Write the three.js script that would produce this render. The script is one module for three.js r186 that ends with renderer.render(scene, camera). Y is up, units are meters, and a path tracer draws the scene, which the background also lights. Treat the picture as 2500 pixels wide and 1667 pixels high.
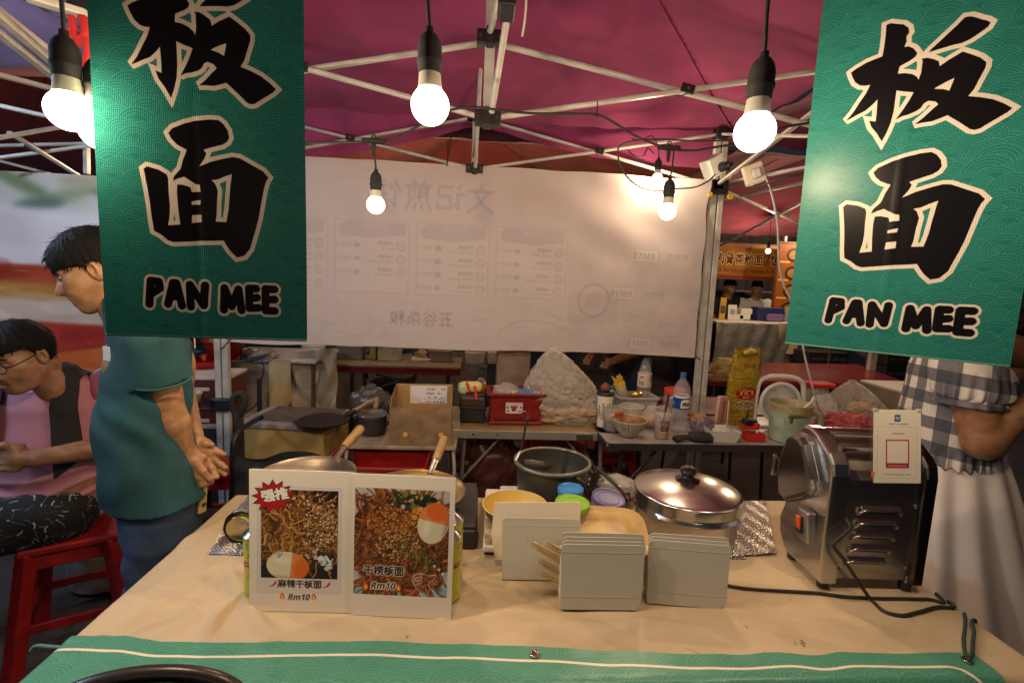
import * as THREE from 'three';
import { mergeGeometries } from 'three/addons/utils/BufferGeometryUtils.js';
import { RoundedBoxGeometry } from 'three/addons/geometries/RoundedBoxGeometry.js';
import { ImprovedNoise } from 'three/addons/math/ImprovedNoise.js';

// ---------- camera, sky, moon, exposure ----------
const scene = new THREE.Scene();
const FOCAL = 1180, EYE = 1.49;                       // focal length in pixels of a 2500 x 1667 frame
const camera = new THREE.PerspectiveCamera(2 * Math.atan(833.5 / FOCAL) * 180 / Math.PI, 2500 / 1667, 0.05, 200);
camera.rotation.order = 'YXZ';
camera.position.set(0, EYE, 0);
camera.rotation.set(-7 * Math.PI / 180, -4 * Math.PI / 180, 2.4 * Math.PI / 180);
camera.updateMatrixWorld();
const renderer = new THREE.WebGLRenderer({ antialias: true });
renderer.toneMapping = THREE.LinearToneMapping;
renderer.toneMappingExposure = 0.93;
renderer.shadowMap.enabled = true;
{ // night sky over a lit city: a dim even dome
  const w = 64, h = 32, d = new Float32Array(w * h * 4);
  for (let y = 0; y < h; y++) for (let x = 0; x < w; x++) { const up = Math.max(0, y / h - 0.5) * 2, i = (y * w + x) * 4; d[i] = 0.020 - 0.008 * up; d[i + 1] = 0.019 - 0.006 * up; d[i + 2] = 0.026 - 0.006 * up; d[i + 3] = 1; }
  const t = new THREE.DataTexture(d, w, h, THREE.RGBAFormat, THREE.FloatType);
  t.mapping = THREE.EquirectangularReflectionMapping; t.magFilter = THREE.LinearFilter; t.needsUpdate = true;
  scene.background = t; scene.environment = t;
}
const moon = new THREE.DirectionalLight(0xfff0e0, 0.02);
moon.name = 'moon'; moon.position.set(4, 10, 3); moon.castShadow = true; moon.shadow.radius = 2;
Object.assign(moon.shadow.camera, { left: -8, right: 8, top: 8, bottom: -8, far: 30 });
scene.add(moon);
const LAMP = { front: 0.8, back: 0.95, far: 1.5 };      // candela of the bulbs

// ---------- helpers ----------
const V = (x, y, z) => new THREE.Vector3(x, y, z), PI = Math.PI;
// a pixel of the 2500 x 1667 frame -> a point D metres in front (z = -D) or on the level y
function at(px, py, D, y) {
  const r = V((px - 1250) / FOCAL, -(py - 833.5) / FOCAL, -1).applyQuaternion(camera.quaternion);
  return V(0, EYE, 0).addScaledVector(r, D != null ? D / -r.z : (y - EYE) / r.y);
}
const onY = (px, py, y) => at(px, py, null, y);
function RNG(s) { let a = s * 2654435761 >>> 0; return (lo = 0, hi = 1) => { a = (a + 0x6d2b79f5) | 0; let t = Math.imul(a ^ (a >>> 15), 1 | a); t = (t + Math.imul(t ^ (t >>> 7), 61 | t)) ^ t; return lo + (hi - lo) * (((t ^ (t >>> 14)) >>> 0) / 4294967296); }; }
const rnd = RNG(7), noiser = new ImprovedNoise();
const n3 = (x, y, z = 0) => noiser.noise(x + 31.7, y + 17.3, z + 5.1);
const fbm = (x, y, z = 0, o = 4) => { let s = 0, a = 0.5; for (let i = 0; i < o; i++, a *= 0.5, x *= 2.03, y *= 2.03, z *= 2.03) s += a * n3(x, y, z); return s; };
const clamp = (x, a = 0, b = 1) => Math.min(b, Math.max(a, x)), mix = (a, b, t) => a + (b - a) * t, smooth = (a, b, x) => { const t = clamp((x - a) / (b - a)); return t * t * (3 - 2 * t); };

// materials
const texOf = (c, srgb = true) => { const t = new THREE.CanvasTexture(c); t.wrapS = t.wrapT = THREE.RepeatWrapping; t.magFilter = THREE.LinearFilter; if (srgb) t.colorSpace = THREE.SRGBColorSpace; return t; };
function canvas(w, h, draw) { const c = document.createElement('canvas'); c.width = w; c.height = h; draw(c.getContext('2d'), w, h); return c; }
function grayTex(n, f, rx = 1, ry = 1) { // value texture, tiles
  const d = new Uint8Array(n * n * 4);
  for (let y = 0; y < n; y++) for (let x = 0; x < n; x++) { const v = clamp(f(x / n, y / n)) * 255, i = (y * n + x) * 4; d[i] = d[i + 1] = d[i + 2] = v; d[i + 3] = 255; }
  const t = new THREE.DataTexture(d, n, n); t.wrapS = t.wrapT = THREE.RepeatWrapping; t.magFilter = THREE.LinearFilter; t.repeat.set(rx, ry); t.needsUpdate = true; return t;
}
const tileN = (u, v, f, o = 4) => { // tileable fbm from a torus blend
  const a = fbm(u * f, v * f, 0, o), b = fbm((u - 1) * f, v * f, 0, o), c = fbm(u * f, (v - 1) * f, 0, o), d = fbm((u - 1) * f, (v - 1) * f, 0, o);
  return mix(mix(a, b, smooth(0.7, 1, u)), mix(c, d, smooth(0.7, 1, u)), smooth(0.7, 1, v));
};
const rep = (t, x, y = x) => { const c = t.clone(); c.repeat.set(x, y); c.needsUpdate = true; return c; };
const T = {
  grain: grayTex(256, (u, v) => 0.5 + 0.6 * tileN(u, v, 14, 4)),
  blotch: grayTex(256, (u, v) => 0.72 + 0.55 * tileN(u, v, 5, 5)),
  weave: grayTex(128, (u, v) => 0.5 + 0.25 * Math.sin(u * 64 * PI) * Math.sin(v * 64 * PI) + 0.25 * tileN(u, v, 9, 3)),
  wrinkle: grayTex(256, (u, v) => { const a = Math.abs(tileN(u, v, 5, 4)); return clamp(1 - a * 4); }),
  crease: grayTex(256, (u, v) => { const a = 1 - Math.abs(tileN(u, v, 4, 2)) * 5, b = 1 - Math.abs(tileN(u + 0.3, v, 9, 2)) * 6, c = 1 - Math.abs(tileN(u, v + 0.2, 20, 2)) * 6; return 0.1 + 0.4 * Math.max(0, a) ** 3 + 0.3 * Math.max(0, b) ** 4 + 0.12 * Math.max(0, c) ** 4 + 0.2 * tileN(u, v, 3, 3); }),
  brushed: grayTex(256, (u, v) => 0.5 + 0.5 * tileN(u * 0.15, v, 60, 2)),
};
const lin = (r, g, b) => new THREE.Color().setRGB(r, g, b);
function M(color, rough = 0.6, o = {}) {
  const { grain, bump, bs = 0.0004, dirt, ...rest } = o;
  const m = new THREE.MeshPhysicalMaterial({ color: Array.isArray(color) ? lin(...color) : color, roughness: rough, ...rest });
  if (bump) { m.bumpMap = rep(T[bump], grain ?? 6); m.bumpScale = bs; }
  if (dirt) m.map = rep(T.blotch, dirt);
  return m;
}
const MAT = {
  black: M([0.012, 0.012, 0.014], 0.45, { bump: 'grain', grain: 30, bs: 0.0002 }), blackSoft: M([0.014, 0.013, 0.013], 0.75, { bump: 'grain', grain: 20 }), rubber: M([0.018, 0.018, 0.018], 0.6),
  whiteMetal: M([0.62, 0.6, 0.57], 0.38, { dirt: 2 }), alu: M([0.62, 0.61, 0.59], 0.38, { metalness: 0.85, bump: 'brushed', grain: 8, bs: 0.0002 }),
  steel: M([0.58, 0.555, 0.53], 0.22, { metalness: 1, bump: 'brushed', grain: 4, bs: 0.00012 }), chrome: M([0.7, 0.68, 0.65], 0.1, { metalness: 1 }), darkSteel: M([0.12, 0.115, 0.11], 0.4, { metalness: 0.7, bump: 'grain', grain: 12 }),
  white: M([0.72, 0.7, 0.66], 0.5), whitePlastic: M([0.7, 0.68, 0.64], 0.35, { dirt: 4 }), paper: M([0.66, 0.63, 0.57], 0.75, { bump: 'grain', grain: 18, bs: 0.00015 }), redPlastic: M([0.36, 0.012, 0.012], 0.4, { dirt: 4 }), darkRed: M([0.2, 0.012, 0.012], 0.45, { dirt: 3 }),
  card: M([0.3, 0.19, 0.1], 0.85, { bump: 'grain', grain: 8, dirt: 3 }), wood: M([0.42, 0.25, 0.1], 0.55, { bump: 'brushed', grain: 5, dirt: 5 }), darkWood: M([0.12, 0.065, 0.03], 0.6, { dirt: 4 }),
  clear: new THREE.MeshPhysicalMaterial({ color: lin(0.97, 0.97, 0.97), roughness: 0.05, transmission: 1, thickness: 0, ior: 1.49 }),
  clearBag: M([0.78, 0.74, 0.7], 0.22, { transparent: true, clearcoat: 1, clearcoatRoughness: 0.08, bump: 'crease', grain: 3.2, bs: 0.008, side: THREE.DoubleSide, opacity: 0.3 }),
  hazeBag: M([0.8, 0.77, 0.72], 0.42, { transmission: 0.62, thickness: 0, bump: 'wrinkle', grain: 7, bs: 0.004, side: THREE.DoubleSide }),
};
// geometry
const mg = (list) => mergeGeometries(list.map((g) => { const k = g.index ? g.toNonIndexed() : g.clone(); for (const n of Object.keys(k.attributes)) if (!['position', 'normal', 'uv'].includes(n)) k.deleteAttribute(n); if (!k.attributes.uv) k.setAttribute('uv', new THREE.BufferAttribute(new Float32Array(k.attributes.position.count * 2), 2)); return k; }));
const mv = (g, x = 0, y = 0, z = 0, rx = 0, ry = 0, rz = 0) => { if (rx) g.rotateX(rx); if (rz) g.rotateZ(rz); if (ry) g.rotateY(ry); return g.translate(x, y, z); };
const rbox = (w, h, d, r = 0.004, s = 2) => new RoundedBoxGeometry(w, h, d, s, Math.min(r, w / 2.01, h / 2.01, d / 2.01));
const box = (w, h, d) => new THREE.BoxGeometry(w, h, d);
const cyl = (r1, r2, h, s = 24) => new THREE.CylinderGeometry(r1, r2, h, s);
function rod(a, b, r, r2 = r, s = 12) { const d = b.clone().sub(a), g = new THREE.CylinderGeometry(r2, r, d.length(), s); g.applyQuaternion(new THREE.Quaternion().setFromUnitVectors(V(0, 1, 0), d.clone().normalize())); const m = a.clone().add(b).multiplyScalar(0.5); return g.translate(m.x, m.y, m.z); }
function bar(a, b, w, h, r = 0.003) { const d = b.clone().sub(a), g = rbox(w, h, d.length(), r, 1); const o = new THREE.Object3D(); o.position.copy(a).add(b).multiplyScalar(0.5); o.lookAt(b); o.updateMatrix(); return g.applyMatrix4(o.matrix); }
function tube(pts, r, n = 0, s = 8, closed = false) { return new THREE.TubeGeometry(new THREE.CatmullRomCurve3(pts, closed, 'centripetal'), n || pts.length * 8, r, s, closed); }
const lathe = (pts, s = 40) => new THREE.LatheGeometry(pts.map((p) => new THREE.Vector2(p[0], p[1])), s);
function sheet(f, nu, nv, keep = true) { // f(u, v) -> [x, y, z]
  const p = [], uv = [], ix = [];
  for (let j = 0; j <= nv; j++) for (let i = 0; i <= nu; i++) { p.push(...f(i / nu, j / nv)); uv.push(i / nu, j / nv); }
  for (let j = 0; j < nv; j++) for (let i = 0; i < nu; i++) { const a = j * (nu + 1) + i, b = a + 1, c = a + nu + 1, d = c + 1; ix.push(a, b, d, a, d, c); }
  const g = new THREE.BufferGeometry(); g.setAttribute('position', new THREE.Float32BufferAttribute(p, 3)); g.setAttribute('uv', new THREE.Float32BufferAttribute(uv, 2)); g.setIndex(ix); g.computeVertexNormals(); if (keep) g.userData.keepUV = true; return g;
}
const ring = (r, t, s = 32) => new THREE.TorusGeometry(r, t, 8, s).rotateX(PI / 2);
const shapeOf = (pts) => { const s = new THREE.Shape(); pts.forEach((p, i) => (i ? s.lineTo(p[0], p[1]) : s.moveTo(p[0], p[1]))); s.closePath(); return s; };
const extr = (shape, d, bevel = 0.002) => new THREE.ExtrudeGeometry(shape, { depth: d, bevelEnabled: bevel > 0, bevelSize: bevel, bevelThickness: bevel, bevelSegments: 2, curveSegments: 12 });
function rrect(w, h, r) { const s = new THREE.Shape(), x = -w / 2, y = -h / 2; s.moveTo(x + r, y); s.lineTo(x + w - r, y); s.quadraticCurveTo(x + w, y, x + w, y + r); s.lineTo(x + w, y + h - r); s.quadraticCurveTo(x + w, y + h, x + w - r, y + h); s.lineTo(x + r, y + h); s.quadraticCurveTo(x, y + h, x, y + h - r); s.lineTo(x, y + r); s.quadraticCurveTo(x, y, x + r, y); return s; }
function metreUV(g) { // uv in metres by the way each face points
  const k = g.index ? g.toNonIndexed() : g, p = k.attributes.position, uv = new Float32Array(p.count * 2);
  const a = V(), b = V(), c = V();
  for (let i = 0; i < p.count; i += 3) {
    a.fromBufferAttribute(p, i); b.fromBufferAttribute(p, i + 1); c.fromBufferAttribute(p, i + 2);
    const n = b.clone().sub(a).cross(c.clone().sub(a)), X = Math.abs(n.x), Y = Math.abs(n.y), Z = Math.abs(n.z);
    [a, b, c].forEach((q, j) => { const w = X > Y && X > Z ? [q.z, q.y] : Y > Z ? [q.x, q.z] : [q.x, q.y]; uv[(i + j) * 2] = w[0] + 3.3; uv[(i + j) * 2 + 1] = w[1] + 1.7; });
  }
  k.setAttribute('uv', new THREE.BufferAttribute(uv, 2)); return k;
}
// things and parts
const taken = {};
const numbered = (n) => { const k = (taken[n] = (taken[n] ?? -1) + 1); return k ? `${n}_${String(k).padStart(3, '0')}` : n; };
function tag(o, label, category, group, kind) { if (label) o.userData.label = label; if (category) o.userData.category = category; if (group) o.userData.group = group; if (kind) o.userData.kind = kind; return o; }
function thing(name, label, category, p = [0, 0, 0], ry = 0, group) { const o = new THREE.Group(); o.name = numbered(name); Array.isArray(p) ? o.position.set(...p) : o.position.copy(p); o.rotation.y = ry; scene.add(o); return tag(o, label, category, group); }
function part(name, g, m, parent, label) {
  if (Array.isArray(g)) { const keep = g.some((x) => x.userData.keepUV); g = mg(g); g.userData.keepUV = keep; }
  if (!g.userData.keepUV) g = metreUV(g);
  const o = new THREE.Mesh(g, m); o.name = parent ? name : numbered(name); o.castShadow = o.receiveShadow = true; (parent ?? scene).add(o); if (label) o.userData.label = label; return o;
}
const solo = (name, g, m, label, category, group, kind) => tag(part(name, g, m), label, category, group, kind);
const struct = (name, g, m) => tag(part(name, g, m), null, null, null, 'structure');
function dup(root, label, p, ry = 0) { const r = root.clone(); r.userData = { ...root.userData, label }; r.name = numbered(root.name.replace(/_\d{3}$/, '')); Array.isArray(p) ? r.position.set(...p) : r.position.copy(p); r.rotation.y = ry; scene.add(r); return r; }
const keepUV = (g) => { g.userData.keepUV = true; return g; };
// outlines of the printed lettering, millimetres from the lower left corner of the banner
const PRINT = {
  big: [
    '158,485 161,489 177,505 188,516 196,525 203,524 208,521 215,516 222,512 226,508 224,503 217,498 206,491 196,488 186,488 177,487',
    '98,543 104,544 113,540 121,537 128,530 130,522 127,517 128,509 126,501 131,501 138,496 144,487 142,482 136,478 127,474 123,472 122,461 131,460 141,456 148,450 150,445 152,455 152,464 152,474 150,477 157,477 165,473 172,468 174,460 184,467 199,475 210,468 221,460 228,452 228,445 225,436 222,427 219,417 213,407 228,402 242,396 255,387 264,379 259,374 245,365 232,356 226,355 221,357 207,370 192,383 184,380 174,377 162,377 153,376 163,385 172,395 179,402 175,407 166,410 161,407 158,401 153,397 143,393 135,392 127,388 135,402 142,416 146,427 133,431 123,435 123,420 123,403 121,384 117,369 112,356 104,370 95,382 91,393 100,390 100,404 99,426 92,418 84,411 72,406 64,402 57,399 66,411 74,426 82,440 86,452 79,452 72,454 64,461 59,471 56,479 64,484 78,490 92,493 98,494 99,509 99,527',
    '171,427 178,431 186,435 194,438 192,429 190,420 182,424',
    '106,306 112,313 130,321 148,326 166,329 179,329 186,324 192,315 194,305 191,299 184,294 171,290 156,285 160,280 157,272 153,266 149,260 166,268 186,274 198,277 208,276 228,266 242,259 250,250 246,243 243,233 239,214 234,188 229,170 224,154 220,141 211,130 200,127 191,136 185,145 181,152 168,151 149,150 130,148 106,146 98,149 90,156 79,162 77,177 75,202 72,227 68,252 73,256 90,252 101,246 103,240 103,220 104,201 103,186 100,171 118,173 116,196 115,220 116,232 124,232 135,229 137,222 150,223 149,233 143,234 127,244 118,241 110,237 112,244 122,255 126,269 132,283 118,290 110,298',
    '166,241 176,243 186,248 196,252 194,238 192,220 190,200 186,180 170,180 172,189 173,208 175,226 171,237',
    '136,208 150,211 149,204 136,203',
    '136,188 150,189 150,178 135,176',
  ],
  small: ['70,86 66,50', '70,86 82,85 83,75 71,67', '94,51 103,84 108,84 115,49', '100,63 112,63', '128,48 128,82 148,51 151,82', '178,45 180,79 190,51 201,78 205,45', '228,80 217,80 217,49 231,50', '217,64 229,66', '256,80 242,80 242,46 256,46', '242,63 256,64'],
};
// characters as brush strokes on a 100 x 100 grid
const HAN = {
  强: '8,12 38,12 38,30 10,30 8,50 38,50 36,85 22,80|55,10 88,10 88,28 55,28 55,10|50,42 92,42 92,64 50,64 50,42|71,30 71,88|46,88 92,84|84,74 94,92', 推: '5,30 38,28|22,8 22,88 12,80|4,62 40,48|58,8 44,40|54,28 54,92|54,28 94,28|72,12 74,88|54,48 90,48|54,66 90,66|54,88 96,88',
  麻: '50,2 52,12|12,16 92,16|16,16 14,50 4,94|22,44 52,40|38,26 38,92|38,44 22,74|38,46 52,66|58,42 92,38|75,26 75,92|75,44 58,78|75,44 96,74', 辣: '26,4 28,14|8,16 46,16|16,22 20,36|38,22 34,36|6,40 48,40|8,60 46,60|28,40 26,94|52,18 96,16|74,4 74,94|58,32 92,32 90,52 58,52 58,32|72,54 52,84|76,54 98,84',
  干: '16,18 86,16|6,50 96,48|50,18 50,96', 板: '4,30 44,28|24,4 24,96|24,34 6,70|26,38 42,58|92,8 54,18|54,18 54,56 40,94|56,38 88,38 76,66 46,94|62,52 94,92', 面: '6,12 96,12|48,12 42,30|14,30 88,30 86,92 16,92 14,30|38,32 38,90|64,32 64,90|40,50 62,50|40,70 62,70',
  捞: '5,30 38,28|22,8 22,88 12,80|4,62 40,48|44,16 96,16|58,6 58,26|80,6 80,26|46,48 46,36 94,36 92,46|50,60 88,58 84,92 76,88|66,46 64,66 44,94', 文: '48,4 52,16|8,26 94,26|70,28 50,64 10,94|28,30 56,68 94,94', 记: '14,8 24,20|6,38 24,38 22,84 36,72|46,16 88,16 88,46 50,46 48,84 92,86 92,70',
  煎: '30,2 36,12|70,2 62,12|6,18 94,18|22,28 22,66|22,28 48,28 48,66|24,40 46,40|24,52 46,52|64,28 64,56|80,24 80,66 70,62|18,76 12,94|38,76 40,92|60,76 64,92|80,74 90,92', 饼: '22,4 6,40|18,20 40,20 34,34|22,34 22,88 38,74|58,6 64,18|84,4 76,18|50,24 92,24|46,52 98,52|62,24 60,60 46,94|80,24 80,96',
  五: '14,12 88,12|44,12 34,88|20,46 76,46 72,88|6,88 96,88', 谷: '34,6 12,30|64,6 90,30|50,26 8,64|50,26 94,64|28,64 72,64 70,94 30,94 28,64', 杂: '12,22 62,20 66,44 84,42|40,4 36,30 12,50|8,62 92,60|50,44 50,96|34,70 14,90|66,70 88,88', 粮: '10,12 18,28|44,10 34,28|4,42 50,40|26,6 26,96|26,46 6,76|28,48 46,66|60,16 90,16 90,50 60,50 60,16|60,32 90,32|60,50 58,90 78,80|92,58 72,70|72,58 98,92',
  肉: '14,20 14,96|14,20 88,20 86,94 76,88|50,4 48,30 28,52|50,30 72,50|48,48 28,74|50,56 74,76', 骨: '28,6 74,6 72,40|28,6 28,40|50,22 72,22|12,40 90,40 86,52|30,54 26,96|30,54 74,54 72,94 62,90|32,68 70,68|32,80 70,80', 茶: '6,18 94,18|34,6 34,30|66,6 66,30|50,28 8,60|50,30 94,60|22,64 78,62|50,50 50,96|30,74 20,90|66,74 80,88',
  炒: '8,36 14,52|40,28 32,48|24,8 24,50 6,94|26,54 42,84|70,6 70,56 60,50|54,26 46,50|84,26 94,46|92,52 74,80 46,96', 饭: '22,4 6,40|18,20 40,20 34,34|22,34 22,88 38,74|90,8 56,18|56,18 54,60 42,94|58,40 88,40 78,70 50,96|62,54 96,94',
};
function han(ctx, text, x, y, size, weight, style, edge, edgeStyle) {
  ctx.lineCap = ctx.lineJoin = 'round';
  for (const pass of edge ? [1, 0] : [0]) [...text].forEach((ch, i) => {
    ctx.strokeStyle = pass ? edgeStyle : style; ctx.lineWidth = weight + (pass ? 2 * edge : 0);
    for (const s of (HAN[ch] ?? '').split('|')) { ctx.beginPath(); s.split(' ').forEach((p, k) => { const [a, b] = p.split(',').map(Number); ctx[k ? 'lineTo' : 'moveTo'](x + (i * 1.04 + a / 100) * size, y + b / 100 * size); }); ctx.stroke(); }
  });
}
const words = (ctx, s, x, y, px, style, font = 'sans-serif', weight = '') => { ctx.fillStyle = style; ctx.font = `${weight} ${px}px ${font}`; ctx.fillText(s, x, y); };
function waves(ctx, w, h, mm, base, line, seed, size = 15) { // overlapping ripples and curls
  const r = RNG(seed); ctx.fillStyle = base; ctx.fillRect(0, 0, w, h); ctx.lineWidth = mm * 1.05; ctx.lineCap = 'round';
  const step = size * mm;
  for (let j = -2; j * step * 0.55 < h + step * 2; j++) for (let i = -1; i * step * 1.5 < w + step * 2; i++) {
    const x = (i + (j & 1) * 0.5) * step * 1.5 + r(-0.25, 0.25) * step, y = j * step * 0.55 + r(-0.2, 0.2) * step, R = step * r(0.8, 1.25);
    ctx.fillStyle = base; ctx.beginPath(); ctx.arc(x, y, R, 0, 7); ctx.fill(); ctx.strokeStyle = line;
    const curl = r() < 0.42;
    for (let k = 1; k > (curl ? 0.6 : 0.18); k -= 0.15) { ctx.beginPath(); ctx.arc(x, y, R * k, PI * 0.95, PI * 2.05); ctx.stroke(); }
    if (curl) for (const s of [-1, 1]) { ctx.beginPath(); for (let a = 0; a < 15; a += 0.3) { const q = R * 0.3 * (1 - a / 16); ctx.lineTo(x + s * R * 0.28 + Math.cos(a * s) * q, y - R * 0.15 + Math.sin(a * s) * q); } ctx.stroke(); }
  }
}

// ---------- ground ----------
{
  const m = M([0.085, 0.075, 0.075], 0.42, { bump: 'grain', grain: 3, bs: 0.003 }); m.map = rep(T.blotch, 0.6);
  const g = new THREE.PlaneGeometry(60, 60, 1, 1).rotateX(-PI / 2); struct('ground', g, m);
}
// ---------- canopies ----------
const cloth = (c, rough = 1) => M(c, rough, { bump: 'weave', grain: 40, bs: 0.0006, side: THREE.DoubleSide, transmission: 0.12, thickness: 0, dirt: 0.7 });
function canopy(name, label, x0, x1, z0, z1, eave, peak, color, seed, valance) {
  const cx = (x0 + x1) / 2, cz = (z0 + z1) / 2, hx = (x1 - x0) / 2, hz = (z1 - z0) / 2, m = cloth(color);
  const t = thing(name, label, 'canopy', [cx, eave, cz], 0);
  const N = 72, P = (u, v) => {
    const x = mix(-hx, hx, u), z = mix(-hz, hz, v), e = 1 - Math.max(Math.abs(x) / hx, Math.abs(z) / hz);   // 0 at the eave, 1 at the peak
    const side = Math.abs(x) / hx > Math.abs(z) / hz ? z / hz : x / hx, near = 1 - Math.abs(Math.abs(x) / hx - Math.abs(z) / hz);
    const sag = 0.05 * Math.sin(PI * clamp(e)) * (1 - near * near * 0.8), eaveSag = 0.03 * Math.cos(side * PI / 2) * (1 - e);
    const folds = (1 - e) ** 4 * 0.022 * n3(side * 9 + seed, e * 7, seed) + 0.012 * fbm(x * 2.2 + seed, z * 2.2);
    return [x, e * (peak - eave) - sag - eaveSag + folds, z];
  };
  part('roof', sheet(P, N, N, false), m, t);
  if (valance) for (const [k, pts] of valance.entries()) { // hanging strip under the back eave, tied up in the middle
    const c = new THREE.CatmullRomCurve3(pts);
    part('valance', sheet((u, v) => { const p = c.getPoint(u), top = eave + 0.03, y = mix(top, p.y, v), b = Math.exp(-(((u - 0.46) / 0.1) ** 2)); return [p.x - cx, y - eave, p.z - cz - 0.02 * Math.sin(v * 3) + 0.02 * v * n3(u * 18, k) + b * 0.03 * n3(u * 60, v * 2)]; }, 90, 8, false), m, t);
  }
  for (const [sx, sz] of [[-1, -1], [1, -1], [-1, 1], [1, 1]]) { // sewn hip seams
    const pts = []; for (let k = 0; k <= 24; k++) { const q = P(0.5 + sx * 0.5 * (1 - k / 24), 0.5 + sz * 0.5 * (1 - k / 24)); pts.push(V(q[0], q[1] - 0.009, q[2])); }
    part('seam', tube(pts, 0.005, 48, 5), m, t);
  }
  return t;
}
const val = [[600, 410], [745, 388], [900, 366], [1050, 336], [1172, 312], [1300, 346], [1450, 382], [1600, 400], [1760, 415]].map(([x, y]) => at(x, y, 2.9));
canopy('tent_canopy', 'magenta tent canopy above the serving table and hanging bulbs', -1.5, 1.46, -2.88, 0.2, 2.42, 2.9, [0.4, 0.055, 0.18], 1, [val]);
canopy('tent_canopy', 'orange red canopy of the tent behind the white sheet', -1.7, 1.6, -6.1, -3.0, 2.35, 2.85, [0.42, 0.07, 0.05], 2);
canopy('tent_canopy', 'crimson canopy of the tent behind the right tent post', 1.4, 4.9, -6.3, -2.7, 2.27, 2.8, [0.3, 0.03, 0.07], 3);
canopy('tent_canopy', 'magenta canopy edge to the right behind the right green banner', 1.36, 4.5, -2.86, 0.2, 2.35, 2.9, [0.34, 0.04, 0.12], 4);
canopy('tent_canopy', 'mauve canopy of the neighbouring stall at top left', -4.6, -1.42, -2.5, 0.2, 2.38, 2.95, [0.3, 0.19, 0.34], 5);
canopy('tent_canopy', 'dark red canopy at left above the burger photo sheet', -5.0, -1.4, -5.6, -2.3, 2.32, 2.85, [0.3, 0.03, 0.06], 6);
// ---------- tent frames ----------
const MB = MAT.whiteMetal, JB = MAT.black;
function truss(t, D, L, R, c0, c1, o) { // two crossed pairs; L and R are [x, top, bottom]
  const z = -D, C0 = V(o, c0, z), C1 = V(o, c1, z), w = 0.026;
  const P = (name, a, b, m = MB, ww = w) => part(name, bar(a, b, ww, ww * 0.62, 0.006), m, t);
  for (const [x, top, low] of [L, R]) {
    P('crossbar', C0, V(x, top, z)); P('crossbar', C1.clone().add(V(0, 0, -0.02)), V(x, low, z - 0.02));
    const mx = (x + o) / 2, my = (c0 + top) / 2; part('pivot_plate', mv(rbox(0.05, 0.032, 0.012, 0.003), mx, my, z + 0.014, 0, 0, x > 0 ? -0.2 : -0.2), JB, t); part('bolt', mv(cyl(0.005, 0.005, 0.004, 10), mx, my, z + 0.022, PI / 2), MAT.chrome, t);
    for (const y of [top, low]) part('corner_bracket', mv(rbox(0.07, 0.06, 0.06, 0.008), x, y, z), JB, t);
  }
  for (const p of [C0, C1]) { part('bracket', [mv(rbox(0.095, 0.05, 0.045, 0.006), p.x, p.y, z + 0.002), mv(rbox(0.03, 0.065, 0.055, 0.005), p.x, p.y, z + 0.004)], JB, t); for (const s of [-1, 1]) part('bolt', mv(cyl(0.005, 0.005, 0.004, 10), p.x + s * 0.034, p.y, z + 0.026, PI / 2), MAT.chrome, t); }
  part('upright', mv(rbox(0.036, c1 - c0 + 0.5, 0.018, 0.003), o, c0 + (c1 - c0 + 0.5) / 2, z - 0.004), MB, t);
}
function leg(t, x, z, top, tilt = 0) { // twin channel leg: outer profile with a groove, inner slider
  for (const s of [-1, 1]) part('leg_profile', bar(V(x + s * 0.021, top, z), V(x + s * 0.021 + tilt, 0.01, z), 0.036, 0.034, 0.004), MB, t);
  part('foot_plate', mv(rbox(0.13, 0.012, 0.11, 0.003), x + tilt, 0.007, z), MAT.alu, t);
}
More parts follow.
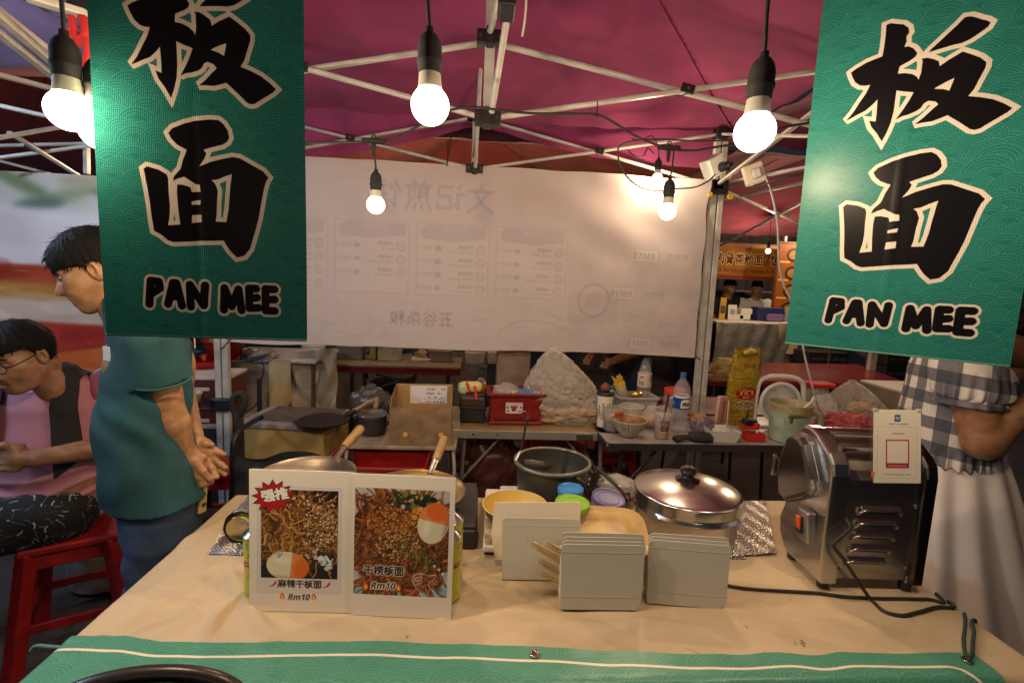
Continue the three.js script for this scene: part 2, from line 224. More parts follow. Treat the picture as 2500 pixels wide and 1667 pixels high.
{
  const t = thing('folding_tent', 'white folding tent frame with crossed bars and two rear legs over the stall', 'folding tent');
  truss(t, 1.84, [-1.3, 2.333, 2.063], [1.463, 2.365, 2.095], 2.073, 2.343, 0.006);
  truss(t, 2.84, [-1.427, 2.364, 2.078], [1.36, 2.39, 2.1], 2.114, 2.4, -0.055);
  const hub = at(1250, -30, 1.45), P = (a, b, m = MB) => part('strut', rod(a, b, 0.0105), m, t);
  P(V(0.02, 2.085, -1.8), hub); P(V(0.005, 2.352, -1.8), hub.clone().add(V(-0.03, 0, -0.02))); P(V(-0.05, 2.12, -2.81), V(-0.02, 2.8, -2.2));
  part('hub', [mv(rbox(0.05, 0.05, 0.1, 0.008), hub.x - 0.012, hub.y - 0.03, hub.z - 0.03)], JB, t);
  for (const [a, b] of [[V(1.36, 2.39, -2.84), V(1.463, 2.095, -1.84)], [V(1.36, 2.1, -2.84), V(1.463, 2.365, -1.84)], [V(1.463, 2.095, -1.84), V(1.5, 2.37, -0.7)], [V(1.463, 2.365, -1.84), V(1.5, 2.09, -0.7)], [V(-1.427, 2.364, -2.84), V(-1.3, 2.063, -1.84)], [V(-1.427, 2.078, -2.84), V(-1.3, 2.333, -1.84)], [V(-1.3, 2.063, -1.84), V(-1.35, 2.36, -0.7)], [V(-1.3, 2.333, -1.84), V(-1.35, 2.08, -0.7)]]) part('crossbar', bar(a, b, 0.026, 0.016, 0.006), MB, t);
  part('front_rail', bar(V(-1.4, 2.3, -0.7), V(1.52, 2.3, -0.7), 0.028, 0.02, 0.005), MB, t);
  for (const [x, tl] of [[1.375, 0.01], [-1.47, -0.005]]) leg(t, x, -2.86, 2.42, tl);
  part('leg_clamp', [mv(rbox(0.115, 0.07, 0.085, 0.01), -1.468, 0.72, -2.85), mv(cyl(0.022, 0.022, 0.03, 18), -1.53, 0.745, -2.8, PI / 2)], JB, t);
  part('leg_clamp', [mv(rbox(0.11, 0.08, 0.08, 0.01), 1.37, 2.09, -2.85), mv(rbox(0.05, 0.05, 0.05, 0.008), 1.31, 2.07, -2.84)], JB, t);
  part('release_button', mv(cyl(0.017, 0.017, 0.012, 16), 1.432, 2.035, -2.8, PI / 2), M([0.6, 0.42, 0.03], 0.4), t); part('release_button', mv(cyl(0.013, 0.013, 0.012, 16), 1.31, 2.04, -2.8, PI / 2), M([0.6, 0.42, 0.03], 0.4), t);
  part('red_tie', tube([V(-0.03, 2.4, -2.8), V(-0.045, 2.33, -2.79), V(-0.05, 2.24, -2.8), V(-0.06, 2.17, -2.8)], 0.011, 0, 6), M([0.45, 0.01, 0.01], 0.7), t);
}
function frameBars(label, list) { const t = thing('folding_tent', label, 'folding tent'); for (const [x1, y1, D1, x2, y2, D2, w = 0.026] of list) part('crossbar', bar(at(x1, y1, D1), at(x2, y2, D2), w, w * 0.6, 0.005), MB, t); return t; }
{
  const t = frameBars('pale crossed frame bars of the neighbouring stall at top left', [[-40, 10, 1.25, 260, 268, 2.3], [-40, 52, 1.35, 240, 275, 2.35], [-60, 168, 1.7, 250, 248, 2.1], [-60, 245, 2.1, 260, 316, 2.2], [-60, 346, 2.0, 250, 292, 2.5], [-60, 357, 2.9, 260, 349, 2.9], [-60, 392, 2.7, 260, 350, 2.9], [20, 322, 2.6, 190, 428, 3.0], [-60, 378, 3.0, 120, 424, 3.0], [60, -10, 1.2, 290, 60, 1.3, 0.03]]);
  part('upright', bar(at(210, 352, 2.9), at(211, 425, 2.9), 0.03, 0.02), MB, t); part('pivot_plate', mv(rbox(0.05, 0.035, 0.02, 0.004), ...at(74, 358, 2.75).toArray(), 0, 0, -0.5), JB, t);
  part('corner_bracket', mv(rbox(0.06, 0.05, 0.06, 0.008), ...at(215, 16, 1.28).toArray()), JB, t);
  const s = solo('knotted_strap', [tube([at(172, 40, 1.25), at(186, 90, 1.25), at(205, 92, 1.25), at(212, 130, 1.25), at(203, 180, 1.25)], 0.008, 0, 6), tube([at(200, 40, 1.25), at(208, 80, 1.25), at(180, 105, 1.26), at(168, 70, 1.25)], 0.01, 0, 6)], M([0.42, 0.012, 0.012], 0.8, { bump: 'weave', grain: 60 }), 'red cloth strap knotted round the frame beside the left green banner', 'strap');
}
frameBars('pale frame bars of the tent behind the right leg, far right', [[1755, 490, 4.0, 1990, 440, 3.2, 0.03], [1760, 462, 3.6, 1990, 560, 5, 0.03], [1760, 600, 5.5, 1985, 480, 3.6, 0.03], [1760, 448, 3.0, 1985, 405, 2.5, 0.028]]);
{
  const t = thing('folding_tent', 'far white tent leg rising under the right green banner', 'folding tent', V(at(2130, 880, 4.7).x, 0, -4.7));
  part('leg_profile', mv(rbox(0.07, 2.3, 0.05, 0.004), 0, 1.15, 0), MB, t); part('foot_plate', mv(rbox(0.16, 0.02, 0.14, 0.004), 0, 0.01, 0), JB, t);
}
// ---------- hanging bulbs ----------
const warm = lin(1, 0.74, 0.46);
const bulbGlow = new THREE.MeshPhysicalMaterial({ color: lin(0.8, 0.78, 0.72), roughness: 0.4, emissive: lin(1, 0.83, 0.6), emissiveIntensity: 9 });
const neckMat = M([0.5, 0.47, 0.38], 0.5), cordMat = MAT.rubber;
function bulb(label, p, cord, cd, lean = 0) { // p: centre of the globe; cord: points up from the socket
  const t = thing('hanging_bulb', label, 'light bulb', p, 0, undefined);
  const R = 0.0295, up = [];
  for (let a = -PI / 2; a < 0.9; a += 0.12) up.push([R * Math.cos(a) + 1e-5, R * Math.sin(a)]);
  const q = new THREE.Euler(0, 0, lean), turn = (g) => g.applyMatrix4(new THREE.Matrix4().makeRotationFromEuler(q));
  part('glowing_globe', turn(lathe([...up, [0.0187, 0.0245]], 36)), bulbGlow, t);
  part('bulb_neck', turn(lathe([[0.0188, 0.0243], [0.0178, 0.032], [0.0166, 0.047], [0.0166, 0.052]], 32)), neckMat, t);
  part('socket', turn(lathe([[0.0165, 0.046], [0.0178, 0.0475], [0.0183, 0.060], [0.0202, 0.062], [0.0202, 0.067], [0.0187, 0.069], [0.0187, 0.085], [0.016, 0.095], [0.011, 0.103], [0.0065, 0.106], [0.0062, 0.114], [0.003, 0.115], [0.0001, 0.115]], 36)), MAT.blackSoft, t);
  part('cord', tube([V(0, 0.112, 0).applyEuler(q), ...cord.map((c) => V(c[0], c[1], c[2] ?? 0))], 0.0031, 40, 8), cordMat, t);
  const l = new THREE.PointLight(warm, cd); l.name = 'bulb_light'; l.castShadow = true; l.shadow.radius = 0.9; l.shadow.mapSize.set(1024, 1024); l.shadow.camera.near = 0.05; t.add(l);
  return t;
}
const B1 = at(167, 270, 0.815), B2 = at(1050, 258, 0.8), B3 = at(1843, 322, 0.74), B4 = at(917, 500, 1.67), B5 = at(1630, 516, 1.67), B6 = at(1605, 436, 2.72);
bulb('lit bulb hanging left of the left green banner, nearly touching its edge', B1, [[0, 0.3], [0, 0.6]], LAMP.front);
bulb('large lit bulb hanging in the middle between the two green banners', B2, [[-0.008, 0.17], [-0.012, 0.3], [-0.01, 0.55]], LAMP.front, 0.03);
bulb('large lit bulb hanging close to the right green banner', B3, [[0.002, 0.2], [0.022, 0.28], [0.05, 0.56]], 0.62, -0.03);
bulb('small lit bulb in front of the white sheet at its left', B4, [[-0.004, 0.15], [-0.012, 0.215]], LAMP.back);
bulb('small lit bulb in front of the white sheet near the right tent post', B5, [[0.004, 0.14], [0.006, 0.21]], LAMP.back);
bulb('small lit bulb touching the top right of the white sheet', B6, [[-0.004, 0.15], [-0.05, 0.225], [-0.1, 0.2], [-0.16, 0.2]], LAMP.back);
bulb('lit bulb half hidden behind the left edge of the left green banner', at(247, 320, 0.838), [[0, 0.3], [0, 0.6]], 1.2);
bulb('tiny lit bulb hanging before the orange sign of the far stall', at(1876, 613, 5.6), [[0, 0.2], [0, 0.5]], 3);
bulb('bulb lighting the tent behind the white sheet', V(-0.3, 2.12, -4.1), [[0, 0.3], [0, 0.6]], LAMP.far * 1.2);
bulb('bulb over the red table behind the stall at right', V(2.75, 2.0, -3.6), [[0, 0.3], [0, 0.55]], LAMP.far);
bulb('bulb lighting the far stall counter', at(2030, 560, 6.5), [[0, 0.2], [0, 0.5]], 4);
bulb('bulb of the rear left tent, hidden behind the left green banner', at(400, 420, 3.3), [[0, 0.2], [0, 0.4]], 1.2);
bulb('bulb of the front string, just right of the frame by the woman', V(0.96, 1.72, -0.8), [[0, 0.3], [0, 0.55]], LAMP.front);
bulb('bulb glimpsed at the right edge behind the right green banner', at(2506, 664, 2.3), [[0, 0.3], [0, 0.6]], 0.9);
// lamps of the stalls across the lane, behind the viewer: their light comes back from the vinyl and the steel
for (const [x, l] of [[-1.1, 'left'], [0.45, 'right']]) {
  const t = thing('tube_light', l + ' warm tube light of the stall across the lane', 'tube light', [x, 1.96, 2.6]);
  part('glowing_tube', mv(cyl(0.016, 0.016, 1.2, 14), 0, 0, 0, 0, 0, PI / 2), new THREE.MeshPhysicalMaterial({ color: 0xffffff, emissive: lin(1, 0.86, 0.66), emissiveIntensity: 16, roughness: 0.4 }), t); part('housing', mv(rbox(1.24, 0.03, 0.05, 0.006), 0, 0.036, 0), MAT.white, t); part('hanger', rod(V(0.4, 0.04, 0), V(0.4, 0.4, 0), 0.003), MAT.black, t);
  for (const q of [-0.35, 0.35]) { const g = new THREE.PointLight(warm, 0.1); g.name = 'tube_light_glow'; g.position.set(q, -0.03, -0.02); g.castShadow = true; g.shadow.radius = 3; t.add(g); }
}
{ // cool tube light of the neighbouring stall, left of the frame
  const t = thing('tube_light', 'cool white tube light over the neighbouring stall at left', 'tube light', [-2.4, 2.15, -1.15]);
  part('glowing_tube', mv(cyl(0.014, 0.014, 1.15, 16), 0, 0, 0, PI / 2), new THREE.MeshPhysicalMaterial({ color: 0xffffff, emissive: lin(0.72, 0.86, 1), emissiveIntensity: 6, roughness: 0.4 }), t);
  part('housing', mv(rbox(0.05, 0.03, 1.22, 0.006), 0, 0.035, 0), MAT.white, t); part('hanger', [rod(V(0, 0.04, 0.4), V(0, 0.35, 0.4), 0.003), rod(V(0, 0.04, -0.4), V(0, 0.35, -0.4), 0.003)], MAT.black, t);
  for (const z of [-0.42, 0, 0.42]) { const l = new THREE.PointLight(lin(0.58, 0.79, 1), 2.1); l.name = 'tube_light_glow'; l.position.set(0.0, -0.03, z); l.castShadow = true; l.shadow.radius = 3; t.add(l); }
}
// ---------- cables ----------
{
  const c = (l, D) => l.map(([x, y, d = D]) => at(x, y, d));
  const t = thing('light_string', 'black light string cable tied along the crossed tent bars', 'cable');
  part('cable', tube(c([[640, 352], [745, 349], [830, 347], [912, 345], [960, 340], [1010, 314], [1060, 285], [1110, 266], [1160, 262], [1215, 268], [1290, 276], [1400, 278], [1462, 281], [1500, 300], [1560, 336], [1630, 361], [1690, 368], [1760, 357], [1830, 347], [1900, 315], [2010, 295]], 1.68), 0.0042, 160, 8), cordMat, t);
  for (const [x, y] of [[912, 345], [1634, 361]]) { const p = at(x, y, 1.67); part('branch_socket', [mv(rbox(0.075, 0.017, 0.017, 0.006), p.x, p.y, p.z + 0.004), rod(p, p.clone().add(V(0, -0.045, 0)), 0.0085, 0.005), mv(new THREE.TorusGeometry(0.006, 0.0022, 6, 14), p.x, p.y + 0.015, p.z)], MAT.blackSoft, t); }
  part('cable_tie', [tube(c([[1459, 246], [1458, 266], [1457, 287]], 1.67), 0.0018), tube(c([[1656, 235], [1670, 231], [1682, 228]], 1.7), 0.0016)], MAT.black, t);
  const u = thing('light_string', 'thin black cable looping from the truss to the white plug box', 'cable');
  part('cable', tube(c([[1800, 342], [1700, 344], [1600, 340], [1530, 348], [1510, 362], [1512, 395], [1530, 430], [1560, 455], [1600, 466], [1650, 461], [1700, 456], [1735, 438], [1747, 425]], 1.72), 0.003, 120, 7), cordMat, u);
  const w = thing('light_string', 'short black cable feeding the bulb at the white sheet', 'cable');
  part('cable', tube(c([[1535, 366, 2.72], [1545, 378, 2.72], [1570, 382, 2.72], [1582, 362, 2.72], [1596, 374, 2.72]], 2.72), 0.004, 50, 7), cordMat, w);
  const x = thing('light_string', 'black cable running right from the tent corner to the right banner', 'cable');
  part('cable', tube(c([[1800, 448, 2.75], [1850, 455, 2.5], [1920, 432, 2.3], [1990, 420, 2.2]], 2.6), 0.005, 50, 7), cordMat, x);
  const y = thing('power_cord', 'white mains cord hanging from the plug box down to the table', 'cord');
  part('cable', tube(c([[1868, 425, 2.6], [1884, 470, 2.55], [1898, 540, 2.5], [1903, 640, 2.5], [1912, 690, 2.5], [1935, 740, 2.5], [1960, 840, 2.5], [1968, 880, 2.5], [1982, 935, 2.5], [1995, 985, 2.55], [2012, 1022, 2.6]], 2.5), 0.0055, 120, 8), MAT.whitePlastic, y);
  const z = thing('cable_tie', 'pale cable tie tail hanging beside the centre pole', 'cable tie');
  part('strap', tube(c([[1285, -20], [1284, 20], [1280, 60], [1275, 88]], 1.4), 0.0034, 24, 6), MAT.paper, z);
  const box1 = thing('junction_box', 'white plug box with a black plug on the right tent corner', 'socket box', at(1740, 408, 2.0), 0.35);
  box1.rotation.z = 0.55; part('housing', rbox(0.082, 0.082, 0.045, 0.006), MAT.whitePlastic, box1); part('plate', mv(rbox(0.076, 0.076, 0.01, 0.004), 0, 0, 0.026), MAT.white, box1); part('plug', [mv(cyl(0.017, 0.02, 0.035, 18), 0.012, -0.012, 0.046, PI / 2), mv(cyl(0.009, 0.013, 0.02, 14), 0.012, -0.012, 0.072, PI / 2)], MAT.black, box1);
  const box2 = thing('junction_box', 'beige plug box hanging right of the tent corner', 'socket box', at(1841, 425, 2.0), -0.3); box2.rotation.z = 0.35;
  part('housing', rbox(0.075, 0.08, 0.045, 0.006), M([0.55, 0.5, 0.4], 0.45), box2); part('plug', mv(rbox(0.035, 0.04, 0.03, 0.008), 0, -0.004, 0.032), MAT.whitePlastic, box2);
}
// ---------- green banners ----------
const K = 2.25, BW = 306, BH = 900;                   // canvas pixels per millimetre, banner size in millimetres
const printTex = texOf(canvas(Math.round(BW * K), Math.round(BH * K), (c, w, h) => {
  waves(c, w, h, K, '#1d5c56', '#2e756c', 5, 25);
  const path = (s) => { const p = new Path2D(); s.split(' ').forEach((q, i) => { const [x, y] = q.split(',').map(Number); p[i ? 'lineTo' : 'moveTo'](x * K, h - y * K); }); return p; };
  const ink = '#0d0c0f', edge = '#b9afa4';
  c.lineJoin = 'miter'; c.miterLimit = 3;
  const whole = new Path2D(); PRINT.big.forEach((s) => { const p = path(s); p.closePath(); whole.addPath(p); });
  c.strokeStyle = edge; c.lineWidth = 13 * K; c.stroke(whole);
  c.fillStyle = ink;
  c.fill(whole, 'evenodd');
  c.lineCap = c.lineJoin = 'round';
  for (const [col, lw] of [[edge, 20], [ink, 12.2]]) for (const s of PRINT.small) { c.strokeStyle = col; c.lineWidth = lw * K; c.stroke(path(s)); }
}));
printTex.wrapS = printTex.wrapT = THREE.ClampToEdgeWrapping;
const ribs = grayTex(64, (u, v) => 0.5 + 0.42 * Math.sin(u * PI * 8) + 0.1 * Math.sin(v * 40 * PI) * Math.sin(u * 5 * PI));
const bannerMat = new THREE.MeshPhysicalMaterial({ map: printTex, roughness: 1, specularIntensity: 0, clearcoat: 0.35, clearcoatRoughness: 0.34, transmission: 0.13, thickness: 0, bumpMap: rep(ribs, 28, 60), bumpScale: 0.00035, side: THREE.DoubleSide });
function greenBanner(label, bl, br, seed) {
  const d = br.clone().sub(bl), t = thing('hanging_banner', label, 'banner', bl, -Math.atan2(d.z, d.x)), W = d.length(), H = BH / 1000;
  part('printed_sheet', sheet((u, v) => [u * W, (1 - v) * H, 0.004 * n3(u * 2 + seed, v * 2.5) + 0.0012 * Math.exp(-(((u - 0.47) / 0.012) ** 2)) * smooth(0.2, 0.9, v)], 60, 90).translate(0, 0, 0), bannerMat, t);
  part('hem', [mv(rbox(W, 0.003, 0.003, 0.001), W / 2, 0.0005, 0.001)], M([0.08, 0.2, 0.14], 0.5), t);
  part('hanging_rod', rod(V(-0.02, H, 0), V(W + 0.02, H, 0), 0.008), MAT.alu, t);
  for (const s of [0.03, W - 0.03]) part('tie', rod(V(s, H, 0), V(s, H + 0.03, 0), 0.003), MAT.black, t);
  const p = t.children[0].geometry.attributes.uv; for (let i = 0; i < p.count; i++) p.setY(i, 1 - p.getY(i));
}
greenBanner('dark left green banner with black brush lettering PAN MEE, beside the standing person', onY(258, 817, 1.383), onY(749, 832, 1.383), 1);
greenBanner('bright right green banner with black brush lettering PAN MEE, beside the woman', onY(1917.5, 837.4, 1.395), onY(2468, 895.2, 1.395), 4);
// ---------- white sheet seen from behind its print ----------
{
  const W = 2.72, H = 1.035, k = 700;
  const tx = texOf(canvas(1904, 724, (c, w, h) => {
    const r = RNG(12); c.fillStyle = '#cfc3c3'; c.fillRect(0, 0, w, h);
    c.save(); c.translate(w, 0); c.scale(-1, 1);          // everything is seen mirrored
    const faint = (a, col = '96,92,122') => `rgba(${col},${a * 0.62})`;
    // photo of food along the bottom and the right side, very pale
    for (let i = 0; i < 260; i++) { const x = r(0, w), y = h * r(0.74, 1); c.strokeStyle = faint(r(0.02, 0.075), ['150,110,110', '110,120,140', '120,120,110'][i % 3]); c.lineWidth = r(4, 16); c.beginPath(); c.moveTo(x, y); c.bezierCurveTo(x + r(-60, 60), y + r(-30, 30), x + r(-90, 90), y + r(-40, 40), x + r(-140, 140), y + r(-40, 40)); c.stroke(); }
    for (let i = 0; i < 120; i++) { const x = r(0, w * 0.27), y = h * r(0.3, 1); c.fillStyle = faint(r(0.02, 0.05), i % 2 ? '150,100,96' : '100,110,130'); c.beginPath(); c.ellipse(x, y, r(14, 60), r(10, 40), r(0, 3), 0, 7); c.fill(); }
    c.fillStyle = faint(0.1, '90,86,90'); c.fillRect(w * 0.18, h * 0.66, w * 0.11, h * 0.18);
    c.strokeStyle = faint(0.22, '90,84,90'); c.lineWidth = 9; c.beginPath(); c.ellipse(w * 0.235, h * 0.7, 62, 66, 0, 0, 7); c.stroke(); c.fillStyle = faint(0.14, '180,110,100'); c.beginPath(); c.ellipse(w * 0.235, h * 0.7, 44, 30, 0.8, 0, 7); c.fill();
    c.strokeStyle = faint(0.12, '110,100,96'); c.lineWidth = 12; c.beginPath(); c.ellipse(w * 0.36, h * 0.92, 150, 66, 0, 3.1, 6.4); c.stroke();
    // heading
    han(c, '文记煎饼', w * 0.455, h * 0.09, 118, 13, faint(0.26, '110,110,140'));
    c.strokeStyle = faint(0.2); c.lineWidth = 4; c.strokeRect(w * 0.665, h * 0.2, 46, 46); words(c, 'Wen Ji', w * 0.7, h * 0.06, 28, faint(0.2)); words(c, 'Chinese Crepe', w * 0.7, h * 0.1, 26, faint(0.18));
    c.fillStyle = faint(0.06, '190,110,110'); c.fillRect(w * 0.3, h * 0.09, w * 0.17, h * 0.16);
    // four menu panels
    const rows = [['Chicken Ham', 'Chicken Floss', 'Chicken Sausage', 'Seafood Roll'], ['Luncheon Meat', 'Pork Bread Meat', 'Taiwan Sausage', 'Smoked Bacon'], ['Mao Mi', 'Crab Human Series', 'Durian Strip'], ['Chicken Cheese', 'Mushroom Cheese', 'Meat Cheese', 'Lotus Cheese']];
    rows.forEach((list, i) => {
      const x = w * (0.3 + i * 0.167), y = h * 0.315, pw = w * 0.15, ph = h * 0.385;
      c.fillStyle = faint(0.1, '246,240,214'); c.fillRect(x, y, pw, ph); c.strokeStyle = faint(0.26, '140,120,160'); c.lineWidth = 4; c.strokeRect(x, y, pw, ph);
      c.fillStyle = faint(0.24, '128,112,158'); c.beginPath(); c.moveTo(x + 8, y + 6); c.lineTo(x + pw - 40, y + 4); c.lineTo(x + pw - 10, y + 24); c.lineTo(x + pw - 22, y + 58); c.lineTo(x + pw * 0.5, y + 66); c.lineTo(x + 14, y + 52); c.closePath(); c.fill();
      han(c, ['五谷杂粮', '肉饼煎饼', '谷粮煎饼', '文记煎饼'][i], x + 80, y + 10, 24, 3, faint(0.2, '240,236,240'));
      list.forEach((s, j) => {
        const yy = y + 86 + j * 52; c.strokeStyle = faint(0.3); c.lineWidth = 3; c.beginPath(); c.arc(x + 30, yy + 8, 17, 0, 7); c.stroke(); c.fillStyle = faint(0.12, '150,110,110'); c.fill();
        han(c, '干板面煎', x + 58, yy - 8, 15, 2, faint(0.34)); words(c, s, x + 58, yy + 24, 14, faint(0.45)); words(c, 'RM1' + (j + i) % 4, x + pw - 62, yy + 16, 24, faint(0.4)); c.fillStyle = faint(0.3, '90,90,150'); c.beginPath(); c.ellipse(x + pw - 84, yy + 8, 14, r(8, 14), 0, 0, 7); c.fill();
      });
    });
    han(c, '五谷杂粮', w * 0.535, h * 0.79, 62, 9, faint(0.3, '100,96,110'));
    for (const [s, x, y] of [['RM13', 0.1, 0.4], ['RM15', 0.145, 0.62], ['RM17', 0.1, 0.9]]) { c.fillStyle = faint(0.4, '240,232,214'); c.fillRect(w * x, h * y, 96, 50); c.strokeStyle = faint(0.3, '150,110,110'); c.lineWidth = 3; c.strokeRect(w * x, h * y, 96, 50); words(c, s, w * x + 12, h * y + 38, 34, faint(0.4), 'sans-serif', 'bold'); han(c, '煎饼肉', w * x - 130, h * y + 10, 30, 4, faint(0.2)); }
    c.restore();
    for (let i = 0; i < 60; i++) { c.fillStyle = faint(r(0.05, 0.3), '60,50,40'); c.beginPath(); c.arc(r(0, w), r(0, h), r(0.8, 2.2), 0, 7); c.fill(); }
  }));
  tx.wrapS = tx.wrapT = THREE.ClampToEdgeWrapping;
  const m = new THREE.MeshPhysicalMaterial({ map: tx, roughness: 1, side: THREE.DoubleSide, transmission: 0.3, thickness: 0, bumpMap: rep(T.weave, 60, 24), bumpScale: 0.0005 });
  const t = thing('printed_sheet', 'large white banner sheet at the back with its menu print showing through mirrored', 'banner', [-1.41, 1.087, -2.82]);
  part('cloth', sheet((u, v) => {
    const x = u * W, y = v * H, pull = Math.exp(-((1 - u) * 4)) * Math.exp(-((1 - v) * 3));
    return [x + 0.006 * n3(1, v * 5), y + 0.012 * Math.sin(u * PI) * (v - 0.5) + 0.016 * n3(u * 5, 3) * (1 - v) + 0.005 * n3(u * 14, 8), 0.03 * fbm(u * 4, v * 2, 3, 3) + 0.05 * pull * Math.sin((u * 1.7 + v * 1.2) * 18) * 0.5 + 0.012 * n3(u * 22, v * 1.5) * smooth(0.2, 0, v)];
  }, 150, 70), m, t);
  for (const [x, y, x2, y2] of [[0.02, 1.02, -0.04, 1.2], [2.68, 1.01, 2.78, 1.03], [0.02, 0.03, -0.06, -0.05], [2.69, 0.03, 2.77, -0.02], [1.2, 1.03, 1.22, 1.2]]) part('tie', rod(V(x, y, 0), V(x2, y2, -0.02), 0.003), MAT.black, t);
}
// ---------- burger photo sheet at left ----------
{
  const tx = texOf(canvas(1024, 1024, (c, w, h) => {
    const r = RNG(3); c.fillStyle = '#d9cdd0'; c.fillRect(0, 0, w, h);
    const blobs = (y0, y1, cols, n, lo, hi) => { for (let i = 0; i < n; i++) { c.globalAlpha = r(0.2, 0.55); c.fillStyle = cols[i % cols.length]; c.beginPath(); c.ellipse(r(0, w), h * r(y0, y1), r(lo, hi), r(lo, hi) * 0.35, r(-0.25, 0.25), 0, 7); c.fill(); } c.globalAlpha = 1; };
    const layer = (col, y, pts) => { c.fillStyle = col; c.beginPath(); c.moveTo(0, h * y); for (let i = 0; i + 2 < pts.length + 1; i += 3) c.bezierCurveTo(w * pts[i][0], h * pts[i][1], w * pts[i + 1][0], h * pts[i + 1][1], w * pts[i + 2][0], h * pts[i + 2][1]); c.lineTo(w, h); c.lineTo(0, h); c.fill(); };
    c.filter = 'blur(15px)'; c.fillStyle = '#c9c4bd'; c.fillRect(0, 0, w, h * 0.2);
    for (const [x, y, a, l, col] of [[0.55, 0.05, 0.5, 0.3, '#7a8a66'], [0.72, 0.1, -0.4, 0.26, '#98a27c'], [0.9, 0.08, 0.3, 0.2, '#5f7468'], [0.35, 0.07, 0.2, 0.25, '#a2a888'], [0.8, 0.03, 0, 0.2, '#b4a98c'], [0.62, 0.14, -0.2, 0.2, '#62776c']]) { c.fillStyle = col; c.beginPath(); c.ellipse(w * x, h * y, w * l * 0.5, h * 0.03, a, 0, 7); c.fill(); }
    layer('#ded2d6', 0.2, [[0.3, 0.15, 0.6, 0.14, 0.8, 0.18].slice(0, 2), [0.6, 0.14], [0.82, 0.19], [0.9, 0.21], [0.95, 0.24], [1, 0.27]]); blobs(0.2, 0.38, ['#efe6e8', '#cfbfc8', '#e6dadd', '#d4c4ca'], 26, 60, 240);
    c.filter = 'blur(7px)'; layer('#a8442c', 0.42, [[0.3, 0.4], [0.6, 0.41], [1, 0.45]]); blobs(0.44, 0.48, ['#8f2f22', '#b9553a'], 14, 50, 200);
    layer('#bf7f42', 0.5, [[0.3, 0.48], [0.7, 0.5], [1, 0.53]]); blobs(0.51, 0.55, ['#d19c5a', '#b06c34'], 14, 50, 220);
    layer('#dcc6b2', 0.57, [[0.2, 0.6], [0.4, 0.55], [0.6, 0.58], [0.75, 0.61], [0.9, 0.56], [1, 0.58]]); blobs(0.6, 0.66, ['#efe0d2', '#c8a68c', '#e6d3c2'], 20, 40, 200);
    layer('#b5392f', 0.72, [[0.3, 0.66], [0.6, 0.67], [1, 0.7]]); blobs(0.71, 0.75, ['#c7503f', '#a02a26'], 14, 40, 160);
    layer('#cd6c36', 0.8, [[0.35, 0.87], [0.75, 0.83], [1, 0.72]]); c.strokeStyle = '#86241e'; c.lineWidth = 9; c.beginPath(); c.moveTo(0, h * 0.8); c.bezierCurveTo(w * 0.35, h * 0.87, w * 0.75, h * 0.83, w, h * 0.72); c.stroke(); blobs(0.87, 0.97, ['#df925c', '#c0521f', '#e0a684'], 22, 60, 240); c.filter = 'none';
    for (let i = 0; i < 40; i++) { c.strokeStyle = 'rgba(255,250,245,0.5)'; c.lineWidth = r(1, 3); const x = r(0, w), y = r(h * 0.4, h * 0.8); c.beginPath(); c.moveTo(x, y); c.lineTo(x + r(10, 60), y + r(-5, 5)); c.stroke(); }
  }));
  tx.wrapS = tx.wrapT = THREE.ClampToEdgeWrapping;
  const m = new THREE.MeshPhysicalMaterial({ map: tx, roughness: 0.35, side: THREE.DoubleSide, bumpMap: rep(T.weave, 20), bumpScale: 0.0004 });
  const a = at(-60, 412, 2.95), b = at(300, 416, 2.85), t = thing('printed_sheet', 'glossy sheet with a burger close-up photo behind the seated person', 'banner', [a.x - 0.55, 0.75, a.z]);
  const W = b.x - t.position.x, H = a.y - 0.75;
  part('cloth', sheet((u, v) => [u * W, v * H, 0.025 * fbm(u * 3, v * 3, 9, 3) + 0.012 * Math.sin(v * 9 + u * 3)], 60, 60), m, t);
  for (const x of [0.02, W - 0.02]) part('tie', rod(V(x, H, 0), V(x, H + 0.1, -0.02), 0.004), MAT.black, t);
}
// ---------- serving table, cloth and green strip ----------
const TY = 0.75, X0 = -0.775, X1 = 1.163, Z0 = -0.815, Z1 = -1.575;      // table top and its edges
const near = (pts) => pts.map(([x, y]) => onY(x, y, TY));
const FOLDS = [ // polylines of raised folds: points, height, width
  [[[594, 1462], [560, 1480], [528, 1512], [505, 1560], [498, 1600]], 0.011, 0.016], [[[596, 1466], [606, 1490], [632, 1528], [664, 1560], [690, 1590]], 0.012, 0.019], [[[262, 1556], [340, 1517], [392, 1478], [493, 1417], [560, 1350]], 0.006, 0.02],
  [[[305, 1560], [357, 1534], [442, 1510], [510, 1451], [560, 1405]], 0.006, 0.017], [[[563, 1395], [572, 1425], [590, 1462]], 0.012, 0.024], [[[380, 1560], [450, 1525], [520, 1470]], 0.003, 0.02], [[[330, 1470], [430, 1400], [520, 1310]], 0.003, 0.03],
  [[[1130, 1418], [1290, 1470], [1450, 1512], [1620, 1560]], -0.007, 0.026], [[[700, 1560], [760, 1530], [850, 1515], [1000, 1530]], 0.004, 0.018], [[[1640, 1470], [1800, 1500], [1960, 1520], [2150, 1560]], 0.005, 0.022], [[[1700, 1440], [1900, 1490], [2100, 1510]], -0.005, 0.02], [[[2010, 1480], [2120, 1530], [2260, 1580]], 0.005, 0.016], [[[1180, 1450], [1120, 1480], [1060, 1540]], 0.005, 0.02], [[[1350, 1530], [1560, 1520], [1760, 1545], [1950, 1580]], 0.005, 0.018], [[[900, 1545], [1050, 1530], [1250, 1550]], 0.004, 0.016], [[[440, 1330], [520, 1290], [600, 1240]], 0.005, 0.018],
].map(([p, h, w]) => ({ p: near(p), h, w }));
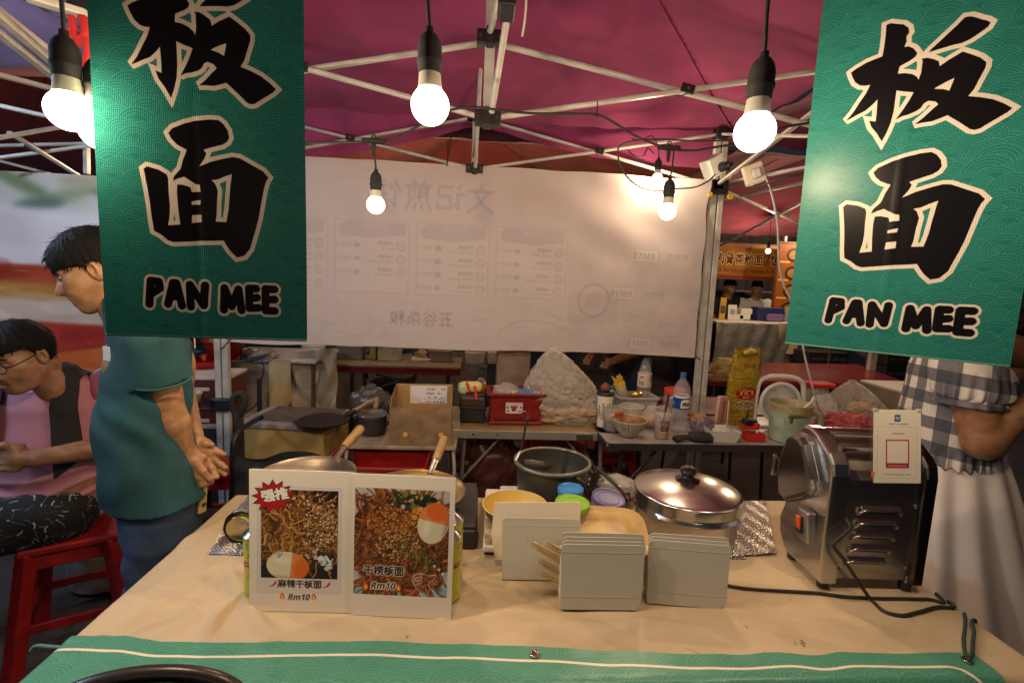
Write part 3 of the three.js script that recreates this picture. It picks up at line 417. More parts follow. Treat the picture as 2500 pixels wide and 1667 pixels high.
function foldHeight(x, z) {
  let y = 0;
  for (const f of FOLDS) {
    let d = 9, at0 = 0;
    for (let i = 0; i + 1 < f.p.length; i++) { const a = f.p[i], b = f.p[i + 1], dx = b.x - a.x, dz = b.z - a.z, t = clamp(((x - a.x) * dx + (z - a.z) * dz) / (dx * dx + dz * dz)), q = Math.hypot(x - a.x - t * dx, z - a.z - t * dz); if (q < d) { d = q; at0 = (i + t) / (f.p.length - 1); } }
    y += 1.5 * f.h * smooth(-0.9, -0.96, z) * Math.exp(-((d / (f.w * 0.6)) ** 2)) * Math.sin(PI * clamp(0.12 + at0 * 0.88)) ** 0.5;
  }
  return Math.max(-0.0038, y) + 0.0016 * fbm(x * 7 + z * 4, z * 13, 2, 3) + 0.0012 * fbm(x * 3, (x + z) * 15, 4, 2);
}
const draped = (s, t, lift = 0) => { // fold a flat cloth over the edges of the table
  const ex = Math.max(0, X0 - s, s - X1), ez = Math.max(0, t - Z0, Z1 - t), e = Math.hypot(ex, ez), R = 0.02, x = clamp(s, X0, X1), z = clamp(t, Z1, Z0);
  if (!e) return [x, TY + 0.004 + lift + foldHeight(x, z), z];
  const a = Math.min(e / R, PI / 2), out = R * Math.sin(a) + Math.max(0, e - R * PI / 2) * 0.06, down = R * (1 - Math.cos(a)) + Math.max(0, e - R * PI / 2), wav = 0.014 * smooth(0.05, 0.3, e) * Math.sin((s - t) * 22 + n3(s * 3, t * 3) * 3);
  return [x + (s < X0 ? -1 : 1) * (out + wav + lift) * ex / e, TY + 0.004 + foldHeight(x, z) - down + lift * (1 - Math.sin(a)), z + (t > Z0 ? 1 : -1) * (out + wav + lift) * ez / e];
};
const clothMat = M([0.55, 0.455, 0.32], 0.85, { bump: 'weave', grain: 90, bs: 0.00035, sheen: 0.2, sheenColor: lin(0.7, 0.62, 0.5), sheenRoughness: 0.6, side: THREE.DoubleSide });
{ // worn cloth: creases' soil, spots and thin scratches
  const tx = texOf(canvas(2048, 1024, (c, w, h) => {
    const r = RNG(41); c.fillStyle = '#f4efe8'; c.fillRect(0, 0, w, h);
    for (let i = 0; i < 240; i++) { c.fillStyle = `rgba(${r() < 0.5 ? '120,84,50' : '90,70,60'},${r(0.015, 0.05)})`; c.beginPath(); c.ellipse(r(0, w), r(0, h), r(20, 160), r(8, 40), r(-0.6, 0.6), 0, 7); c.fill(); }
    for (let i = 0; i < 130; i++) { c.fillStyle = `rgba(80,50,24,${r(0.1, 0.5)})`; c.beginPath(); c.ellipse(r(w * 0.3, w), r(0, h), r(0.8, 3), r(0.8, 2), r(0, 3), 0, 7); c.fill(); }
    for (let i = 0; i < 40; i++) { c.strokeStyle = `rgba(80,56,34,${r(0.06, 0.22)})`; c.lineWidth = r(0.8, 2.2); const x = r(0, w), y = r(0, h), a = r(0.1, 0.7), l = r(20, 140); c.beginPath(); c.moveTo(x, y); c.lineTo(x + l * Math.cos(a), y + l * Math.sin(a)); c.stroke(); }
    for (let i = 0; i < 6; i++) { c.fillStyle = 'rgba(96,60,26,0.5)'; const x = w * (0.55 + 0.4 * r()), y = h * r(0.3, 0.8); for (let k = 0; k < 5; k++) { c.beginPath(); c.arc(x + r(-9, 9), y + r(-5, 5), r(1, 4), 0, 7); c.fill(); } }
  }));
  clothMat.map = tx;
  const t = thing('folding_table', 'serving table under the cream cloth, with folding legs', 'table', [0.194, 0, -1.195]);
  part('tabletop', mv(rbox(1.93, 0.03, 0.75, 0.01), 0, TY - 0.016, 0), MAT.white, t);
  for (const sx of [-1, 1]) for (const sz of [-1, 1]) part('leg', rod(V(sx * 0.82, TY - 0.02, sz * 0.3), V(sx * 0.86, 0, sz * 0.31), 0.014), MAT.darkSteel, t);
  const S0 = X0 - 0.5, S1 = X1 + 0.5, T0 = Z0 + 0.62, T1 = Z1 - 0.3;
  solo('tablecloth', sheet((u, v) => draped(mix(S0, S1, u), mix(T0, T1, v)), 330, 170), clothMat, 'cream tablecloth with soft folds covering the serving table', 'tablecloth');
}
{ // printed green strip laid along the front of the table
  const back = [[150, 1553], [208, 1553], [300, 1556], [420, 1568], [560, 1570], [700, 1567], [900, 1566], [1100, 1573], [1305, 1580], [1500, 1590], [1700, 1597], [1800, 1599], [1900, 1593], [1990, 1601], [2060, 1593], [2200, 1596], [2350, 1594]].map(([x, y]) => onY(x, y, TY + 0.008));
  const zOf = (x) => { for (let i = 0; i + 1 < back.length; i++) if (x <= back[i + 1].x) { const a = back[i], b = back[i + 1]; return mix(a.z, b.z, smooth(0, 1, clamp((x - a.x) / (b.x - a.x)))); } return back.at(-1).z; };
  const L = X0 - 0.14, Rr = onY(2372, 1600, TY).x, depth = 0.62;
  const tx = texOf(canvas(2048, 704, (c, w, h) => {
    const k = w / (Rr - L) / 1000; waves(c, w, h, k, '#478672', '#64a18c', 21, 44);
    c.strokeStyle = '#e6d3c4'; c.lineWidth = 6.5 * k; c.lineJoin = 'round'; c.beginPath(); c.moveTo(-9, 39 * k); c.lineTo(w - 95 * k, 39 * k); c.arcTo(w - 44 * k, 39 * k, w - 44 * k, 100 * k, 60 * k); c.lineTo(w - 44 * k, h); c.stroke();
    const r = RNG(6); for (let i = 0; i < 90; i++) { c.fillStyle = `rgba(210,235,220,${r(0.03, 0.1)})`; c.beginPath(); c.ellipse(r(0, w), r(0, h), r(10, 40), r(1, 4), r(-0.3, 0.3), 0, 7); c.fill(); }
  }));
  tx.wrapS = tx.wrapT = THREE.ClampToEdgeWrapping;
  const m = new THREE.MeshPhysicalMaterial({ map: tx, roughness: 0.33, side: THREE.DoubleSide, bumpMap: rep(ribs, 120, 40), bumpScale: 0.00012 });
  const g = sheet((u, v) => { const s = mix(L, Rr, u), zb = zOf(Math.max(s, X0)), e = 0.0045 + 0.004 * Math.exp(-v * 40) * Math.abs(n3(s * 9, 1)); return draped(s, zb + v * depth, e); }, 300, 110);
  const uv = g.attributes.uv; for (let i = 0; i < uv.count; i++) uv.setY(i, 1 - uv.getY(i));
  const t = thing('banner_strip', 'green printed vinyl strip with a white border line along the table front', 'banner'); part('vinyl', g, m, t);
  for (const [x, y] of [[1305, 1596], [2362, 1611]]) { const p = onY(x, y, TY + 0.012); part('eyelet', [mv(new THREE.TorusGeometry(0.0078, 0.0024, 8, 26).rotateX(PI / 2), p.x, TY + 0.0125 + foldHeight(p.x, p.z), p.z), mv(cyl(0.0062, 0.0062, 0.001, 20), p.x, TY + 0.0112 + foldHeight(p.x, p.z), p.z)], MAT.chrome, t); }
  const rope = thing('rope', 'dark green rope looped through the right eyelet of the green strip', 'rope');
  const c = (l, y) => l.map(([a, b, h = y]) => onY(a, b, h)), rm = M([0.02, 0.05, 0.05], 0.8, { bump: 'weave', grain: 200, bs: 0.001 });
  part('cord', tube([...c([[2364, 1610]], TY + 0.012), ...c([[2357, 1590], [2354, 1560], [2357, 1535], [2358, 1512]], TY + 0.012), V(1.172, TY + 0.004, -0.985), V(1.187, TY - 0.06, -0.98), V(1.19, TY - 0.2, -0.98)], 0.0036, 80, 8), rm, rope);
  part('cord', tube([...c([[2366, 1611], [2374, 1596], [2377, 1560], [2379, 1535], [2374, 1520]], TY + 0.012), V(1.178, TY + 0.002, -0.965), V(1.19, TY - 0.08, -0.96)], 0.0036, 70, 8), rm, rope);
  const r2 = thing('rope', 'pale green frayed rope end hanging off the left table corner', 'rope');
  part('cord', tube([at(172, 1592, 0.93), at(150, 1582, 0.95), at(120, 1579, 0.97), at(85, 1578, 0.98), at(74, 1588, 0.98)], 0.004, 40, 7), M([0.13, 0.26, 0.19], 0.8, { bump: 'weave', grain: 200, bs: 0.001 }), r2);
}
{ // chair in front of the table, its back towards the viewer
  const t = thing('folding_chair', 'black folding chair with a padded back in front of the table', 'chair', [-0.49, 0, -0.67], 0.1);
  const hoop = []; for (let i = 0; i <= 24; i++) { const a = PI * i / 24; hoop.push(V(-0.15 * Math.cos(a) * (1 - 0.04 * Math.sin(a)), 0.793 + 0.075 * Math.sin(a) ** 0.7, -0.02 - 0.02 * Math.sin(a))); }
  part('back_frame', tube([V(-0.19, 0.02, 0.16), V(-0.185, 0.45, 0.05), V(-0.16, 0.72, 0), ...hoop, V(0.16, 0.72, 0), V(0.185, 0.45, 0.05), V(0.19, 0.02, 0.16)], 0.0125, 160, 12), M([0.03, 0.026, 0.025], 0.3, { metalness: 0.3 }), t);
  part('backrest', sheet((u, v) => { const a = (u - 0.5) * 2; return [a * 0.148, 0.55 + v * (0.325 - 0.07 * Math.abs(a) ** 3.2), 0.012 - 0.03 * (1 - a * a) + 0.01 * v]; }, 30, 14, false), M([0.012, 0.011, 0.011], 0.45, { side: THREE.DoubleSide, bump: 'grain', grain: 20 }), t);
  part('seat', mv(rbox(0.38, 0.04, 0.36, 0.015), 0, 0.45, -0.16), MAT.blackSoft, t);
  for (const s of [-1, 1]) part('leg', rod(V(s * 0.17, 0.45, 0.02), V(s * 0.19, 0.012, -0.33), 0.011), MAT.black, t);
}
// ---------- menu cards and gas cans ----------
function noodles(c, x0, y0, w, h, seed, palette, n, broad) {
  const r = RNG(seed);
  for (let i = 0; i < n; i++) {
    const cx = x0 + w * r(0.05, 0.95), cy = y0 + h * r(0.05, 0.95), d = Math.hypot((cx - x0 - w / 2) / w, (cy - y0 - h / 2) / h) * 2; if (d > 0.95) continue;
    const col = palette[Math.floor(r() * palette.length)], lw = r(0.5, 1) * broad, l = r(0.08, 0.2) * w, a = r(0, 6.3), b = a + r(-1.6, 1.6);
    const draw = (s, k, dx = 0) => { c.strokeStyle = s; c.lineWidth = lw * k; c.lineCap = 'round'; c.beginPath(); c.moveTo(cx + dx, cy + dx); c.bezierCurveTo(cx + Math.cos(a) * l + dx, cy + Math.sin(a) * l + dx, cx + Math.cos(b) * l * 1.4 + dx, cy + Math.sin(b) * l * 1.4 + dx, cx + Math.cos((a + b) / 2) * l * 2 + dx, cy + Math.sin((a + b) / 2) * l * 2 + dx); c.stroke(); };
    draw('rgba(24,10,3,0.5)', 1.35, lw * 0.16); draw(col, 1); draw('rgba(40,14,2,0.28)', 0.5, lw * 0.22); draw('rgba(255,206,130,0.3)', 0.28, -lw * 0.22); if (r() < 0.3) draw('rgba(255,236,190,0.5)', 0.1, -lw * 0.25);
  }
}
function tone(c, x, y, w, h, seed, n) { const r = RNG(seed); c.save(); c.globalCompositeOperation = 'multiply'; c.filter = 'blur(9px)'; for (let i = 0; i < n; i++) { c.fillStyle = `rgba(60,24,8,${r(0.15, 0.5)})`; c.beginPath(); c.ellipse(x + w * r(), y + h * r(), r(10, 46), r(6, 26), r(0, 3), 0, 7); c.fill(); } c.globalCompositeOperation = 'screen'; for (let i = 0; i < n / 2; i++) { c.fillStyle = `rgba(230,140,60,${r(0.05, 0.22)})`; c.beginPath(); c.ellipse(x + w * r(), y + h * r(), r(5, 30), r(4, 16), r(0, 3), 0, 7); c.fill(); } c.restore(); c.save(); for (let i = 0; i < n * 3; i++) { c.fillStyle = `rgba(255,232,190,${r(0.15, 0.6)})`; c.beginPath(); c.ellipse(x + w * r(), y + h * r(), r(1, 3.4), r(0.6, 1.6), r(0, 3), 0, 7); c.fill(); } c.restore(); }
function crumbs(c, x, y, rx, ry, n, seed, cols, s0, s1) { const r = RNG(seed); for (let i = 0; i < n; i++) { const a = r(0, 6.3), q = Math.sqrt(r()), px = x + Math.cos(a) * q * rx, py = y + Math.sin(a) * q * ry, s = r(s0, s1); c.fillStyle = 'rgba(20,8,4,0.6)'; c.beginPath(); c.ellipse(px + 2, py + 2, s, s * 0.8, a, 0, 7); c.fill(); c.fillStyle = cols[i % cols.length]; c.beginPath(); for (let k = 0; k < 7; k++) c.lineTo(px + Math.cos(k * 0.9 + a) * s * r(0.6, 1.1), py + Math.sin(k * 0.9 + a) * s * r(0.6, 1)); c.fill(); } }
function egg(c, x, y, rx, ry, rot, split) { // half cooked egg: white and yolk sides
  c.save(); c.translate(x, y); c.rotate(rot); const e = new Path2D(); e.ellipse(0, 0, rx, ry, 0, 0, 7); c.save(); c.clip(e); c.fillStyle = '#e3dabc'; c.fillRect(-rx, -ry, rx * 2, ry * 2); c.fillStyle = '#e58b52'; c.fillRect(rx * split, -ry, rx * 2, ry * 2); c.filter = 'blur(10px)'; c.fillStyle = '#dd6a22'; c.beginPath(); c.ellipse(rx * (split + 0.6), ry * 0.1, rx * 0.5, ry * 0.75, 0, 0, 7); c.fill(); c.fillStyle = 'rgba(255,255,240,0.5)'; c.beginPath(); c.ellipse(-rx * 0.3, -ry * 0.35, rx * 0.4, ry * 0.22, 0, 0, 7); c.fill(); c.fillStyle = 'rgba(120,90,50,0.45)'; c.beginPath(); c.ellipse(0, ry * 1.02, rx, ry * 0.3, 0, 0, 7); c.fill(); c.filter = 'none'; c.fillStyle = 'rgba(255,250,235,0.9)'; c.fillRect(rx * 0.35, -ry * 0.1, 5, 4); c.restore(); c.restore();
}
const flame = (c, x, y, s) => { for (const [k, col] of [[1, '#e0451c'], [0.72, '#f08a28'], [0.42, '#f8d54a']]) { c.fillStyle = col; c.beginPath(); c.moveTo(x, y - s * k * 1.0 + s * 0.25 * (1 - k)); c.bezierCurveTo(x + s * k * 0.7, y - s * 0.35 * k, x + s * k * 0.65, y + s * 0.5, x, y + s * 0.5); c.bezierCurveTo(x - s * k * 0.65, y + s * 0.5, x - s * k * 0.7, y - s * 0.2 * k, x, y - s * k); c.fill(); } };
const chilli = (c, x, y, s) => { c.fillStyle = '#b3121a'; c.beginPath(); c.moveTo(x - s, y + s * 0.5); c.quadraticCurveTo(x + s * 0.2, y + s * 0.9, x + s * 0.8, y - s * 0.3); c.quadraticCurveTo(x + s * 0.5, y - s * 0.8, x + s * 0.25, y - s * 0.25); c.quadraticCurveTo(x, y + s * 0.4, x - s, y + s * 0.5); c.fill(); c.strokeStyle = '#3d6b22'; c.lineWidth = s * 0.14; c.beginPath(); c.moveTo(x + s * 0.6, y - s * 0.45); c.lineTo(x + s * 0.8, y - s * 0.85); c.stroke(); };
const card1 = texOf(canvas(720, 1024, (c, w, h) => { // frame of the photo 244 x 352 pixels -> 720 x 1024
  c.fillStyle = '#e9e2d8'; c.fillRect(0, 0, w, h); c.fillStyle = '#dcd5d6'; c.beginPath(); c.roundRect(55, 118, 590, 770, 14); c.fill(); c.strokeStyle = '#b9b2b8'; c.lineWidth = 2; c.stroke();
  c.save(); const f = new Path2D(); f.rect(82, 138, 538, 640); c.clip(f); c.fillStyle = '#0f0d10'; c.fillRect(0, 0, w, h);
  c.fillStyle = '#3a1d0a'; c.beginPath(); c.ellipse(345, 430, 310, 290, 0, 0, 7); c.fill();
  noodles(c, 60, 190, 580, 480, 3, ['#a8641c', '#b9762a', '#8a4a12', '#c58a3a', '#7a3d10', '#5d2c0c'], 620, 12); tone(c, 90, 200, 510, 460, 51, 90); crumbs(c, 420, 250, 180, 90, 130, 8, ['#e0c294', '#cfa468', '#a9743a', '#2a140c'], 5, 13); crumbs(c, 490, 420, 130, 170, 330, 9, ['#dcb98a', '#c99a62', '#b58048', '#331a12', '#e8cfa6'], 5, 12);
  noodles(c, 90, 330, 300, 330, 5, ['#b98432', '#c8913f', '#9a6020'], 60, 24); crumbs(c, 470, 640, 120, 60, 60, 4, ['#2b2a14', '#3c3517', '#c9b9a6', '#1c120c'], 8, 20); crumbs(c, 540, 655, 50, 50, 14, 14, ['#cfd8de', '#e6e9ea'], 14, 30); egg(c, 270, 690, 150, 105, 0.1, 0.15); crumbs(c, 200, 600, 26, 16, 6, 5, ['#c9d6df'], 10, 22);
  c.restore();
  c.save(); c.translate(165, 190); c.rotate(-0.18); const b = new Path2D(); for (let i = 0; i <= 26; i++) { const a = i / 26 * PI * 2, q = i % 2 ? 0.72 : 1.06; b.lineTo(Math.cos(a) * 140 * q * (i === 0 || i === 26 ? 1.15 : 1), Math.sin(a) * 112 * q); } c.fillStyle = '#b3101b'; c.fill(b); c.strokeStyle = '#17090b'; c.lineWidth = 5; c.stroke(b); c.restore();
  c.save(); c.translate(75, 150); c.rotate(-0.2); han(c, '强推', 0, 0, 92, 15, '#f4f0ec', 4, '#20090b'); c.restore();
  han(c, '麻辣干板面', 200, 788, 60, 8, '#191316', 4, '#cfc5c0'); chilli(c, 166, 822, 32); chilli(c, 545, 822, 32);
  c.save(); c.translate(292, 935); c.font = 'italic bold 58px sans-serif'; c.lineJoin = 'round'; c.strokeStyle = '#cfc5c0'; c.lineWidth = 12; c.strokeText('Rm10', -24, 0); c.fillStyle = '#191316'; c.fillText('Rm10', -24, 0); c.restore(); flame(c, 232, 918, 34); flame(c, 455, 918, 34);
}));
const card2 = texOf(canvas(720, 1024, (c, w, h) => {
  c.fillStyle = '#e9e2d8'; c.fillRect(0, 0, w, h);
  c.save(); const f = new Path2D(); f.roundRect(20, 96, 665, 770, 12); c.clip(f); c.fillStyle = '#b9b6b8'; c.fillRect(0, 0, w, h); c.fillStyle = '#cfcbd0'; c.beginPath(); c.ellipse(60, 880, 420, 130, 0.2, 0, 7); c.fill(); c.fillStyle = '#8db0cc'; c.fillRect(0, 800, 720, 120);
  c.fillStyle = '#4a1f0a'; c.beginPath(); c.ellipse(350, 470, 370, 360, 0, 0, 7); c.fill();
  noodles(c, 0, 110, 720, 760, 31, ['#a14d12', '#b85f1a', '#7c340c', '#c97428', '#8e4413'], 420, 17); noodles(c, 40, 560, 640, 330, 33, ['#a8460f', '#b6561a', '#8a370d'], 60, 34); noodles(c, 0, 110, 720, 760, 39, ['#8e4413', '#a8561a', '#6a2e0c'], 160, 12); tone(c, 30, 150, 640, 660, 52, 130); crumbs(c, 290, 330, 190, 110, 280, 34, ['#b8662a', '#c98440', '#8f4a1a', '#d49a52'], 5, 13); crumbs(c, 330, 500, 150, 120, 300, 35, ['#c99a55', '#b07c38', '#d9b678', '#5a2f12'], 5, 12);
  crumbs(c, 420, 170, 170, 60, 90, 36, ['#24331a', '#38461f', '#141a10', '#c9b58c', '#6a7a3a'], 9, 26); noodles(c, 320, 520, 330, 130, 37, ['#5f7426', '#3b5220', '#7b7d30'], 14, 22); crumbs(c, 480, 260, 60, 60, 10, 38, ['#cf7f26', '#dd9a3c'], 18, 34); egg(c, 575, 330, 150, 110, -1.35, 0.05);
  c.strokeStyle = 'rgba(236,226,220,0.85)'; c.lineWidth = 4; c.fillStyle = 'rgba(222,190,160,0.12)'; c.beginPath(); c.moveTo(520, 872); c.bezierCurveTo(480, 800, 450, 800, 440, 760); c.bezierCurveTo(420, 700, 490, 690, 500, 700); c.bezierCurveTo(540, 690, 530, 730, 600, 700); c.bezierCurveTo(610, 740, 560, 740, 552, 770); c.bezierCurveTo(556, 800, 600, 830, 620, 872); c.fill(); c.stroke(); for (const y of [716, 738, 760]) { c.beginPath(); c.ellipse(476, y, 30, 13, -0.3, 0, 7); c.stroke(); }
  for (const [x, y] of [[590, 636], [624, 660], [650, 690]]) { c.fillStyle = '#efe6e2'; c.beginPath(); c.arc(x - 5, y, 6, 0, 7); c.arc(x + 5, y, 6, 0, 7); c.moveTo(x - 10, y + 3); c.lineTo(x, y + 15); c.lineTo(x + 10, y + 3); c.fill(); }
  flame(c, 108, 812, 36); flame(c, 340, 812, 36); han(c, '干捞板面', 88, 652, 70, 10, '#1a1413', 5, '#d9cfc6'); c.font = 'italic bold 66px sans-serif'; c.lineJoin = 'round'; c.strokeStyle = '#d9cfc6'; c.lineWidth = 14; c.strokeText('Rm10', 138, 822); c.fillStyle = '#1a1413'; c.fillText('Rm10', 138, 822);
  c.restore();
}));
for (const [tx, label, a, b] of [[card1, 'upright menu card at left with a red burst and noodles, leaning on gas cans', onY(609, 1489, TY + 0.006), onY(857, 1495, TY + 0.006)], [card2, 'upright menu card at right with noodles and half an egg', onY(855, 1499, TY + 0.006), onY(1101, 1511, TY + 0.006)]]) {
  const d = b.clone().sub(a), W = d.length(), H = 0.316, t = thing('menu_card', label, 'menu card', a, -Math.atan2(d.z, d.x)); t.rotation.order = 'YXZ'; t.rotation.x = -0.045;
  const m = new THREE.MeshPhysicalMaterial({ map: tx, roughness: 0.6, bumpMap: rep(T.grain, 4), bumpScale: 0.0001 });
  part('print', keepUV(mv(new THREE.PlaneGeometry(W, H), W / 2, H / 2, 0.002)), m, t); part('backing', mv(rbox(W, H, 0.002, 0.0006, 1), W / 2, H / 2, 0), MAT.paper, t);
  part('clear_sleeve', mv(rbox(W + 0.012, H + 0.012, 0.0012, 0.0005, 1), W / 2 - 0.002, H / 2 + 0.004, -0.004), MAT.clear, t);
}
const canTex = texOf(canvas(512, 512, (c, w, h) => {
  c.fillStyle = '#b4b40c'; c.fillRect(0, 0, w, h); for (const o of [0, 256]) { c.strokeStyle = '#3a2a10'; c.lineWidth = 4; c.beginPath(); c.arc(o + 66, 62, 20, 0, 7); c.moveTo(o + 66, 42); c.lineTo(o + 66, 82); c.stroke(); words(c, 'NY', o + 66, 150, 44, '#2a200c', 'serif', 'bold'); c.fillStyle = '#8e1418'; c.beginPath(); c.roundRect(o + 20, 185, 120, 44, 20); c.fill(); words(c, 'nology', o + 40, 214, 26, '#e6dcc0', 'sans-serif', 'italic'); words(c, 'ANE', o + 62, 312, 40, '#2a200c'); words(c, '1', o + 92, 404, 92, '#1c160a', 'serif', 'bold'); words(c, 'butane gas', o + 30, 460, 20, '#2a200c'); }
}));
const canMat = new THREE.MeshPhysicalMaterial({ map: canTex, roughness: 0.28, clearcoat: 0.3 });
function gasCan(label, p, ry, lying) {
  const t = thing('gas_can', label, 'gas can', p, ry), r = 0.0335, b = 0.148;
  part('body', keepUV(mv(new THREE.CylinderGeometry(r, r, b, 40, 1, true), 0, b / 2 + 0.003, 0)), canMat, t);
  part('base_rim', [lathe([[0.0001, 0.008], [0.02, 0.006], [r - 0.003, 0.001], [r + 0.001, 0.001], [r + 0.001, 0.006], [r, 0.007]])], M([0.5, 0.42, 0.26], 0.2, { metalness: 1 }), t);
  part('shoulder', lathe([[r, b], [r + 0.0015, b + 0.002], [r + 0.001, b + 0.005], [r - 0.003, b + 0.006], [r - 0.009, b + 0.014], [0.0145, b + 0.022], [0.0145, b + 0.026], [0.011, b + 0.028], [0.011, b + 0.034], [0.004, b + 0.036], [0.004, b + 0.043], [0.0001, b + 0.043]]), MAT.steel, t);
  part('nozzle', mv(cyl(0.004, 0.0045, 0.014, 14), 0, b + 0.046, 0), M([0.45, 0.03, 0.03], 0.4), t);
  if (lying) { t.rotation.order = 'YXZ'; t.rotation.x = -PI / 2; }
  return t;
}
gasCan('yellow green gas can standing behind the left menu card', V(-0.478, TY + 0.006, -1.062), 1.9);
gasCan('yellow green gas can peeking out right of the right menu card', V(-0.058, TY + 0.006, -1.052), 3.5);
gasCan('gas can behind the other one at the right menu card', V(-0.056, TY + 0.006, -1.128), 0.6);
gasCan('gas can lying on its side with its round base showing, on the silver mat', onY(582, 1292, TY + 0.052), 0.02, true);
// silver insulating mats
const foilBump = grayTex(256, (u, v) => 0.5 + 0.5 * Math.sin(u * 60 * PI) * Math.sin(v * 60 * PI) * 0.6 + 0.5 * tileN(u, v, 16, 3));
const foil = new THREE.MeshPhysicalMaterial({ color: lin(0.62, 0.57, 0.52), metalness: 1, roughness: 0.24, bumpMap: rep(foilBump, 3.4), bumpScale: 0.006, side: THREE.DoubleSide });
function foilMat(label, pts, h = 0.006) { // corner points on the table: near left, near right, far right, far left
  const [a, b, c, d] = pts.map(([x, y]) => onY(x, y, TY + h)), base = a.clone().setY(TY + 0.004), o = thing('silver_mat', label, 'mat', base);
  part('foil', sheet((u, v) => { const p = a.clone().lerp(b, u).lerp(d.clone().lerp(c, u), v).sub(base); return [p.x, p.y + 0.003 + 0.004 * fbm(p.x * 12, p.z * 12) + 0.0011 * Math.sin(p.x * 700) * Math.sin(p.z * 620 + p.x * 60) + 0.0022 * Math.abs(n3(p.x * 55, p.z * 55)), p.z]; }, 130, 150, false), foil, o); return o;
}
foilMat('silver insulating mat between the steel pot and the noodle machine', [[1780, 1362], [1895, 1352], [1870, 1225], [1780, 1222]], 0.008);
foilMat('second silver mat edge sticking out right of the front boxes', [[1720, 1365], [1822, 1368], [1800, 1330], [1720, 1325]], 0.003);
foilMat('dark silver mat at the left rear corner of the table', [[505, 1354], [640, 1358], [690, 1240], [585, 1232]], 0.006);
{
  const t = thing('silver_mat_roll', 'rolled end of the silver mat behind the left gas can', 'mat roll', onY(582, 1292, TY + 0.054).add(V(0.0, 0, -0.1)));
  const pts = []; for (let i = 0; i <= 80; i++) { const a = i / 80 * PI * 4, q = 0.037 + 0.0011 * a; pts.push([Math.cos(a) * q, Math.sin(a) * q]); }
  part('foil_roll', sheet((u, v) => { const i = Math.min(79, Math.floor(u * 80)), f = u * 80 - i; return [mix(pts[i][0], pts[i + 1][0], f) + 0.003 * n3(v * 8, u * 30), mix(pts[i][1], pts[i + 1][1], f), mix(0.09, -0.24, v)]; }, 240, 8, false), foil, t); t.rotation.y = 0.02;
}
// ---------- stove, woks, board ----------
{
  const p = V(-0.235, TY + 0.005, -1.4), t = thing('gas_stove', 'flat black gas stove behind the menu cards', 'stove', p);
  part('body', mv(rbox(0.5, 0.055, 0.3, 0.01), 0, 0.03, 0), M([0.022, 0.019, 0.022], 0.45, { dirt: 4, bump: 'grain', grain: 10 }), t); part('top_plate', mv(rbox(0.49, 0.01, 0.29, 0.004), 0, 0.062, 0), M([0.035, 0.03, 0.035], 0.4, { dirt: 4 }), t);
  for (const x of [-0.22, 0.1]) { part('burner', mv(cyl(0.05, 0.055, 0.02, 28), x + 0.02, 0.075, 0.02), MAT.darkSteel, t); for (let k = 0; k < 4; k++) part('pan_support', bar(V(x + 0.02 + Math.cos(k * PI / 2 + 0.8) * 0.03, 0.09, 0.02 + Math.sin(k * PI / 2 + 0.8) * 0.03), V(x + 0.02 + Math.cos(k * PI / 2 + 0.8) * 0.11, 0.09, 0.02 + Math.sin(k * PI / 2 + 0.8) * 0.11), 0.006, 0.012), MAT.darkSteel, t); }
}
function wok(label, p, r, metal, ang, tip, rivets) {
  const t = thing('wok', label, 'wok', p), pts = []; for (let i = 0; i <= 16; i++) { const a = i / 16; pts.push([Math.max(1e-4, r * a), 0.075 * a ** 2.2]); } for (let i = 16; i >= 0; i--) { const a = i / 16; pts.push([Math.max(1e-4, (r - 0.002) * a), 0.003 + 0.074 * a ** 2.2]); }
  part('bowl', lathe(pts, 56), metal, t); part('rim', mv(ring(r, 0.0022, 64), 0, 0.0755, 0), metal, t);
  const d = V(Math.cos(ang), 0, Math.sin(ang)), a = d.clone().multiplyScalar(r - 0.012).setY(0.066), b = d.clone().multiplyScalar(r + 0.035).setY(0.098), e = d.clone().multiplyScalar(r + 0.035 + tip[0]).setY(0.098 + tip[1]);
  part('ferrule', rod(a, b, 0.012, 0.011), MAT.steel, t); part('wooden_handle', [rod(b, e, 0.0135, 0.016), mv(new THREE.SphereGeometry(0.016, 16, 10), e.x, e.y, e.z)], MAT.wood, t);
  if (rivets) for (const s of [-0.17, 0.02]) { const q = V(Math.cos(ang + s) * (r - 0.011), 0.058, Math.sin(ang + s) * (r - 0.011)); part('rivet', mv(new THREE.SphereGeometry(0.0055, 12, 8), q.x, q.y, q.z), MAT.chrome, t); }
}
wok('wide steel wok with two rivets and a wooden handle behind the left menu card', V(-0.487, TY + 0.086, -1.39), 0.136, M([0.32, 0.28, 0.22], 0.38, { metalness: 1, bump: 'grain', grain: 6 }), -1.2, [0.085, 0.035], true);
wok('brassy wok with a banded wooden handle behind the right menu card', V(-0.175, TY + 0.056, -1.35), 0.15, M([0.36, 0.26, 0.12], 0.34, { metalness: 1 }), -1.3, [0.07, 0.045], false);
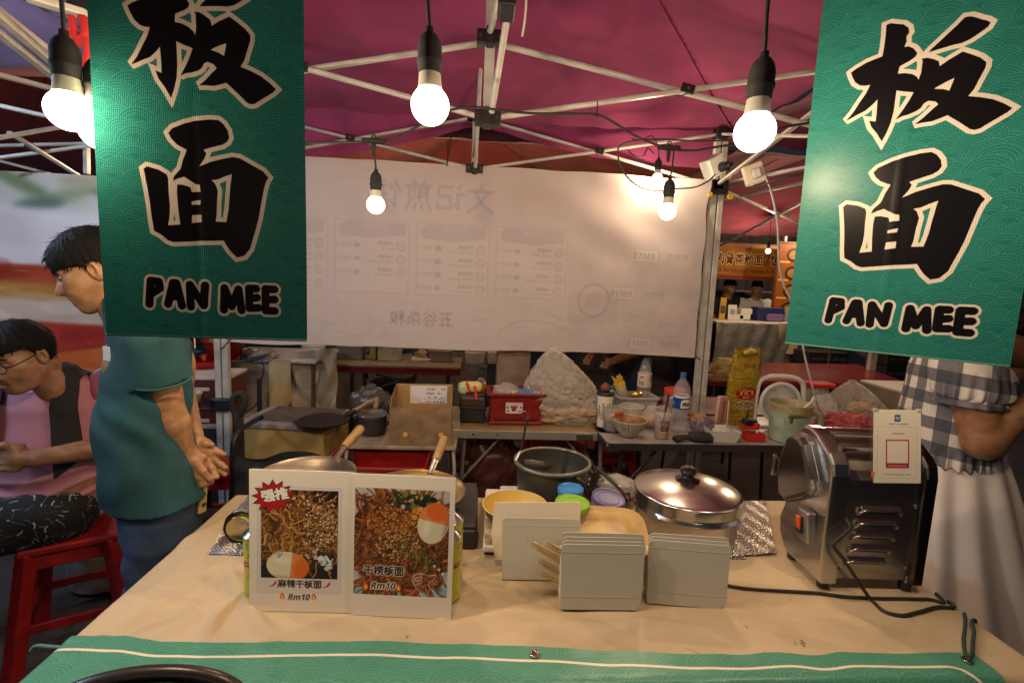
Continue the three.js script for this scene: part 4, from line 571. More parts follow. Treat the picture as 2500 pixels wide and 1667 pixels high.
{
  const tx = texOf(canvas(256, 512, (c, w, h) => { const r = RNG(5); c.fillStyle = '#cfc4b6'; c.fillRect(0, 0, w, h); for (let i = 0; i < 160; i++) { c.fillStyle = `rgba(${r() < 0.6 ? '92,58,26' : '60,40,30'},${r(0.06, 0.3)})`; c.beginPath(); c.ellipse(r(0, w), h * (0.25 + 0.75 * r() ** 0.6), r(3, 40), r(4, 60), r(-0.4, 0.4), 0, 7); c.fill(); } }));
  const t = thing('cutting_board', 'stained white board under the green bowl', 'board', V(0.135, TY + 0.005, -1.4), -0.03);
  part('board', mv(rbox(0.2, 0.022, 0.36, 0.008), 0, 0.018, 0), M([0.62, 0.56, 0.5], 0.5), t); part('stained_top', keepUV(mv(new THREE.PlaneGeometry(0.192, 0.35).rotateX(-PI / 2), 0, 0.0305, 0)), new THREE.MeshPhysicalMaterial({ map: tx, roughness: 0.6 }), t); part('raised_rim', mv(rbox(0.14, 0.014, 0.06, 0.006), 0.02, 0.036, -0.15), M([0.6, 0.62, 0.68], 0.3), t); part('foot', mv(rbox(0.19, 0.006, 0.35, 0.002), 0, 0.004, 0.002), MAT.black, t);
}
// ---------- takeaway boxes, chopsticks, bamboo plate ----------
const boxPaper = M([0.5, 0.485, 0.43], 0.7, { bump: 'grain', grain: 24, bs: 0.00012 }), boxInner = M([0.68, 0.63, 0.53], 0.7);
function takeaway(parent, label, p, ry, tilt, w = 0.185, h = 0.172, d = 0.055, group) { // box standing on its side: the upright outer face is towards the viewer
  const t = thing('takeaway_box', label, 'takeaway box', p, ry, group); t.rotation.order = 'YXZ'; t.rotation.x = tilt;
  const s = new THREE.Shape(), a = w / 2, c = 0.014; s.moveTo(-a * 0.95, 0.0); s.lineTo(a * 0.9, 0); s.lineTo(a, h * 0.17); s.lineTo(a * 1.02, h - c); s.quadraticCurveTo(a * 1.02, h, a * 1.02 - c, h); s.lineTo(-a + c, h); s.quadraticCurveTo(-a, h, -a, h - c); s.closePath();
  part('front_flap', extr(s, 0.0012, 0.0003), boxPaper, t);
  for (const y of [h * 0.2, h * 0.88]) part('crease', mv(rbox(w * 0.96, 0.0011, 0.0007, 0.0003, 1), 0, y, 0.0018), boxPaper, t);
  part('side_wall', extr(shapeOf([[0, 0], [d, h * 0.12], [d, h * 0.62], [0, h * 0.8]]), 0.001, 0).rotateY(PI / 2).translate(a * 0.9, 0, -0.001), boxInner, t); part('side_wall', extr(shapeOf([[0, 0], [d, h * 0.12], [d, h * 0.62], [0, h * 0.8]]), 0.001, 0).rotateY(PI / 2).translate(-a * 0.95, 0, -0.001), boxInner, t);
  part('back_wall', mv(rbox(w * 0.9, h * 0.5, 0.0012, 0.0004, 1), 0, h * 0.37, -d), boxInner, t); part('floor', mv(rbox(w * 0.92, 0.0012, d, 0.0004, 1), 0, 0.004, -d / 2), boxInner, t);
  return t;
}
const mid = (a, b) => a.clone().add(b).multiplyScalar(0.5), faceTurn = (a, b) => -Math.atan2(b.z - a.z, b.x - a.x);
{
  const stack = (a, b, n, names, group) => { const m = mid(a, b), ry = faceTurn(a, b), proto = takeaway(null, names[0], m, ry, -0.035, a.distanceTo(b) + 0.01, 0.154, 0.05, group); for (let k = 1; k < n; k++) { const q = dup(proto, names[k], m.clone().add(V(0.0035 * Math.sin(k * 7), 0.0055 * k + 0.001 * Math.sin(k * 5), -0.0065 * k)), ry + 0.012 * Math.sin(k * 4)); q.rotation.order = 'YXZ'; q.rotation.x = -0.035; q.rotation.z = 0.007 * Math.sin(k * 9 + n); } };
  stack(onY(1368, 1486, TY + 0.008), onY(1558, 1489, TY + 0.008), 4, ['front box of the nested takeaway boxes in the middle', 'second box from the front of the middle nested takeaway boxes', 'third box from the front of the middle nested takeaway boxes', 'rearmost of the middle nested takeaway boxes, beside the chopsticks']);
  stack(onY(1580, 1471, TY + 0.008), onY(1765, 1487, TY + 0.008), 3, ['front box of the nested takeaway boxes below the steel pot', 'middle box of the nested takeaway boxes below the steel pot', 'rear box of the nested takeaway boxes below the steel pot']);
  const a = onY(1226, 1413, TY + 0.008), b = onY(1404, 1417, TY + 0.008), m = mid(a, b), ry = faceTurn(a, b);
  const o = takeaway(null, 'single opened takeaway box standing behind the chopsticks', m, ry, -0.05, a.distanceTo(b) + 0.01, 0.158, 0.06);
  part('rear_flap', extr(shapeOf([[-0.106, 0.02], [0.1, 0.02], [0.11, 0.1], [0.11, 0.178], [-0.112, 0.172], [-0.118, 0.09]]), 0.0012, 0.0003).translate(-0.004, 0, -0.055), boxInner, o);
}
for (const [k, l] of [[0, 'topmost'], [1, 'second'], [2, 'third'], [3, 'fourth'], [4, 'fifth'], [5, 'lower'], [6, 'lowest']].entries()) {
  const ends = [[[1299, 1326], [1372, 1368]], [[1306, 1332], [1374, 1376]], [[1334, 1325], [1378, 1350]], [[1345, 1332], [1380, 1356]], [[1318, 1366], [1376, 1396]], [[1326, 1376], [1376, 1404]], [[1322, 1400], [1378, 1416]]][k];
  const D0 = 1.075 - 0.004 * k, D1 = 1.035, t = thing('chopsticks', `${l[1]} pair of wooden chopsticks in a clear wrapper beside the nested boxes`, 'chopsticks', at(ends[0][0], ends[0][1], D0)); const b = at(ends[1][0] + 30, ends[1][1] + 16, D1).sub(t.position), n = V(0.002, 0.003, 0);
  for (const s of [-1, 1]) part('stick', bar(n.clone().multiplyScalar(s), b.clone().addScaledVector(n, s), 0.0042, 0.0042, 0.001), M([0.55, 0.36, 0.12], 0.5, { dirt: 8 }), t);
  part('wrapper', rod(b.clone().multiplyScalar(-0.14), b, 0.0075, 0.0085, 8), MAT.clear, t);
}
{
  const c = at(1472, 1297, 1.14), s = rrect(0.205, 0.17, 0.05);
  const t = thing('bamboo_plate', 'rounded square bamboo plate leaning behind the nested boxes', 'plate', [c.x + 0.004, c.y - 0.012, c.z], -0.12); t.rotation.order = 'YXZ'; t.rotation.x = 0.22;
  const bm = M([0.6, 0.38, 0.13], 0.42, { dirt: 3, bump: 'brushed', grain: 6, clearcoat: 0.25 });
  const P = (u, v) => { const a = (u - 0.5) * 2, b = (v - 0.5) * 2, q = Math.max(Math.abs(a), Math.abs(b)), l = Math.pow(a ** 4 + b ** 4, 0.25) || 1, f = q / l; return [a * f * 0.105, 0.022 * Math.max(0, q - 0.55) ** 1.6 * 3.4, b * f * 0.088]; };
  part('dish', sheet(P, 40, 40, false), bm, t); part('underside', sheet((u, v) => { const p = P(v, u); return [p[0] * 1.012, p[1] - 0.006, p[2] * 1.012]; }, 40, 40, false), bm, t); part('rim', tube(Array.from({ length: 48 }, (_, i) => { const a = i / 48 * PI * 2, x = Math.cos(a), y = Math.sin(a), l = (x ** 4 + y ** 4) ** 0.25; return V(x / l * 0.1056, 0.0175, y / l * 0.0886); }), 0.0033, 160, 8, true), bm, t);
  const k = thing('takeaway_box', 'closed takeaway box carrying the bamboo plate, hidden behind the nested boxes', 'takeaway box', [c.x, TY + 0.005, c.z - 0.02]);
  part('body', mv(rbox(0.15, 0.08, 0.1, 0.006), 0, 0.041, 0), boxInner, k); part('lid', mv(rbox(0.154, 0.016, 0.104, 0.005), 0, 0.084, 0), boxPaper, k);
}
// ---------- bowl, tubs, pots ----------
{
  const t = thing('bowl', 'green bowl with a yellow inside, rear middle of the table', 'bowl', at(1258, 1218, 1.3).setY(TY + 0.038));
  part('outside', lathe([[0.0001, 0], [0.035, 0], [0.042, 0.004], [0.065, 0.024], [0.083, 0.054], [0.0925, 0.078]], 56), M([0.11, 0.14, 0.075], 0.45), t); part('inside', lathe([[0.0915, 0.078], [0.081, 0.054], [0.062, 0.026], [0.04, 0.01], [0.0001, 0.008]], 56), M([0.55, 0.38, 0.09], 0.4), t); part('rim', mv(ring(0.0922, 0.0013, 60), 0, 0.078, 0), M([0.6, 0.52, 0.26], 0.4), t);
}
function tub(label, p, r, h, col, tilt) {
  const t = thing('lidded_tub', label, 'food tub', p); part('container', lathe([[0.0001, 0], [r * 0.82, 0], [r * 0.86, 0.004], [r * 0.97, h - 0.008]], 44), M([0.5, 0.48, 0.45], 0.3, { transmission: 0.4, thickness: 0 }), t);
  const m = M(col, 0.35, { bump: 'grain', grain: 12 }); part('lid', [lathe([[r, h - 0.016], [r * 1.03, h - 0.014], [r * 1.03, h - 0.002], [r * 0.99, h + 0.001], [r * 0.93, h], [r * 0.91, h - 0.004], [0.0001, h - 0.004]], 48), mv(ring(r * 0.66, 0.0008, 40), 0, h - 0.0035, 0)], m, t); t.rotation.set(tilt[0], 0, tilt[1]);
}
const tubAt = (label, px, py, D, r, col, tilt) => { const p = at(px, py, D), h = p.y - TY - 0.006; tub(label, V(p.x, TY + 0.006, p.z), r, h, col, tilt); };
tubAt('round tub with a blue lid in front of the large grey pot', 1394, 1190, 1.335, 0.0365, [0.03, 0.2, 0.52], [0.02, 0.01]);
tubAt('round tub with a bright green lid behind the bamboo plate', 1395, 1224, 1.24, 0.046, [0.2, 0.42, 0.02], [0.02, -0.02]);
tubAt('round tub with a tilted violet lid beside the blue one', 1470, 1204, 1.3, 0.046, [0.1, 0.09, 0.24], [0.14, -0.1]);
{
  const t = thing('stock_pot', 'large dark grey pot with a wide rim at the rear of the table', 'pot', [0.253, TY + 0.006, -1.5]), r = 0.121, h = 0.163, m = M([0.075, 0.074, 0.068], 0.4, { metalness: 0.5, bump: 'grain', grain: 10 });
  part('body', lathe([[0.0001, 0], [r * 0.84, 0], [r * 0.88, 0.006], [r * 0.97, h]], 60), m, t); part('inside', lathe([[r * 0.95, h], [r * 0.87, 0.01], [0.0001, 0.008]], 60), M([0.07, 0.068, 0.06], 0.35, { metalness: 0.5 }), t); part('rim', lathe([[r * 0.95, h - 0.002], [r * 0.955, h + 0.004], [r * 1.0, h + 0.006], [r * 1.05, h + 0.002], [r * 1.05, h - 0.006], [r * 0.975, h - 0.006]], 60), M([0.16, 0.15, 0.125], 0.35, { metalness: 0.5 }), t);
  part('ear_handle', tube([V(0.05, h - 0.01, r * 0.85), V(0.075, h - 0.02, r * 0.98), V(0.09, h - 0.05, r)], 0.006), MAT.black, t);
  const s = thing('strainer', 'long handled wire strainer hooked into the grey pot', 'strainer', at(1286, 1100, 1.46)); const L = (x, y, d) => at(x, y, d).sub(s.position);
  part('handle', bar(L(1272, 1098, 1.46), L(1287, 1022, 1.46), 0.014, 0.006, 0.003), MAT.black, s); part('shaft', tube([L(1270, 1100, 1.46), L(1289, 1018, 1.463), L(1288, 1008, 1.463), L(1280, 1003, 1.463), L(1272, 1010, 1.463)], 0.0018, 40, 6), MAT.chrome, s); part('shaft_tip', bar(L(1270, 1102, 1.46), L(1259, 1124, 1.44), 0.007, 0.002), MAT.whitePlastic, s);
  const hoop = new THREE.TorusGeometry(0.047, 0.0022, 8, 40).rotateX(PI / 2 - 0.5).rotateZ(-0.2), q = L(1313, 1132, 1.47); part('wire_hoop', mv(hoop, q.x, q.y, q.z), MAT.chrome, s); part('mesh_basket', mv(new THREE.SphereGeometry(0.046, 28, 12, 0, PI * 2, PI / 2, PI / 2).scale(1, 0.5, 1).rotateX(-0.5).rotateZ(-0.2), q.x, q.y, q.z), M([0.2, 0.19, 0.16], 0.5, { metalness: 0.6, side: THREE.DoubleSide }), s);
}
{
  const p = V(0.652, TY + 0.006, -1.375), t = thing('steel_pot', 'shiny steel pot with a domed lid and black knob', 'pot', p), r = 0.147, h = 0.1;
  part('body', lathe([[0.0001, 0], [r * 0.96, 0], [r, 0.005], [r, h], [r * 0.98, h]], 72), M([0.6, 0.57, 0.53], 0.3, { metalness: 1, bump: 'brushed', grain: 3, bs: 0.0003 }), t);
  part('lid', lathe([[r * 1.05, h - 0.014], [r * 1.125, h - 0.017], [r * 1.13, h - 0.013], [r * 1.09, h - 0.006], [r * 1.078, h + 0.002], [r * 1.074, h + 0.025], [r * 1.058, h + 0.031], [r * 1.0, h + 0.034], [r * 0.75, h + 0.047], [r * 0.45, h + 0.055], [r * 0.2, h + 0.058], [0.0001, h + 0.0585]], 96), M([0.66, 0.63, 0.59], 0.2, { metalness: 1, bump: 'brushed', grain: 2, bs: 0.0001 }), t);
  part('knob', lathe([[0.0001, h + 0.056], [0.036, h + 0.0565], [0.0365, h + 0.061], [0.02, h + 0.066], [0.0185, h + 0.074], [0.024, h + 0.079], [0.0255, h + 0.086], [0.022, h + 0.094], [0.012, h + 0.097], [0.011, h + 0.1], [0.0001, h + 0.1]], 40), M([0.006, 0.006, 0.006], 0.08, { clearcoat: 1 }), t);
}
{ // frying pan and ladle between the tubs and the steel pot
  const t = thing('frying_pan', 'black frying pan behind the steel pot and tubs', 'pan', [0.47, TY + 0.03, -1.565]); part('pan', lathe([[0.0001, 0], [0.072, 0], [0.088, 0.04], [0.091, 0.04], [0.074, -0.003], [0.0001, -0.003]], 48), M([0.012, 0.012, 0.012], 0.25), t);
  const bag = thing('plastic_bag', 'crumpled clear bag in the black frying pan', 'plastic bag', [0.49, TY + 0.065, -1.56]); part('film', crumple(0.06, 0.03, 0.05, 5), MAT.clearBag, bag);
  const s = thing('spatula', 'steel turner with a black handle leaning in the frying pan', 'spatula', at(1500, 1215, 1.42)); const L = (x, y, d) => at(x, y, d).sub(s.position); part('handle', bar(L(1456, 1140, 1.52), L(1508, 1188, 1.46), 0.016, 0.007, 0.003), MAT.black, s); part('blade', bar(L(1506, 1186, 1.462), L(1540, 1224, 1.41), 0.012, 0.003, 0.001), MAT.chrome, s);
  const d = thing('ladle', 'small black spoon handle beside the green lidded tub', 'ladle', at(1356, 1212, 1.42)); const Q = (x, y, e) => at(x, y, e).sub(d.position); part('handle', tube([Q(1349, 1190, 1.44), Q(1354, 1204, 1.42), Q(1362, 1226, 1.4)], 0.005), MAT.black, d);
}
function crumple(rx, ry, rz, seed, nu = 44, nv = 26) { return sheet((u, v) => { const a = u * PI * 2, b = v * PI, x = Math.sin(b) * Math.cos(a), y = Math.cos(b), z = Math.sin(b) * Math.sin(a), k = 1 + 0.5 * fbm(x * 1.7 + seed, y * 1.7, z * 1.7 + seed, 3) + 0.22 * Math.abs(n3(x * 5 + seed, y * 5, z * 5)); return [x * rx * k, y * ry * k, z * rz * k]; }, nu, nv, false); }
// ---------- noodle machine ----------
{
  const t = thing('noodle_machine', 'stainless steel noodle machine on the right of the table', 'noodle machine', V(0.872, TY + 0.006, -1.072), -0.05);
  const outline = [[0, 0.03], [0, 0.3], [-0.006, 0.326], [-0.022, 0.345], [-0.07, 0.377], [-0.092, 0.385], [-0.118, 0.384], [-0.134, 0.372], [-0.152, 0.335], [-0.165, 0.285], [-0.168, 0.25], [-0.158, 0.205], [-0.156, 0.17], [-0.163, 0.14], [-0.176, 0.108], [-0.172, 0.07], [-0.15, 0.04], [-0.13, 0.03]];
  const endShape = () => { const s = new THREE.Shape(); s.moveTo(0, 0.036); s.splineThru(outline.slice(1).map((p) => new THREE.Vector2(p[0], p[1]))); s.lineTo(0, 0.036); return s; };
  const plate = (x, w, b) => extr(shapeOf(outline), w, b).rotateY(PI / 2).scale(1, 1, -1).translate(x, 0, 0);     // outline (z, y) swept along x
  const fix = (g) => { const k = g.index ? g.toNonIndexed() : g, p = k.attributes.position.array; for (let i = 0; i < p.length; i += 9) for (let j = 0; j < 3; j++) { const a = p[i + 3 + j]; p[i + 3 + j] = p[i + 6 + j]; p[i + 6 + j] = a; } k.computeVertexNormals(); return k; };
  const st = M([0.55, 0.53, 0.51], 0.24, { metalness: 1, bump: 'brushed', grain: 4, bs: 0.00012 }), dark = M([0.32, 0.3, 0.29], 0.2, { metalness: 1, bump: 'brushed', grain: 3, bs: 0.0002 });
  part('left_end_cap', fix(plate(0, 0.032, 0.007)), st, t); part('right_end_cap', fix(plate(0.232, 0.02, 0.006)), M([0.12, 0.11, 0.1], 0.25, { metalness: 1 }), t);
  part('housing', fix(extr(shapeOf(outline.map(([z, y]) => [z * 0.93 - 0.007, 0.03 + (y - 0.03) * 0.95])), 0.21, 0).rotateY(PI / 2).scale(1, 1, -1).translate(0.03, 0, 0)), M([0.55, 0.52, 0.49], 0.27, { metalness: 1, bump: 'brushed', grain: 3, bs: 0.00012 }), t);
  const cover = [[-0.172, 0.3], [-0.155, 0.345], [-0.128, 0.366], [-0.104, 0.366], [-0.086, 0.354], [-0.036, 0.268], [-0.03, 0.248], [-0.04, 0.232], [-0.14, 0.168], [-0.168, 0.178], [-0.18, 0.22]];
  part('gear_cover', fix(extr(shapeOf(cover.map(([z, y]) => [z * 0.86 - 0.015, (y - 0.268) * 0.86 + 0.268])), 0.012, 0.011).rotateY(PI / 2).scale(1, 1, -1).translate(-0.021, 0, 0)), dark, t); part('cover_flange', fix(extr(shapeOf(cover), 0.004, 0.002).rotateY(PI / 2).scale(1, 1, -1).translate(-0.012, 0, 0)), st, t);
  part('hinge', [mv(rbox(0.012, 0.05, 0.008, 0.002), -0.03, 0.25, -0.19), mv(cyl(0.005, 0.005, 0.06, 12), -0.032, 0.25, -0.196)], MAT.chrome, t);
  part('switch_housing', mv(rbox(0.024, 0.085, 0.042, 0.006), -0.016, 0.145, -0.05, 0, 0, 0.1), M([0.4, 0.38, 0.38], 0.2, { metalness: 0.8 }), t); part('switch_frame', mv(rbox(0.006, 0.046, 0.024, 0.002), -0.03, 0.146, -0.058), MAT.black, t); part('rocker_switch', mv(rbox(0.008, 0.036, 0.015, 0.003), -0.033, 0.15, -0.058, 0, 0, 0.16), M([0.65, 0.08, 0.015], 0.3, { clearcoat: 0.6 }), t);
  const lever = (y, i) => { const x0 = 0.078 - i * 0.004, x1 = 0.186 - i * 0.005, z = -0.006; part('vent_louvre', [tube([V(x0, y - 0.014, z), V(x0 + 0.003, y - 0.005, z + 0.006), V(x0 + 0.012, y, z + 0.008), V((x0 + x1) / 2, y + 0.001, z + 0.008), V(x1 - 0.012, y, z + 0.008), V(x1 - 0.003, y - 0.005, z + 0.006), V(x1, y - 0.014, z)], 0.0032, 60, 8), mv(rbox(x1 - x0 - 0.01, 0.003, 0.016, 0.001), (x0 + x1) / 2, y + 0.004, z + 0.001, 0.9)], st, t); part('vent_slot', mv(rbox(x1 - x0 - 0.014, 0.008, 0.004, 0.001), (x0 + x1) / 2, y - 0.006, z - 0.001), MAT.black, t); };
  [0.214, 0.18, 0.147, 0.113, 0.08].forEach(lever);
  for (const [x, y] of [[0.044, 0.214], [0.222, 0.224], [0.046, 0.062], [0.218, 0.062]]) part('screw', [mv(cyl(0.0052, 0.0056, 0.003, 16), x, y, -0.004, PI / 2), mv(rbox(0.006, 0.0012, 0.001, 0.0003, 1), x, y, -0.002)], MAT.chrome, t);
  part('top_rail', [rod(V(0.03, 0.358, -0.03), V(0.235, 0.358, -0.03), 0.009), rod(V(0.03, 0.378, -0.075), V(0.235, 0.378, -0.075), 0.007)], st, t); part('roller', rod(V(0.035, 0.366, -0.115), V(0.23, 0.366, -0.115), 0.022, 0.022, 28), st, t);
  for (const [x, z] of [[0.02, -0.018], [0.232, -0.018], [0.02, -0.145], [0.225, -0.145]]) { part('foot_bracket', mv(rbox(0.026, 0.03, 0.024, 0.003), x + 0.004, 0.026, z), MAT.alu, t); part('rubber_foot', mv(cyl(0.0155, 0.0135, 0.022, 20), x, 0.011, z), MAT.rubber, t); }
  const k = thing('plastic_scoop', 'white scoop with a hole standing behind the payment sign', 'scoop', at(2098, 1082, 1.2)); part('paddle', extr(rrect(0.06, 0.07, 0.024), 0.004).translate(0, 0, 0), MAT.whitePlastic, k); part('handle_hole', mv(cyl(0.005, 0.005, 0.006, 12), -0.003, 0.018, 0.004, PI / 2), MAT.black, k);
}
{
  const c = (l) => l.map(([x, y]) => onY(x, y, TY + 0.0085)), t = thing('power_cord', 'black mains cord trailing from the noodle machine over the table edge', 'cord');
  part('cable', tube([V(0.914, TY + 0.2, -1.07), V(0.913, TY + 0.185, -1.05), at(2036, 1330, 1.045), at(2058, 1362, 1.035), at(2090, 1410, 1.02), ...c([[2130, 1466], [2160, 1492], [2200, 1502], [2245, 1494], [2290, 1482], [2330, 1482]]), V(1.178, TY + 0.004, -1.03), V(1.19, TY - 0.05, -1.03), V(1.2, TY - 0.4, -1.02)], 0.0042, 160, 8), MAT.rubber, t);
  const u = thing('power_cord', 'black mains cord running from the boxes behind the machine feet', 'cord');
  part('cable', tube([...c([[1760, 1425], [1786, 1431], [1840, 1438], [1920, 1443], [1990, 1447], [2060, 1456], [2130, 1460], [2220, 1462], [2278, 1464], [2306, 1472]]), V(1.166, TY + 0.01, -1.052), V(1.184, TY - 0.03, -1.04), V(1.194, TY - 0.4, -1.03)], 0.004, 140, 8), MAT.rubber, u);
}
{
  const tx = texOf(canvas(512, 768, (c, w, h) => {
    c.fillStyle = '#e8e2d4'; c.fillRect(0, 0, w, h); c.fillStyle = '#1c4f86'; c.beginPath(); c.roundRect(222, 52, 66, 72, 12); c.fill(); c.strokeStyle = '#e9eef2'; c.lineWidth = 6; c.beginPath(); c.moveTo(236, 76); c.bezierCurveTo(240, 108, 276, 108, 274, 80); c.moveTo(240, 72); c.lineTo(256, 84); c.lineTo(276, 74); c.stroke();
    words(c, "Touch 'n Go eWallet", 160, 156, 22, '#22201f', 'sans-serif', 'bold'); c.strokeStyle = '#8c8a80'; c.lineWidth = 2; c.strokeRect(38, 178, w - 80, h - 230); words(c, 'CHIA JIA XING', 196, 256, 20, '#2a2725', 'sans-serif', 'bold');
    c.fillStyle = '#b01e48'; c.beginPath(); c.roundRect(128, 312, 256, 300, 10); c.fill(); c.fillStyle = '#ece4dc'; c.fillRect(142, 326, 228, 232); words(c, 'MALAYSIA NATIONAL QR', 152, 594, 17, '#e8d3d6', 'sans-serif', 'bold'); for (let i = 0; i < 22; i++) han(c, '干文谷五面'[i % 5], 110 + (i % 21) * 14 + (i > 20 ? 138 : 0), 672 + (i > 20 ? 22 : 0), 11, 1.6, '#3a3633');
  }));
  const a = at(2133, 1178, 1.055), b = at(2247, 1182, 1.05), d = b.clone().sub(a), W = d.length(), H = 0.176, t = thing('payment_sign', 'payment card in a clear stand leaning on the noodle machine', 'sign', a, -Math.atan2(d.z, d.x)); t.rotation.order = 'YXZ'; t.rotation.x = -0.14; t.rotation.z = 0.02;
  part('print', keepUV(mv(new THREE.PlaneGeometry(W, H), W / 2, H / 2, 0.0022)), new THREE.MeshPhysicalMaterial({ map: tx, roughness: 0.5 }), t); part('card', mv(rbox(W, H, 0.002, 0.0008, 1), W / 2, H / 2, 0), MAT.paper, t); part('clear_stand', mv(rbox(W + 0.014, H + 0.012, 0.003, 0.001, 1), W / 2, H / 2, -0.004), MAT.clear, t);
  part('orange_tab', mv(rbox(0.006, 0.014, 0.004, 0.001), -0.002, 0.02, 0.001), M([0.7, 0.16, 0.02], 0.5), t); for (const x of [0.004, W - 0.004]) part('corner_clip', mv(rbox(0.012, 0.008, 0.006, 0.002), x, H - 0.001, 0.001), MAT.whitePlastic, t);
}
// crinkled plastic: soft volume with sharp random creases
const ridge = (x, y, z) => 1 - 2 * Math.abs(n3(x, y, z));
function bagSheet(R0, H, seed, lean, flat, nu = 150, nv = 100) { return sheet((u, v) => { const a = u * PI * 2, R = R0 * Math.sin(PI * Math.min(1, 0.17 + v * 0.88)) ** 0.65 * (1 - 0.5 * v) + 0.02, x = Math.cos(a), z = Math.sin(a), k = 1 + 0.2 * fbm(x * 1.7 + seed, v * 3.5, z * 1.7, 3) + 0.09 * ridge(x * 2.6 + seed, v * 5 + x * 1.5, z * 2.6) + 0.075 * ridge(x * 6 + seed, v * 11 - x * 3, z * 6) + 0.04 * ridge(x * 13, v * 20 + x * 5, z * 13 + seed); return [lean * v + x * R * k * 1.12, 0.005 + v * H + 0.012 * ridge(x * 5, v * 9, z * 5 + seed) * v, z * R * k * flat]; }, nu, nv, false); }
MAT.crinkle = M([0.74, 0.66, 0.55], 0.26, { transparent: true, clearcoat: 1, clearcoatRoughness: 0.07, bump: 'crease', grain: 1.7, bs: 0.016, side: THREE.DoubleSide, opacity: 0.34 });
// ---------- rear of the stall: crates, carts and folding tables ----------
const on = (px, py, y, back = 0) => { const p = onY(px, py, y); p.z -= back; return p; };
const px2m = (px, D) => px * D / FOCAL;
function table(label, p, w, d, h, topMat, edgeMat, legMat, ry = 0, o = {}) {
  const t = thing('folding_table', label, 'table', [p.x, 0, p.z], ry);
  part('tabletop', mv(rbox(w, o.thick ?? 0.02, d, 0.012, 3), 0, h - (o.thick ?? 0.02) / 2, 0), topMat, t);
  const s = extr((() => { const a = rrect(w + 0.006, d + 0.006, 0.03); a.holes.push(rrect(w - 0.012, d - 0.012, 0.024)); return a; })(), o.edge ?? 0.03, 0.001).rotateX(PI / 2).translate(0, h - 0.001, 0); part('edge_trim', s, edgeMat, t);
  for (const sx of [-1, 1]) { for (const sz of [-1, 1]) part('leg', rod(V(sx * (w / 2 - 0.1), h - 0.03, sz * (d / 2 - 0.06)), V(sx * (w / 2 - 0.06), 0, sz * (d / 2 - 0.05)), 0.011), legMat, t); part('cross_brace', rod(V(sx * (w / 2 - 0.09), h * 0.62, -d / 2 + 0.06), V(sx * (w / 2 - 0.09), h * 0.62, d / 2 - 0.06), 0.009), legMat, t); part('stay', rod(V(sx * (w / 2 - 0.09), h * 0.58, d / 2 - 0.06), V(sx * (w / 2 - 0.32), h - 0.03, d / 2 - 0.08), 0.008), legMat, t); }
  return t;
}
{
  const a = onY(1113, 1045, 0.7), b = onY(1500, 1062, 0.7); const T2 = table('aluminium edged folding camp table with the red basket', V((a.x + b.x) / 2, 0, -2.74), b.x - a.x + 0.1, 0.48, 0.7, M([0.4, 0.27, 0.13], 0.45, { dirt: 2 }), MAT.alu, M([0.35, 0.34, 0.36], 0.4, { metalness: 0.6 }), 0, { edge: 0.042 });
  for (const x of [-0.33, -0.2]) part('rivet', mv(cyl(0.006, 0.006, 0.004, 12), x, 0.68, 0.246, PI / 2), MAT.darkSteel, T2); part('latch', mv(rbox(0.09, 0.035, 0.012, 0.003), 0.27, 0.675, 0.246), MAT.darkSteel, T2);
  table('folding table with a pale top and black rim holding the bottle, bowl and fan', V(1.37, 0, -2.62), 1.42, 0.56, 0.7, M([0.48, 0.43, 0.42], 0.4, { dirt: 2 }), M([0.02, 0.018, 0.02], 0.5), MAT.black, 0.02, { edge: 0.034 });
}
// left rear
{
  const t = thing('wooden_box', 'yellow wooden box with a stone griddle plate on top', 'box', on(690, 1130, 0.5, 0.2).setY(0), -0.12);
  const W = 0.46, D = 0.34; part('body', mv(rbox(W, 0.22, D, 0.008), 0, 0.56, 0), M([0.5, 0.34, 0.11], 0.55, { dirt: 2.5, bump: 'brushed', grain: 3, bs: 0.001 }), t); part('stand', mv(rbox(W - 0.06, 0.44, D - 0.06, 0.01), 0, 0.23, 0), MAT.blackSoft, t);
  part('stone_slab', mv(rbox(W + 0.02, 0.03, D + 0.02, 0.008), 0, 0.685, 0), M([0.34, 0.29, 0.26], 0.75, { dirt: 5, bump: 'grain', grain: 6, bs: 0.004 }), t); part('dark_plate', mv(rbox(W - 0.06, 0.008, D - 0.06, 0.003), 0.02, 0.704, -0.01), M([0.11, 0.085, 0.07], 0.7, { dirt: 4 }), t);
  const c = onY(787, 1030, 0.712), g = thing('griddle_pan', 'round flat griddle pan with a wooden handle on the stone slab', 'pan', [c.x, 0.714, c.z]);
  part('plate', lathe([[0.0001, 0], [0.128, 0], [0.14, 0.012], [0.142, 0.012], [0.136, 0.002], [0.134, 0.004], [0.0001, 0.004]], 60), M([0.05, 0.04, 0.035], 0.5, { metalness: 0.4, dirt: 6 }), g); part('handle_socket', bar(V(0.09, 0.01, -0.1), V(0.14, 0.03, -0.13), 0.035, 0.02, 0.006), MAT.black, g); part('wooden_handle', [tube([V(0.13, 0.028, -0.125), V(0.17, 0.05, -0.14), V(0.21, 0.075, -0.15), V(0.245, 0.083, -0.155)], 0.011, 30, 12), mv(new THREE.SphereGeometry(0.0115, 12, 10), 0.245, 0.083, -0.155)], MAT.wood, g);
}
